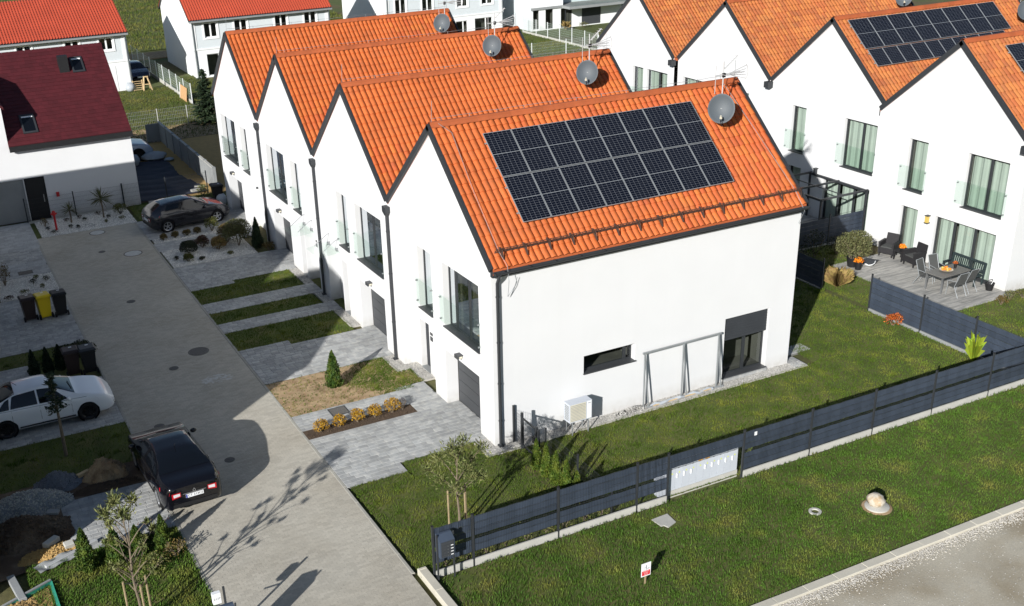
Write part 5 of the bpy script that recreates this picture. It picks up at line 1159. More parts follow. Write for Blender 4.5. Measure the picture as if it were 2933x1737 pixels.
# ================================================================ vehicles
def interp(xs, pts):
    px=[p[0] for p in pts]; py=[p[1] for p in pts]; y=np.interp(xs,px,py)
    return y
def smooth(a,n):
    k=np.ones(2*n+1)/(2*n+1); return np.convolve(np.pad(a,n,'edge'),k,'valid')
def car(label, cat, loc, rz, paint, L, W, top, belt, wheels, wr, cowl, roof_f, roof_r, tail, side_wins, rim='rim', low=0.20, spoke=5, plate=None, rear_detail=False, hatch=True):
    t=thing('parked_car',label,cat,loc,rz,'cars parked by the houses')
    ns=73; xs=np.linspace(-L/2,L/2,ns)
    zt=smooth(interp(xs,top),1); zb=np.minimum(interp(xs,belt),zt-0.015)
    e=np.clip((L/2-np.abs(xs))/0.55,0,1); hw=W/2*(0.76+0.24*np.sqrt(1-(1-e)**2)); lo=low+0.16*(1-np.sqrt(1-(1-np.clip((L/2-np.abs(xs))/0.35,0,1))**2))
    half=[]
    for i in range(ns):
        w=hw[i]; d=zt[i]-zb[i]; wt=max(w*0.945-d*0.56,0.3); zl=lo[i]; zs=zb[i]
        half.append([(w*0.86,zl),(w*0.955,zl+0.07),(w*0.99,zl+0.20),(w*1.0,(zl+zs)/2+0.06),(w*0.99,zs-0.10),(w*0.95,zs),(w*0.95+(wt-w*0.95)*0.5,zs+d*0.52),(wt,zs+d*0.90),(wt*0.90,zs+d*0.975),(wt*0.55,zt[i]),(0.0,zt[i]+0.012)])
    nh=11; S=[]
    for i in range(ns): S.append([(xs[i],y,z) for (y,z) in half[i]]+[(xs[i],-y,z) for (y,z) in half[i][::-1][1:]])
    m=len(S[0]); Vv=np.array(S).reshape(-1,3).copy()
    Ra=wr*1.16
    inside=np.zeros(len(Vv),bool)
    for wx in wheels:
        dx=Vv[:,0]-wx; dz=Vv[:,2]-wr; r=np.hypot(dx,dz); c=(r<Ra)&(np.abs(Vv[:,1])>W*0.30); inside|=c
    b=MB(); fs=[]
    idx=np.arange(len(Vv)).reshape(ns,m)
    for i in range(ns-1):
        for j in range(m-1):
            q=(idx[i,j],idx[i+1,j],idx[i+1,j+1],idx[i,j+1])
            if all(inside[k] for k in q): continue
            fs.append(tuple(int(k) for k in q))
    for wx in wheels:
        dx=Vv[:,0]-wx; dz=Vv[:,2]-wr; r=np.hypot(dx,dz); c=(r<Ra)&(np.abs(Vv[:,1])>W*0.30); s=np.where(c,Ra/np.maximum(r,1e-3),1.0)
        Vv[:,0]=np.where(c,wx+dx*s,Vv[:,0]); Vv[:,2]=np.where(c,np.maximum(wr+dz*s,low),Vv[:,2])
    fs.append(tuple(int(k) for k in idx[0])); fs.append(tuple(int(k) for k in idx[-1]))
    b.v=[tuple(p) for p in Vv]; b.f=fs; body=b.build('body',paint,t,smooth=True,angle=38)
    MB().box(-L/2+0.25,L/2-0.25,-W/2+0.16,W/2-0.16,low-0.02,0.62).build('underbody','black_plastic',t)
    def P(x,j,v,side,off):
        i=int(np.clip((x+L/2)/L*(ns-1),0,ns-2)); f=(x-xs[i])/(xs[i+1]-xs[i]); A=np.array(half[i]); B_=np.array(half[i+1]); H=A+(B_-A)*f; p=H[j]+(H[j+1]-H[j])*v; nrm=np.array([H[j+1][1]-H[j][1],-(H[j+1][0]-H[j][0])]); nrm/=np.linalg.norm(nrm)+1e-9; p=p+nrm*off; return (x,side*p[0],p[1])
    # side windows
    for (x0,x1,sl0,sl1) in side_wins:
        for s in (-1,1):
            w=MB(); n=10; vs=[]; f2=[]
            for k in range(n+1):
                f=k/n; xb=x0+(x1-x0)*f; xt=x0+sl0+(x1+sl1-x0-sl0)*f
                vs+= [P(xb,5,0.16,s,0.006),P((xb+xt)/2,6,0.02,s,0.006),P(xt,6,0.86,s,0.006)]
                if k: a=3*(k-1); f2+=[(a,a+3,a+4,a+1),(a+1,a+4,a+5,a+2)]
            w.add(vs,f2).build('side_window','car_glass',t,smooth=True)
    # windscreen and rear window
    for nm,x0,x1 in (('windscreen',cowl,roof_f),('rear_window',tail,roof_r)):
        w=MB(); n=8; vs=[]; f2=[]
        for k in range(n+1):
            x=x0+(x1-x0)*(0.06+0.88*k/n); row=[]
            for (j,v) in ((7,0.3),(8,0.2),(9,0.0),(9,0.5)): row.append((j,v))
            left=[P(x,j,v,1,0.010) for j,v in row]; right=[P(x,j,v,-1,0.010) for j,v in row][::-1]
            vs+=left+right
            if k: a=8*(k-1); f2+=[(a+c,a+c+8,a+c+9,a+c+1) for c in range(7)]
        w.add(vs,f2).build(nm,'car_glass',t,smooth=True)
    # wheels
    for wx in wheels:
        for s in (-1,1):
            M=Matrix.Translation((wx,s*(W/2-0.115),wr)) @ Matrix.Rotation(R(-90*s),4,'X')
            wh=MB().lathe([(wr*0.66,0.085),(wr*0.72,0.10),(wr*0.93,0.10),(wr,0.06),(wr,-0.06),(wr*0.93,-0.10),(wr*0.6,-0.10)],26,M=M).build('wheel','tyre',t,smooth=True)
            rb=MB().lathe([(wr*0.67,0.086),(wr*0.70,0.100),(wr*0.60,0.075),(wr*0.58,0.02)],26,M=M); 
            for k in range(spoke):
                a=2*math.pi*k/spoke+0.3; c_,s_=math.cos(a),math.sin(a); p0=M@Vector((c_*0.03,s_*0.03,0.078)); p1=M@Vector((c_*wr*0.63,s_*wr*0.63,0.085)); rb.bar(p0,p1,0.05,0.02,up=M.to_3x3()@Vector((0,0,1)))
            rb.lathe([(0.06,0.07),(0.055,0.095),(0.001,0.10)],12,M=M); rb.build('rim',rim,wh,smooth=True)
            MB().lathe([(wr*0.60,0.03),(0.001,0.03)],20,M=M).build('brake_disc','rim_dark',wh)
            ar=MB().lathe([(Ra*0.99,0.09),(Ra*0.99,-0.16),(0.05,-0.16)],24,M=M); ar.build('wheel_arch','black_plastic',t,smooth=True)
    # mirrors, seams, handles
    mx=cowl-0.28
    for s in (-1,1):
        p=P(mx,5,0.1,s,0.0); MB().sphere((mx-0.02,p[1]+s*0.12,p[2]+0.06),(0.07,0.11,0.075),1).build('mirror',paint if paint!='car_black' else 'car_black',t,smooth=True,angle=80)
        sm=MB()
        for x in [sw[0]-0.03 for sw in side_wins[:1]]+[sw[1]+0.05 for sw in side_wins]:
            if abs(x)<L/2-0.7: sm.tube([P(x,j,0.5,s,0.001) for j in (1,2,3,4)],0.006,4)
        sm.tube([P(x,4,0.9,s,0.002) for x in np.linspace(-L/2+0.6,L/2-0.9,14)],0.006,4); sm.build('door_seam','black_plastic',t)
        sk=MB().tube([P(x,1,0.3,s,0.004) for x in np.linspace(wheels[0]+0.42,wheels[1]-0.42,10)],0.028,5); sk.build('sill_trim','black_plastic',t)
        for sw in side_wins[:2]:
            x=sw[0]+0.12; h=MB().tube([P(x,4,0.35,s,0.02),P(x+0.18,4,0.38,s,0.02)],0.014,6); h.build('door_handle',paint,t)
    # lamps and bumper parts
    zf=float(np.interp(L/2-0.18,xs,zb)); zr=float(np.interp(-L/2+0.12,xs,zb))
    for s in (-1,1):
        h=MB(); h.add([P(L/2-0.06,3,0.75,s,0.010),P(L/2-0.55,3,0.95,s,0.010),P(L/2-0.66,4,0.80,s,0.010),P(L/2-0.08,4,0.95,s,0.010)],[(0,1,2,3)]); h.build('headlight','lamp_clear',t)
        h=MB(); zlo=0.62
        h.add([P(-L/2+0.02,3,0.95,s,0.010),P(-L/2+0.40,3,0.98,s,0.010),P(-L/2+0.46,4,0.75,s,0.010),P(-L/2+0.02,4,0.85,s,0.010)],[(0,1,2,3)])
        y0=s*hw[0]*0.99; y1=s*hw[0]*0.58; zz=half[0]; za=half[0][3][1]-0.03; zb_=half[0][5][1]-0.05
        h.add([(-L/2-0.012,y0*0.97,za),(-L/2-0.012,y1,za+0.04),(-L/2-0.012,y1,zb_),(-L/2-0.012,y0*0.97,zb_)],[(0,1,2,3)]); tl=h.build('tail_light','lamp_red',t)
        h=MB(); h.add([(-L/2-0.016,y0*0.90,za+0.05),(-L/2-0.016,y1*1.06,za+0.07),(-L/2-0.016,y1*1.06,zb_-0.03),(-L/2-0.016,y0*0.90,zb_-0.03)],[(0,1,2,3)]); h.build('reverse_lens','lamp_clear',tl)
    MB().box(L/2-0.04,L/2+0.012,-W*0.30,W*0.30,0.30,0.44).build('grille','black_plastic',t)
    MB().box(-L/2-0.012,-L/2+0.05,-W*0.36,W*0.36,lo[0]-0.02,lo[0]+0.10).build('rear_diffuser','black_plastic',t)
    MB().box(-L/2-0.018,-L/2-0.006,-0.26,0.26,half[0][3][1]-0.08,half[0][3][1]+0.035).build('number_plate','white_paint',t)
    MB().box(L/2+0.006,L/2+0.016,-0.26,0.26,0.46,0.57).build('number_plate','white_paint',t)
    if plate:
        z=half[0][3][1]-0.023
        text_mesh('plate_text',plate,0.105,'black_ink',t,Matrix.Translation((-L/2-0.0195,-0.02,z)) @ Matrix.Rotation(R(-90),4,'Z') @ Matrix.Rotation(R(90),4,'X'))
        MB().box(-L/2-0.0195,-L/2-0.018,0.215,0.26,z-0.055,z+0.055).build('plate_band','blue_paint',t)
        e=MB(); zc=half[0][5][1]-0.08; pts=[(0,0.075),(0.05,0.0),(0,-0.075),(-0.05,0.0)]; inn=[(0,0.042),(0.028,0.0),(0,-0.042),(-0.028,0)]
        e.add([(-L/2-0.02,a,zc+c) for a,c in pts]+[(-L/2-0.02,a,zc+c) for a,c in inn],[(i,(i+1)%4,4+(i+1)%4,4+i) for i in range(4)]); e.build('badge','rim',t)
        MB().box(-L/2-0.016,-L/2-0.008,-0.34,0.34,half[0][3][1]+0.06,half[0][3][1]+0.075).build('trim_strip','rim',t)
    MB().tube([(roof_r+0.10,0,float(np.interp(roof_r+0.10,xs,zt))),(roof_r-0.06,0,float(np.interp(roof_r,xs,zt))+0.17)],0.008,5).build('roof_aerial','black_plastic',t)
    MB().bar((cowl-0.10,-0.45,float(np.interp(cowl-0.1,xs,zt))+0.03),(cowl-0.16,0.15,float(np.interp(cowl-0.16,xs,zt))+0.04),0.018).build('wiper','black_plastic',t)
    return t
# white saloon (nose towards the road)
L=4.53
car('white saloon car parked at the left with black wheels','car',(-12.46,9.44,0.015),R(0),'car_white',L,1.79,
    [(-L/2,0.94),(-L/2+0.10,1.05),(-1.78,1.10),(-1.72,1.12),(-0.85,1.45),(-0.1,1.495),(0.24,1.465),(1.10,1.04),(1.40,0.985),(1.92,0.85),(2.13,0.72),(L/2,0.56)],[(-L/2,0.84),(-1.5,0.99),(1.0,0.92),(1.5,0.90),(2.0,0.80),(L/2,0.52)],
    (-1.30,1.34),0.325,1.08,0.26,-0.78,-1.72,[(-1.52,-1.10,0.34,0.06),(-1.06,-0.20,0.12,0.0),(-0.14,0.80,0.0,-0.42)],rim='rim_dark',spoke=8)
# dark hatchback nose towards the garage
L=4.24
car('dark grey hatchback with silver wheels parked beside the farthest house','car',(-2.72,28.72,0.015),R(7),'car_grey',L,1.75,
    [(-L/2,0.86),(-L/2+0.06,1.02),(-1.85,1.16),(-1.45,1.36),(-0.9,1.42),(-0.1,1.44),(0.22,1.40),(1.02,1.02),(1.3,0.97),(1.85,0.84),(2.05,0.68),(L/2,0.54)],[(-L/2,0.84),(-1.6,0.98),(0.8,0.90),(1.4,0.88),(1.9,0.78),(L/2,0.50)],
    (-1.33,1.33),0.315,1.00,0.24,-1.42,-1.92,[(-1.42,-0.50,0.28,0.05),(-0.44,0.72,0.0,-0.40)],spoke=5)
# black saloon seen from behind
L=4.62
car('shiny black saloon seen from behind on the brick road','car',(-9.48,3.22,0.01),R(90+2.5),'car_black',L,1.81,
    [(-L/2,0.94),(-L/2+0.05,1.03),(-L/2+0.25,1.075),(-1.72,1.10),(-1.62,1.12),(-1.1,1.30),(-0.6,1.405),(0.0,1.435),(0.36,1.40),(0.8,1.23),(1.22,1.01),(1.5,0.96),(2.0,0.84),(2.2,0.70),(L/2,0.54)],[(-L/2,0.88),(-1.5,0.98),(1.0,0.91),(1.5,0.90),(2.0,0.80),(L/2,0.52)],
    (-1.38,1.32),0.325,1.20,0.38,-0.66,-1.64,[(-1.50,-1.06,0.32,0.06),(-1.02,-0.16,0.12,0.0),(-0.10,0.90,0.0,-0.42)],spoke=10,plate='CT 313CS')
L=4.7
car('pale silver blue off-roader half hidden behind the maroon roofed house','car',(-3.55,44.05,0.0),R(0),'car_silver',L,1.85,
    [(-L/2,1.2),(-L/2+0.08,1.5),(-1.9,1.68),(0.1,1.72),(0.4,1.68),(1.05,1.16),(1.4,1.10),(2.0,1.00),(2.2,0.86),(L/2,0.6)],[(-L/2,1.0),(-1.5,1.08),(1.0,1.06),(1.5,1.02),(2.1,0.9),(L/2,0.58)],
    (-1.42,1.40),0.38,1.02,0.42,-1.95,-2.25,[(-1.8,-0.9,0.1,0.05),(-0.85,0.0,0.0,0.0),(0.05,0.78,0.0,-0.34)],low=0.28,rim='rim_dark')
L=4.4
car('dark blue car parked in the shade between the far houses','car',(3.55,71.6,0.0),R(-90),'car_blue',L,1.75,
    [(-L/2,0.92),(-L/2+0.08,1.1),(-1.7,1.35),(-0.9,1.44),(0.0,1.45),(0.3,1.40),(1.1,1.0),(1.4,0.96),(1.95,0.84),(2.1,0.7),(L/2,0.55)],[(-L/2,0.86),(-1.5,0.96),(1.0,0.9),(1.5,0.88),(2.0,0.78),(L/2,0.52)],
    (-1.3,1.3),0.31,1.06,0.32,-1.3,-1.9,[(-1.3,-0.45,0.2,0.05),(-0.4,0.8,0.0,-0.4)])
# two wheeled bins
def bin_(label, x, y, rz, m, lidm=None, h=1.05):
    t=thing('wheelie_bin',label,'bin',(x,y,0.01),R(rz),'wheelie bins'); a,b_=0.20,0.24; c,d_=0.27,0.32
    B=MB(); B.add([(-a,-a,0.06),(a,-a,0.06),(a,a,0.06),(-a,a,0.06),(-c,-c,h-0.14),(c,-c,h-0.14),(c,c,h-0.14),(-c,c,h-0.14),(-c-0.03,-c-0.03,h-0.12),(c+0.03,-c-0.03,h-0.12),(c+0.03,c+0.03,h-0.12),(-c-0.03,c+0.03,h-0.12),(-c-0.03,-c-0.03,h-0.07),(c+0.03,-c-0.03,h-0.07),(c+0.03,c+0.03,h-0.07),(-c-0.03,c+0.03,h-0.07)],
        [(3,2,1,0),(0,1,5,4),(1,2,6,5),(2,3,7,6),(3,0,4,7),(4,5,9,8),(5,6,10,9),(6,7,11,10),(7,4,8,11),(8,9,13,12),(9,10,14,13),(10,11,15,14),(11,8,12,15)]); B.build('body',m,t)
    l=MB(); e=c+0.04; l.add([(-e,-e,h-0.066),(e,-e,h-0.066),(e,e+0.04,h-0.066),(-e,e+0.04,h-0.066),(-e*0.8,-e*0.8,h-0.01),(e*0.8,-e*0.8,h-0.01),(e*0.8,e*0.9,h+0.01),(-e*0.8,e*0.9,h+0.01)],[(0,1,5,4),(1,2,6,5),(2,3,7,6),(3,0,4,7),(4,5,6,7)]); lid=l.build('lid',lidm or m,t)
    MB().box(-0.09,0.02,-e*0.4,-e*0.2,h-0.006,h+0.004).build('sticker','white_paint',lid)
    MB().tube([(-0.22,c+0.07,h-0.10),(0.22,c+0.07,h-0.10)],0.018,6).build('handle',m,t)
    for s in (-1,1): MB().lathe([(0.001,-0.03),(0.11,-0.03),(0.11,0.03),(0.001,0.03)],16,M=Matrix.Translation((s*0.25,a+0.02,0.11)) @ Matrix.Rotation(R(90),4,'Y')).build('wheel','tyre',t,smooth=True)
    return t
bin_('brown wheelie bin left of the yellow one',-11.72,19.25,185,'brown_plastic'); bin_('yellow wheelie bin between two dark ones',-11.12,19.2,188,'yellow_plastic'); bin_('black wheelie bin right of the yellow one',-10.48,19.15,182,'black_plastic')
bin_('brown wheelie bin beside the dark hedge near the white saloon',-11.0,12.72,180,'brown_plastic','brown_plastic'); bin_('black wheelie bin at the road edge near the white saloon',-10.42,12.62,180,'black_plastic','anthracite')
bin_('black wheelie bin beside the farthest house corner',-0.35,31.35,90,'black_plastic',h=1.1)
# hydrant
t=thing('hydrant','red hydrant post in the white gravel at the road end','hydrant',(-8.90,31.36,0)); MB().lathe([(0.075,-0.05),(0.07,0.05),(0.055,0.08),(0.055,0.78),(0.085,0.80),(0.10,0.86),(0.09,0.98),(0.05,1.04),(0.001,1.05)],14).build('body','red_paint',t,smooth=True)
for s in (-1,1): MB().tube([(s*0.05,0,0.88),(s*0.15,0,0.88)],0.045,8).build('outlet','red_paint',t)

# ================================================================ terrace furniture
def armchair(label,x,y,rz):
    t=thing('rattan_armchair',label,'chair',(x,y,0.02),R(rz),'rattan armchairs')     # faces +x
    MB().box(-0.28,0.30,-0.27,0.27,0.16,0.42).build('seat','rattan',t)
    b=MB(); b.add([(-0.30,-0.30,0.14),(-0.24,-0.30,0.14),(-0.24,0.30,0.14),(-0.30,0.30,0.14),(-0.44,-0.27,0.92),(-0.38,-0.27,0.93),(-0.38,0.27,0.93),(-0.44,0.27,0.92)],[(3,2,1,0),(4,5,6,7),(0,1,5,4),(1,2,6,5),(2,3,7,6),(3,0,4,7)]); b.build('backrest','rattan',t)
    for s in (-1,1):
        b=MB(); b.box(-0.30,0.32,s*0.31-0.04,s*0.31+0.04,0.14,0.62); b.box(-0.32,0.34,s*0.31-0.05,s*0.31+0.05,0.622,0.66); b.build('armrest','rattan',t)
        for x_ in (-0.26,0.27): MB().bar((x_,s*0.29,0),(x_,s*0.29,0.16),0.05).build('leg','rattan',t)
    MB().box(-0.26,0.29,-0.25,0.25,0.421,0.46).build('cushion','sling',t)
    return t
armchair('dark rattan armchair left of the little side table',23.45,6.35,200); armchair('dark rattan armchair right of the little side table',23.45,4.88,175)
t=thing('side_table','low dark rattan side table between the two armchairs','table',(23.50,5.62,0.02)); MB().box(-0.26,0.26,-0.26,0.26,0.40,0.44).build('top','rattan',t)
for a in (-1,1):
    for c in (-1,1): MB().bar((a*0.22,c*0.22,0),(a*0.22,c*0.22,0.40),0.05).build('leg','rattan',t)
def flowers(label,x,y,z,r,pot,h,n,m='flower',potm='black_plastic'):
    t=thing('flower_pot',label,'plant pot',(x,y,z)); MB().lathe([(pot*0.75,0),(pot,h),(pot*0.92,h),(pot*0.88,h*0.9),(0.001,h*0.9)],14).build('pot',potm,t,smooth=True)
    d=RNG.normal(size=(n,3)); d/=np.linalg.norm(d,axis=1,keepdims=True); d[:,2]=np.abs(d[:,2]); P=d*r*RNG.uniform(0.6,1,(n,1))+[0,0,h]; leaves('blossom',P,0.06,m,t,0.9); return t
flowers('pot of yellow flowers on the little side table',23.5,5.62,0.46,0.16,0.10,0.14,160)
flowers('dark vase with orange flowers on the dining table',23.0,2.35,0.76,0.10,0.07,0.20,90,'orange_leaf')
t=thing('dining_table','long grey garden dining table on pale legs','table',(22.52,2.28,0.02),R(3)); MB().box(-0.85,0.85,-0.45,0.45,0.70,0.735).build('top','table_top',t); MB().box(-0.80,0.80,-0.40,0.40,0.63,0.70).build('apron','anthracite',t)
for a in (-1,1):
    for c in (-1,1): MB().bar((a*0.78,c*0.38,0),(a*0.78,c*0.38,0.66),0.06).build('leg','steel',t)
t=thing('fruit_bowl','bowl of orange and yellow gourds on the dining table','bowl',(22.45,2.32,0.757)); MB().lathe([(0.10,0),(0.20,0.03),(0.28,0.06),(0.26,0.06),(0.18,0.035),(0.001,0.02)],18).build('bowl','cream_plastic',t,smooth=True)
for i in range(9):
    a=i*0.7; r=0.05 if i==0 else 0.15; MB().sphere((r*math.cos(a),r*math.sin(a),0.085+0.03*(i%2)),(0.06,0.06,0.05),1).build('gourd','fruit' if i%3 else 'lantern',t,smooth=True,angle=80)
def sling_chair(label,x,y,rz):
    t=thing('garden_chair',label,'chair',(x,y,0.02),R(rz),'grey sling garden chairs')
    for s in (-1,1):
        MB().tube([(0.24,s*0.26,0.0),(0.20,s*0.26,0.40),(0.22,s*0.27,0.62),(-0.20,s*0.27,0.66)],0.016,6).build('frame_side','galv',t)
        MB().tube([(-0.36,s*0.24,0.0),(-0.12,s*0.24,0.42),(-0.34,s*0.24,1.02)],0.016,6).build('rear_leg','galv',t)
    b=MB(); n=8; vs=[]; fs=[]
    pr=[(0.24,0.43),(0.10,0.41),(-0.08,0.40),(-0.15,0.44),(-0.22,0.62),(-0.28,0.82),(-0.35,1.04)]
    for (a,z) in pr: vs+=[(a,-0.235,z),(a,0.235,z)]
    fs=[(2*i,2*i+2,2*i+3,2*i+1) for i in range(len(pr)-1)]; b.add(vs,fs).build('sling','sling',t)
    MB().tube([(0.22,-0.25,0.40),(0.22,0.25,0.40)],0.014,6).build('front_rail','galv',t); MB().tube([(-0.35,-0.24,1.03),(-0.35,0.24,1.03)],0.014,6).build('top_rail','galv',t)
    return t
sling_chair('grey garden chair at the left end of the dining table',22.05,3.00,-80); sling_chair('grey garden chair behind the dining table near the door',22.85,3.12,-95)
sling_chair('grey garden chair nearest the camera at the dining table',22.20,1.52,88); sling_chair('grey garden chair beside the bench at the dining table',22.92,1.62,92)
t=thing('garden_bench','dark green slatted garden bench against the glass doors','bench',(23.78,2.55,0.02))
for s in (-1,1):
    for (x_,h) in ((-0.26,0.62),(0.20,0.92)): MB().bar((x_,s*0.82,0),(x_+(0.10 if x_>0 else 0),s*0.82,h),0.06).build('leg','bench',t)
    MB().bar((-0.30,s*0.82,0.62),(0.24,s*0.82,0.64),0.06,0.04).build('armrest','bench',t)
for i in range(5): MB().box(-0.27+i*0.10,-0.19+i*0.10,-0.84,0.84,0.40,0.43).build('seat_slat','bench',t)
MB().bar((0.29,-0.84,0.90),(0.29,0.84,0.90),0.04,0.08).build('top_rail','bench',t); MB().bar((0.22,-0.84,0.52),(0.22,0.84,0.52),0.04,0.06).build('lower_rail','bench',t)
for i in range(17): y=-0.76+i*0.095; MB().bar((0.225,y,0.53),(0.285,y,0.88),0.05,0.02,up=(0,1,0)).build('back_slat','bench',t)
t=thing('coal_bucket','black bucket with a small shovel beside the bench','bucket',(23.75,1.15,0.02)); MB().lathe([(0.13,0),(0.19,0.32),(0.18,0.32),(0.12,0.02),(0.001,0.02)],16).build('bucket','black_plastic',t,smooth=True); MB().tube([(0.05,0.05,0.1),(0.25,-0.15,0.75)],0.012,6).build('shovel_handle','plaster_white',t); MB().tube([(-0.19,0,0.32),(-0.1,0,0.46),(0.1,0,0.46),(0.19,0,0.32)],0.01,5).build('bail','black_plastic',t)
t=thing('folded_mat','dark folded mat with a pale hose by the planter','mat',(22.15,6.05,0.025),R(20)); b=MB(); vs=[]; fs=[]
for i in range(9): vs+=[(-0.4+0.1*i,-0.3,0.03+0.12*math.sin(i*0.4)),(-0.4+0.1*i,0.3,0.02+0.10*math.sin(i*0.4))]
b.add(vs,[(2*i,2*i+2,2*i+3,2*i+1) for i in range(8)]); b.build('mat','anthracite_matt',t); MB().tube([(-0.5+0.12*math.cos(a*0.7)*a*0.4,-0.15+0.2*math.sin(a*0.7),0.02+0.02*a) for a in range(9)],0.02,6).build('hose','plaster_white',t)
# pergola
t=thing('pergola','dark grey metal pergola frame over the shaded terrace','pergola',(23.1,10.7,0)); PX0,PX1,PY0,PY1,PZ=-1.40,1.35,-1.75,1.95,2.22
for x in (PX0,PX1):
    for y in (PY0,PY1): MB().bar((x,y,0),(x,y,PZ),0.08).build('post','anthracite',t)
for y in (PY0,0.1,PY1): MB().bar((PX0-0.1,y,PZ),(PX1+0.08,y,PZ),0.07,0.09).build('beam','anthracite',t)
for x in (PX0,PX1): MB().bar((x,PY0-0.08,PZ-0.03),(x,PY1+0.08,PZ-0.03),0.08,0.10).build('beam','anthracite',t)
MB().bar((-0.1,PY0,PZ+0.02),(-0.1,PY1,PZ+0.02),0.04).build('rail','anthracite',t)
# ================================================================ plants
def lump(d, seed, k=6, amp=0.22):
    r=np.random.default_rng(seed); c=r.normal(size=(k,3)); c/=np.linalg.norm(c,axis=1,keepdims=True); return 1-amp+amp*1.6*np.clip((d@c.T).max(1)*1.15-0.35,0,1)
def bush(name,label,x,y,r,h,m,n=700,leaf=0.06,cat='shrub',seed=1,stem_m='bark',aspect=0.5,stems=6,group=None,low=0.0,upw=0.25,z0=0.0,sparse=0.35):
    rg=np.random.default_rng(seed); t=thing(name,label,cat,(x,y,z0),group=group)
    d=rg.normal(size=(n,3)); d/=np.linalg.norm(d,axis=1,keepdims=True); d[:,2]=np.where(d[:,2]<-0.5,-d[:,2],d[:,2])
    rad=lump(d,seed,9,0.3)*np.power(rg.random(n),sparse)
    P=d*rad[:,None]*np.array([r,r,h*0.5])+np.array([0,0,h*0.5+low]); P[:,2]=np.maximum(P[:,2],0.02)
    out=P-np.array([0,0,h*0.2]); out/=np.linalg.norm(out,axis=1,keepdims=True)+1e-9
    leaves('foliage',P,leaf,m,t,aspect,out,upw,rg)
    b=MB()
    for i in range(stems):
        a=rg.random()*6.28; b.tube([(0,0,-0.05),(math.cos(a)*r*0.35,math.sin(a)*r*0.35,h*0.4+low),(math.cos(a)*r*0.7,math.sin(a)*r*0.7,h*0.75+low)],[0.018,0.012,0.005],5)
    b.build('stem',stem_m,t); return t
def thuja(label,x,y,h,r,m='thuja_leaf',n=1500,leaf=0.07,seed=1,cat='conifer',group=None,tilt=0.0):
    rg=np.random.default_rng(seed); t=thing('conifer',label,cat,(x,y,0),group=group)
    z=np.power(rg.random(n),1.25); a=rg.random(n)*6.283
    lumps=1+0.13*np.sin(a*3+z*9+seed)+0.10*np.sin(a*5-z*17+2*seed)+0.06*np.sin(a*9+z*40)
    rr=r*np.power(1-z,0.72)*np.clip(0.62+z*4,0,1)*lumps*np.power(rg.random(n),0.22)
    P=np.c_[np.cos(a)*rr+tilt*z*h,np.sin(a)*rr,z*h*0.97+0.03]
    up=np.c_[np.cos(a)*0.45,np.sin(a)*0.45,np.full(n,0.9)]; leaves('foliage',P,leaf,m,t,0.42,up,0.6,rg)
    MB().lathe([(r*0.42,0.05),(r*0.62,h*0.15),(r*0.52,h*0.4),(r*0.30,h*0.7),(0.01,h*0.93)],9).build('inner_foliage',m,t,smooth=True)
    MB().tube([(0,0,-0.05),(tilt*h*0.5,0,h*0.5),(tilt*h,0,h*0.92)],[0.022*h,0.014*h,0.004],6).build('trunk','bark',t); return t
def spruce(label,x,y,h,r,m='spruce_leaf',seed=1,bare=0.1,nb=70,sparse=False):
    rg=np.random.default_rng(seed); t=thing('spruce_tree',label,'tree',(x,y,0)); pts=[]; dirs=[]; b=MB()
    b.tube([(0,0,-0.1),(0.02,0,h*0.5),(0,0,h)],[0.022*h,0.014*h,0.004],7)
    for i in range(nb):
        f=bare+(1-bare)*(i+rg.random())/nb; z=h*f; a=rg.random()*6.28; L=r*(1-f)**0.85*(0.75+0.4*rg.random())+0.06; dz=-0.25*L*(1-f)+0.2*L*f
        e=np.array([math.cos(a)*L,math.sin(a)*L,dz]); b.tube([(0,0,z),tuple(np.array([0,0,z])+e*0.6+[0,0,-0.03*L]),tuple(np.array([0,0,z])+e)],[0.012,0.008,0.003],4,caps=False)
        n=int(16+150*L) if not sparse else int(6+36*L); s=rg.random(n); side=rg.normal(size=(n,3))*np.array([1,1,0.5])*0.10*(0.4+0.8*(1-s[:,None])*L); pts.append(np.array([0,0,z])+e*s[:,None]+side); dirs.append(np.tile(e/np.linalg.norm(e),(n,1))+rg.normal(size=(n,3))*0.5)
    leaves('crown',np.concatenate(pts),0.16,m,t,0.32,np.concatenate(dirs),0.7,rg); b.build('trunk','bark',t); return t
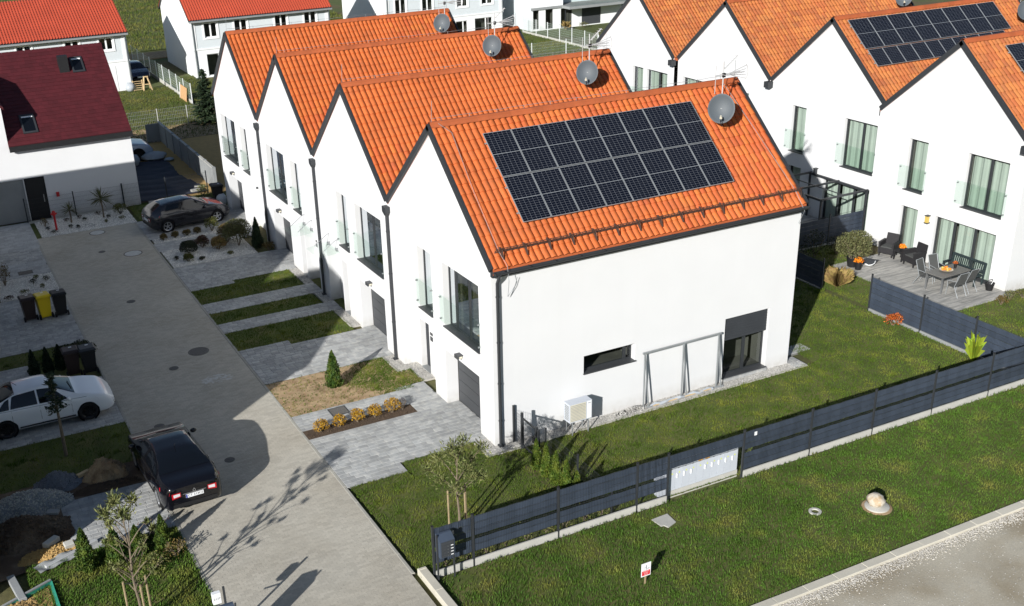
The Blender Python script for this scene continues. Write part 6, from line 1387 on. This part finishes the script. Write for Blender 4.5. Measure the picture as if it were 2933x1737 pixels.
def pine(label,x,y,h,tips,stakes=3,seed=1,needle=0.16,m='pine_leaf',lean=0.0,trunk=0.045,dens=60,name='pine_tree'):
    """young staked pine; tips: (x,y,z,radius) of needle clusters"""
    rg=np.random.default_rng(seed); t=thing(name,label,'tree',(x,y,0)); b=MB()
    axis=lambda z: np.array([lean*z+0.03*math.sin(z*3.1),0.02*math.sin(z*2.3),z])
    zs=np.linspace(-0.05,h,9); b.tube([tuple(axis(z)) for z in zs],list(np.linspace(trunk,0.012,9)),7)
    P=[];D=[]
    for (tx,ty,tz,tr) in tips:
        f=np.array([tx,ty,tz]); z0=max(0.25*h,tz-0.35-0.5*math.hypot(tx,ty)); o=axis(min(z0,h)); mid=o*0.5+f*0.5+[0,0,0.04]
        b.tube([tuple(o),tuple(mid),tuple(f)],[0.018,0.012,0.006],5)
        n=int(dens*(tr/0.2)**1.5)+12; c=f+rg.normal(size=(n,3))*tr*0.45; P.append(c); d=(c-f)/tr+np.array([0,0,0.6])+rg.normal(size=(n,3))*0.35; D.append(d/np.linalg.norm(d,axis=1,keepdims=True))
    leaves('crown',np.concatenate(P),needle,m,t,0.24,np.concatenate(D),0.75,rg); b.build('trunk','bark',t)
    for i in range(stakes):
        a=[2.9,0.3,5.0][i%3]; sx,sy=0.28*math.cos(a),0.28*math.sin(a); MB().tube([(sx,sy,-0.1),(sx,sy,1.42)],0.028,7).build('stake','wood_pole',t); MB().tube([(sx,sy,1.36),(0.0,0.0,1.34)],0.014,5).build('tie','black_plastic',t)
    return t
def tuft_grass(name,label,x,y,h,spread,m,n=160,seed=1,cat='grass',wid=0.016,group=None):
    rg=np.random.default_rng(seed); t=thing(name,label,cat,(x,y,0),group=group); a=rg.random(n)*6.283; r0=rg.random(n)*0.08; s=spread*rg.random(n)**0.6; hh=h*(0.55+0.45*rg.random(n))
    base=np.c_[np.cos(a)*r0,np.sin(a)*r0,np.zeros(n)]; mid=base+np.c_[np.cos(a)*s*0.5,np.sin(a)*s*0.5,hh*(1-0.35*s/spread)]; tip=base+np.c_[np.cos(a)*s*1.3,np.sin(a)*s*1.3,hh*(1.02-0.55*s/spread*rg.random(n))]; side=np.c_[-np.sin(a),np.cos(a),np.zeros(n)]*wid
    V=np.stack([base-side*0.6,base+side*0.6,mid+side,tip,mid-side],1).reshape(-1,3); F=np.arange(5*n).reshape(n,5); npmesh('blades',V,F,m,t); MB().lathe([(0.06,0),(0.04,0.05),(0.001,0.06)],8).build('crown',m,t); return t
def palm(label,x,y,h,n=46,L=0.62,seed=1):
    rg=np.random.default_rng(seed); t=thing('yucca_palm',label,'palm',(x,y,0),group='yucca palms in the end bed'); MB().tube([(0,0,-0.05),(0.02,0,h*0.5),(0,0.01,h)],[0.05,0.04,0.045],8).build('trunk','bark',t)
    V=[];
    for i in range(n):
        a=rg.random()*6.28; el=rg.uniform(-0.55,1.35); l=L*rg.uniform(0.75,1.1); d=np.array([math.cos(a)*math.cos(el),math.sin(a)*math.cos(el),math.sin(el)]); s=np.array([-math.sin(a),math.cos(a),0])*0.022; b0=np.array([0,0,h]); mid=b0+d*l*0.5; tip=b0+d*l+np.array([0,0,-0.10*l])
        V+= [b0-s*0.5,b0+s*0.5,mid+s,tip,mid-s]
    npmesh('leaf_crown',np.array(V),np.arange(5*n).reshape(n,5),'olive_leaf',t); return t

# -- nearest front garden
for i,(x,y,r,h) in enumerate(((-4.50,3.76,0.27,0.44),(-3.86,3.76,0.25,0.44),(-3.20,3.78,0.27,0.48),(-2.56,3.80,0.27,0.46),(-1.92,3.82,0.30,0.52))):
    bush('yellow_shrub',('small yellow shrub nearest the road in the soil bed','second small yellow shrub from the road in the soil bed','middle one of five yellow shrubs in the soil bed','fourth small yellow shrub from the road in the soil bed','largest yellow shrub at the house end of the soil bed')[i],x,y,r,h,'yellow_leaf',650,0.055,seed=11+i,group='yellow shrubs in the soil bed',upw=0.5,sparse=0.3)
bush('dry_shrub','thin dry twiggy shrub behind the largest yellow shrub',-1.52,3.86,0.20,0.42,'red_bush',120,0.035,seed=17,stems=12)
thuja('cone shaped green conifer standing alone in the bare strip lawn',-2.92,6.72,1.42,0.34,'thuja_leaf',4200,0.07,seed=3)
pine('staked pine with loose grey green crown on the sunlit front lawn',-3.18,-3.80,2.35,[(-0.55,-0.10,1.95,0.24),(-0.35,0.35,2.35,0.26),(0.15,-0.25,2.15,0.28),(0.55,0.20,2.15,0.26),(0.85,0.15,2.45,0.24),(-0.15,0.0,2.75,0.24),(0.25,0.05,2.85,0.22),(0.10,0.35,2.5,0.26),(-0.75,0.25,2.15,0.20),(0.35,-0.35,1.9,0.22),(-0.3,-0.4,1.75,0.2),(0.6,-0.25,1.85,0.2),(0.02,0.05,2.45,0.28)],3,seed=21,dens=120,needle=0.12)
for i,(x,y,h) in enumerate(((0.42,-1.90,0.98),(0.46,-2.42,1.10),(0.48,-2.95,1.08),(0.50,-3.50,1.10),(0.52,-4.05,0.95))):
    thuja(('bright green small conifer nearest the gate','second bright small conifer from the gate','third bright small conifer from the gate','fourth bright small conifer from the gate','bright small conifer nearest the fence')[i],x,y,h+0.08,0.205,'thuja_bright',3600,0.055,seed=30+i,group='row of bright small conifers')
tuft_grass('reed_clump','bright lime green reed clump beside the right garden fence',17.75,-3.2,1.15,0.28,'lime_grass',90,5,wid=0.009)
bush('orange_shrub','small rusty orange shrub at the foot of the dark screen fence',17.75,0.55,0.38,0.52,'orange_leaf',420,0.075,seed=41,upw=0.6,sparse=0.5)
tuft_grass('ornamental_grass','dry brownish ornamental grass at the shaded garden corner',18.9,4.75,0.85,0.50,'straw',700,42,wid=0.007)
# -- hedge behind the fence (low plants seen below the strips)
for i in range(9):
    x=-4.2+i*0.62; bush('low_hedge_plant',('low green plant behind the fence beside the mailboxes','second low green plant behind the fence','third low green plant behind the fence','fourth low green plant behind the fence','fifth low green plant behind the fence','sixth low green plant behind the fence','seventh low green plant behind the fence','eighth low green plant behind the fence','low green plant behind the fence left of the meter cabinets')[i],x,-5.0,0.30,0.50,'green_bush',420,0.065,seed=50+i,group='low plants behind the dark fence',stems=3)
# -- shrub beds
bush('round_shrub','round dark shrub in the large white gravel bed',-3.85,23.95,0.42,0.62,'dark_bush',3000,0.06,seed=61,sparse=0.2)
bush('red_shrub','dark reddish shrub behind the round dark shrub',-3.05,24.45,0.36,0.62,'red_bush',1400,0.07,seed=62)
bush('straw_shrub','tan dry rounded grass shrub in the large white gravel bed',-2.45,23.75,0.44,0.62,'straw',1800,0.08,seed=63,upw=0.6)
bush('tall_shrub','large pale green twiggy shrub in the white gravel bed',-1.45,23.75,0.72,1.35,'olive_leaf',3600,0.085,seed=64,sparse=0.45,upw=0.6)
bush('tall_shrub','dense brownish green shrub behind the pale twiggy one',-1.75,24.55,0.50,0.95,'brown_bush',2200,0.08,seed=65)
bush('grass_shrub','small tufted grass shrub at the road corner of the gravel bed',-4.15,22.85,0.28,0.36,'green_bush',420,0.09,seed=66,upw=0.7)
bush('low_plant','small dark plant at the road edge of the gravel bed',-4.60,23.30,0.15,0.22,'dark_bush',200,0.05,seed=67)
bush('low_plant','flat dark plant at the driveway side of the gravel bed',-3.55,22.70,0.18,0.16,'dark_bush',200,0.06,seed=68)
bush('low_plant','small green plant near the conifer in the gravel bed',-2.15,22.75,0.16,0.16,'green_bush',180,0.06,seed=69)
thuja('slim dark conifer at the house end of the white gravel bed',-0.72,22.95,1.55,0.32,'spruce_leaf',3200,0.08,seed=70)
bush('low_plant','low brown green plant beside the slim dark conifer',-0.35,22.35,0.35,0.40,'brown_bush',350,0.07,seed=71)
for i,(x,y) in enumerate(((-4.45,26.62),(-3.85,26.70),(-3.25,26.72),(-2.70,26.78))):
    bush('small_shrub',('small round shrub nearest the road beside the hatchback','second small round shrub beside the hatchback','third small round shrub beside the hatchback','small round shrub beside the hatchback front wheel')[i],x,y,0.21,0.34,'brown_bush',800,0.055,seed=80+i,group='small shrubs beside the hatchback')
bush('tall_shrub','yellow green shrub at the house end of the narrow gravel bed',-1.95,26.75,0.38,0.75,'green_bush',600,0.08,seed=85)
# -- end bed
palm('large yucca palm in the white gravel end bed',-6.36,32.22,1.05,60,0.75,seed=91); palm('smaller yucca palm beside the red hydrant',-8.02,32.25,0.70,46,0.55,seed=92)
bush('low_plant','dark leafy shrub at the right end of the white gravel end bed',-5.45,32.35,0.40,0.62,'green_bush',500,0.08,seed=93)
bush('low_plant','upright dry shrub left of the red hydrant',-9.35,32.3,0.20,0.50,'brown_bush',220,0.06,seed=94)
for i,(x,y,r,m) in enumerate(((-9.3,31.6,0.14,'dark_bush'),(-8.2,32.6,0.18,'red_bush'),(-7.5,32.75,0.18,'red_bush'),(-7.35,32.2,0.13,'dark_bush'),(-8.2,31.3,0.13,'dark_bush'),(-7.85,31.05,0.12,'dark_bush'),(-9.1,30.85,0.20,'dark_bush'),(-6.55,32.9,0.22,'red_bush'),(-6.15,31.95,0.13,'dark_bush'),(-6.4,31.2,0.11,'green_bush'),(-5.55,31.35,0.22,'green_bush'))):
    bush('ground_plant',('tiny dark plant left of the hydrant foot','reddish cushion plant under the smaller palm','reddish cushion plant between the two palms','tiny dark plant left of the gravel cover','tiny dark plant right of the hydrant','second tiny dark plant right of the hydrant','flat dark plant at the road edge below the hydrant','reddish cushion plant behind the large palm','tiny dark plant right of the large palm','tiny green plant at the road edge of the end bed','flat green plant at the right end of the end bed')[i],x,y,r,0.20,m,150,0.05,seed=100+i,stems=2,group='small plants in the end bed')
# -- left gravel bed
for i,(x,y,r,h,m) in enumerate(((-11.05,23.6,0.17,0.28,'dark_bush'),(-10.45,23.75,0.18,0.26,'dark_bush'),(-11.55,22.6,0.22,0.2,'green_bush'),(-10.75,22.8,0.12,0.25,'green_bush'),(-10.85,24.3,0.14,0.2,'green_bush'),(-12.25,22.2,0.22,0.2,'red_bush'))):
    bush('ground_plant',('dark cushion plant in the left white gravel bed','dark cushion plant nearest the road in the left gravel bed','flat green plant in the left white gravel bed','tiny upright plant in the left white gravel bed','small pale plant at the back of the left gravel bed','flat reddish plant at the picture edge of the left gravel bed')[i],x,y,r,h,m,180,0.05,seed=120+i,stems=2,group='small plants in the left gravel bed')
bush('tall_shrub','twiggy yellow brown shrub at the left picture edge',-12.2,24.1,0.35,1.15,'brown_bush',380,0.07,seed=128,sparse=0.5)
# -- dark conifers and hedge at left
for i,x in enumerate((-12.30,-11.80,-11.35)): thuja(('dark conifer behind the white saloon roof','middle dark conifer behind the white saloon','dark conifer beside the brown bin near the white saloon')[i],x,13.35,1.05,0.25,'spruce_leaf',2000,0.07,seed=130+i,group='dark conifers behind the white saloon')
bush('hedge_shrub','dark trailing hedge at the road edge behind the bins',-10.45,13.9,0.55,0.75,'dark_bush',1500,0.07,seed=135,sparse=0.25)
bush('hedge_shrub','dark shrub between the conifers and the lawn strip',-11.1,13.95,0.5,0.7,'dark_bush',1000,0.07,seed=136,sparse=0.25)
spruce('thin dark tree with a bare stem in front of the white saloon',-12.25,6.45,3.0,0.62,seed=140,bare=0.55,nb=34,sparse=True)
# -- bottom left group
for i,(x,y,h,r) in enumerate(((-12.72,-0.35,1.32,0.34),(-11.95,-0.45,1.15,0.33),(-11.35,-0.35,0.95,0.30),(-10.65,-0.45,1.12,0.28))):
    thuja(('largest dense conifer of the group at the bottom left','second conifer of the bottom left group beside the tall pine','low conifer of the bottom left group right of the pine','conifer with brown tips nearest the road at the bottom left')[i],x,y,h,r,'thuja_leaf',3400,0.07,seed=150+i,group='conifers at the bottom left')
pine('tall thin staked pine at the bottom left',-11.92,-3.60,3.3,[(-0.12,0.05,3.75,0.19),(-0.38,0.0,3.45,0.19),(0.30,0.1,3.60,0.17),(0.02,-0.1,3.40,0.20),(-0.30,0.3,3.0,0.10),(0.7,0.3,2.55,0.09),(-0.5,-0.3,2.2,0.08)]+[(math.cos(i*2.4)*(0.45+0.07*(i%4)),math.sin(i*2.4)*(0.45+0.07*(i%4)),1.55+0.115*i,0.07) for i in range(15)]+[],3,seed=161,dens=200,needle=0.13)
bush('dry_shrub','dry pinkish twiggy shrub beside the black car rear wheel',-10.75,0.35,0.45,0.60,'red_bush',90,0.05,seed=171,stems=16)
bush('dry_shrub','dry grassy shrub at the road edge below the black car',-10.45,-0.95,0.40,0.50,'brown_bush',260,0.06,seed=172,stems=14)
bush('dry_shrub','low weedy shrub behind the bottom left pine',-11.2,-1.3,0.5,0.45,'green_bush',420,0.07,seed=173,stems=8)
# -- terrace planter and gardens
t=bush('potted_shrub','large pale olive shrub in a black pot on the terrace corner',21.15,6.15,0.85,1.35,'olive_leaf',5200,0.075,cat='potted plant',seed=181,low=0.25,sparse=0.4,upw=0.5,stems=10,z0=0.02); MB().lathe([(0.22,0),(0.29,0.42),(0.27,0.42),(0.25,0.36),(0.001,0.36)],20).build('pot','black_plastic',t,smooth=True)
flowers('black planter of yellow orange flowers below the olive shrub',21.05,5.72,0.02,0.22,0.17,0.36,200)
for i,(x,y,r,m) in enumerate(((22.9,-0.15,0.30,'brown_bush'),(23.6,0.05,0.26,'olive_leaf'),(24.2,-0.1,0.35,'green_bush'))): bush('ground_plant',('low brown shrub at the terrace corner','pale low shrub at the house corner near the terrace','green shrub at the right edge near the terrace')[i],x,y,r,0.4,m,300,0.06,seed=190+i,group='low shrubs at the terrace corner')
for i in range(6): bush('garden_shrub',('small dark shrub behind the screen fence nearest the outer fence','second small shrub behind the screen fence','third small shrub behind the screen fence','fourth small shrub behind the screen fence','small shrub in the right corner of the gardens','taller leafy shrub in the right corner of the gardens')[i],18.6+0.55*i,-2.6-0.38*i,0.26,0.45+0.1*(i%3),'green_bush',220,0.07,seed=200+i,group='shrubs behind the screen fence')
for i,(x,y,h) in enumerate(((19.4,7.6,1.0),(20.6,7.9,1.3),(21.7,7.7,0.9),(19.0,9.4,1.1),(20.2,10.8,1.0))): bush('garden_shrub',('dark shrub in the shaded garden left of the olive pot','dark tall shrub in the shaded garden','low dark shrub beside the pergola fence','dark shrub in the shaded garden corner','dark shrub below the pergola')[i],x,y,0.55,h,'dark_bush',500,0.08,seed=210+i,group='dark shrubs in the shaded gardens')
spruce('dense dark spruce behind the farthest white house',4.45,51.4,3.7,1.15,seed=220,bare=0.02,nb=150)
bush('garden_shrub','green shrub at the far corner of the farthest house',-0.75,33.0,0.35,0.75,'green_bush',350,0.08,seed=221)
tuft_grass('ornamental_grass','pale grass clump in front of the modern house',46.4,71.2,0.9,0.4,'straw',120,222,wid=0.03); bush('garden_shrub','low white flowering shrub before the modern house terrace',48.6,71.3,0.6,0.5,'olive_leaf',200,0.1,seed=223)

# ================================================================ rubble, heaps and building leftovers
def heap(label,x,y,rx,ry,h,m,seed,name='soil_heap',stn=0,sm=None,smin=0.01,smax=0.04,cat='heap',n=64):
    rg=np.random.default_rng(seed); t=thing(name,label,cat,(x,y,0)); ph=rg.random(6)*6.28
    V=[];F=[]
    k=np.linspace(-1,1,n); X,Y=np.meshgrid(k,k); rad=np.hypot(X,Y)
    ang=np.arctan2(Y,X); edge=1+0.12*np.sin(2*ang+ph[0])+0.08*np.sin(5*ang+ph[1]); q=np.clip(1-rad/np.maximum(0.9*edge,0.2),0,1)
    Z=h*np.power(q,0.85)+h*0.10*np.sin(X*6+ph[2])*np.sin(Y*7+ph[3])*(q>0)*np.minimum(q*4,1)+(rg.normal(size=X.shape)*0.016+0.05*h*np.sin(X*19+ph[4]+2*np.sin(Y*11))*np.sin(Y*17+ph[5]))*np.minimum(q*5,1)-0.03*(q<=0)
    V=np.c_[(X*rx).ravel(),(Y*ry).ravel(),Z.ravel()]; I=np.arange(n*n).reshape(n,n); F=np.stack([I[:-1,:-1],I[:-1,1:],I[1:,1:],I[1:,:-1]],-1).reshape(-1,4)
    o=npmesh('mound',V,F,m,t,smooth=True)
    if stn:
        i=rg.integers(0,n-1,stn); j=rg.integers(0,n-1,stn); ok=q[i,j]>0.03; P=np.c_[X[i,j]*rx+rg.normal(0,0.02,stn),Y[i,j]*ry+rg.normal(0,0.02,stn),Z[i,j]+0.004][ok]; stones('loose_stones',P,smin,smax,sm or m,t,0.8)
    return t
struct('rubble_ground',MB().poly([(-15,0.2,-0.004),(-12.9,0.6,-0.004),(-12.9,3.5,-0.004),(-10.1,3.55,-0.004),(-10.1,5.0,-0.004),(-15,5.0,-0.004)]),'dark_soil','bare building soil at the left picture edge','soil')
heap('dark bluish gravel heap at the edge of the shaded lawn',-12.75,4.65,0.75,0.55,0.50,'blue_gravel',301,'gravel_heap',1400,'blue_gravel',0.012,0.03)
heap('sand coloured heap beside the black car',-11.35,4.55,0.85,0.62,0.62,'sand_soil',302,'sand_heap',900,'sand_soil',0.010,0.04)
heap('wide grey rubble heap at the left picture edge',-13.8,3.75,1.35,1.0,0.55,'concrete_dark',303,'rubble_heap',2600,'concrete',0.012,0.055)
heap('dark brown soil heap at the left picture edge',-13.95,2.25,1.5,1.0,0.50,'dark_soil',304,'soil_heap',1800,'dark_soil',0.015,0.075)
heap('small dark soil ridge along the paving edge beside the black car',-11.5,3.80,1.35,0.28,0.16,'soil',305,'soil_heap',260,'soil',0.01,0.03)
heap('yellow sand bank at the bottom left',-13.5,0.95,0.95,0.42,0.16,'yellow_sand',306,'sand_heap',1500,'yellow_sand',0.012,0.035)
heap('small yellow sand spill in the bottom left corner',-14.6,-1.35,0.8,0.5,0.12,'yellow_sand',307,'sand_heap',150,'yellow_sand')
def block(label,x,y,z,sx,sy,sz,rz,m,name='concrete_block',cat='block',tilt=0.0):
    M=Matrix.Rotation(R(rz),4,'Z') @ Matrix.Rotation(R(tilt),4,'X'); c=0.012
    b=MB(); hx,hy,hz=sx/2,sy/2,sz/2; vs=[(-hx,-hy,-hz),(hx,-hy,-hz),(hx,hy,-hz),(-hx,hy,-hz),(-hx,-hy,hz-c),(hx,-hy,hz-c),(hx,hy,hz-c),(-hx,hy,hz-c),(-hx+c,-hy+c,hz),(hx-c,-hy+c,hz),(hx-c,hy-c,hz),(-hx+c,hy-c,hz)]
    b.add([M@Vector(v) for v in vs],[(3,2,1,0),(0,1,5,4),(1,2,6,5),(2,3,7,6),(3,0,4,7),(4,5,9,8),(5,6,10,9),(6,7,11,10),(7,4,8,11),(8,9,10,11)]); return tag(b.build(name,m,None,loc=(x,y,z+sz/2)),label,cat)
block('pale concrete block lying on the yellow sand bank',-13.42,1.22,0.12,0.46,0.20,0.14,38,'concrete'); block('small broken concrete piece beside the pale block',-13.0,0.92,0.05,0.26,0.20,0.16,10,'concrete',tilt=14)
block('pale timber offcut between the gravel and the sand heaps',-11.98,4.72,0.10,0.42,0.14,0.10,25,'timber','timber_offcut','timber'); block('flat grey paving slab on the soil heap',-13.15,2.62,0.26,0.34,0.22,0.08,-25,'concrete_dark'); block('grey kerb stone lying at the bottom left edge',-14.55,-0.4,0.0,0.20,1.25,0.12,8,'concrete_dark')
block('long grey edging stone beside the largest bottom left conifer',-13.0,0.52,-0.02,1.6,0.12,0.14,24,'paver_light'); 
b=MB(); P_=[]; rg=np.random.default_rng(9); n_=16; xs_=np.linspace(-0.55,0.55,n_); ys_=np.linspace(-0.22,0.22,8)
for j in range(8):
    for i in range(n_): P_.append((xs_[i],ys_[j],0.05+0.025*math.sin(i*0.9+j*0.6)+0.015*rg.random()))
b.add(P_,[(j*n_+i,j*n_+i+1,(j+1)*n_+i+1,(j+1)*n_+i) for j in range(7) for i in range(n_-1)]); t=b.build('plastic_sheet','concrete_dark',None,smooth=True,loc=(-13.45,0.35,0.02)); t.rotation_euler=(0,0,R(20)); tag(t,'crumpled pale plastic sheet beside the yellow sand bank','plastic sheet')
t=thing('sand_pit','green edged tarpaulin with yellow sand at the bottom left corner','tarpaulin',(-14.3,-1.6,0)); MB().add([(0.55,1.0,0.03),(0.62,-1.6,0.03),(0.70,-1.6,0.10),(0.63,1.05,0.10),(-1.6,-0.2,0.03),(-1.6,0.0,0.11)],[(0,1,2,3),(0,3,5,4)]).build('tarpaulin','green_tarp',t); MB().bar((-1.5,0.15,0.08),(0.6,1.12,0.08),0.07,0.05).build('edge_board','concrete_dark',t); MB().poly([(0.5,0.9,0.018),(0.55,-1.5,0.018),(-1.5,-1.5,0.018),(-1.5,-0.1,0.018)]).build('sand','yellow_sand',t)
# black tarpaulin yard
rg=np.random.default_rng(12); nx,ny=40,46; X,Y=np.meshgrid(np.linspace(0,1,nx),np.linspace(0,1,ny)); x0=-4.0+0.9*Y; x1=-0.35-0.55*Y+0.15*np.sin(Y*9); XX=x0+(x1-x0)*X; YY=33.95+8.6*Y; ZZ=0.035*np.sin(YY*5.2+0.8*np.sin(XX*2.2))+0.02*np.sin(YY*11+XX*3)+0.05
I=np.arange(nx*ny).reshape(ny,nx); o=npmesh('black_tarpaulin',np.c_[XX.ravel(),YY.ravel(),ZZ.ravel()],np.stack([I[:-1,:-1],I[:-1,1:],I[1:,1:],I[1:,:-1]],-1).reshape(-1,4),'tarp',None,smooth=True); tag(o,'wrinkled dark membrane spread on the ground beside the maroon roofed house','tarpaulin')
def sack(label,x,y,rx,ry,h,m='plastic_bag',seed=1):
    b=MB().sphere((0,0,h*0.45),(rx,ry,h*0.55),2,0.16,seed=seed); return tag(b.build('sack',m,None,smooth=True,loc=(x,y,0.0),angle=60),label,'sack')
sack('crumpled white plastic bags at the end of the dark membrane',-1.25,42.9,0.75,0.45,0.55,seed=3); sack('white building sack behind the maroon roofed house corner',-2.75,42.2,0.45,0.4,0.75,seed=4); sack('small pale bag beyond the dark membrane',0.0-0.5,42.2,0.32,0.22,0.2,seed=5); sack('white sack leaning at the farthest house beside the hatchback',-0.25,30.95,0.30,0.28,0.62,seed=6)
block('pale block near the end of the dark membrane',-0.9,34.2,0.08,0.5,0.22,0.12,10,'concrete'); block('pale board lying on the dark membrane',-0.45,35.0,0.08,0.6,0.18,0.05,-15,'concrete'); block('pale slab in the shaded grass beyond the hatchback',-3.5,33.55,0.0,0.35,0.15,0.1,0,'concrete')
# leftovers behind
t=thing('wooden_trestle','pale wooden trestle on the grass by the grey house','trestle',(3.3,66.0,0))
for s in (-1,1): MB().bar((s*0.35,-0.3,0),(s*0.12,0.1,1.1),0.07).build('leg','timber',t); MB().bar((s*0.35,0.5,0),(s*0.12,0.1,1.1),0.07).build('leg','timber',t)
MB().bar((-0.2,0.1,1.08),(0.2,0.1,1.08),0.08).build('top','timber',t); MB().bar((-0.3,-0.1,0.5),(0.3,-0.1,0.5),0.06).build('rail','timber',t)
t=thing('pallet','wooden pallet leaning beside the trestle','pallet',(2.6,66.1,0)); 
for i in range(5): MB().bar((-0.4,0.05*i-0.1,0.12+0.16*i),(0.4,0.05*i-0.1,0.12+0.16*i),0.10,0.03).build('slat','timber',t)
for x in (-0.38,0.38): MB().bar((x,-0.1,0.05),(x,0.12,0.85),0.07).build('post','timber',t)
sack('white drum shaped sack beside the grey house corner',2.0,66.2,0.40,0.4,0.75,'plastic_bag',8)
t=thing('chipboard_sheet','orange brown chipboard sheet leaning on the pale mesh fence','board',(4.85,60.3,0)); b=MB(); b.add([(0.0,-1.0,0.0),(0.15,-1.0,1.05),(0.15,1.0,1.05),(0.0,1.0,0.0),(-0.03,-1.0,0.0),(0.12,-1.0,1.06),(0.12,1.0,1.06),(-0.03,1.0,0.0)],[(0,1,2,3),(7,6,5,4),(0,4,5,1),(1,5,6,2),(2,6,7,3),(3,7,4,0)]); b.build('sheet','osb',t); MB().bar((0.0,1.08,0),(0.12,1.08,1.2),0.10,0.04).build('batten','white_paint',t)
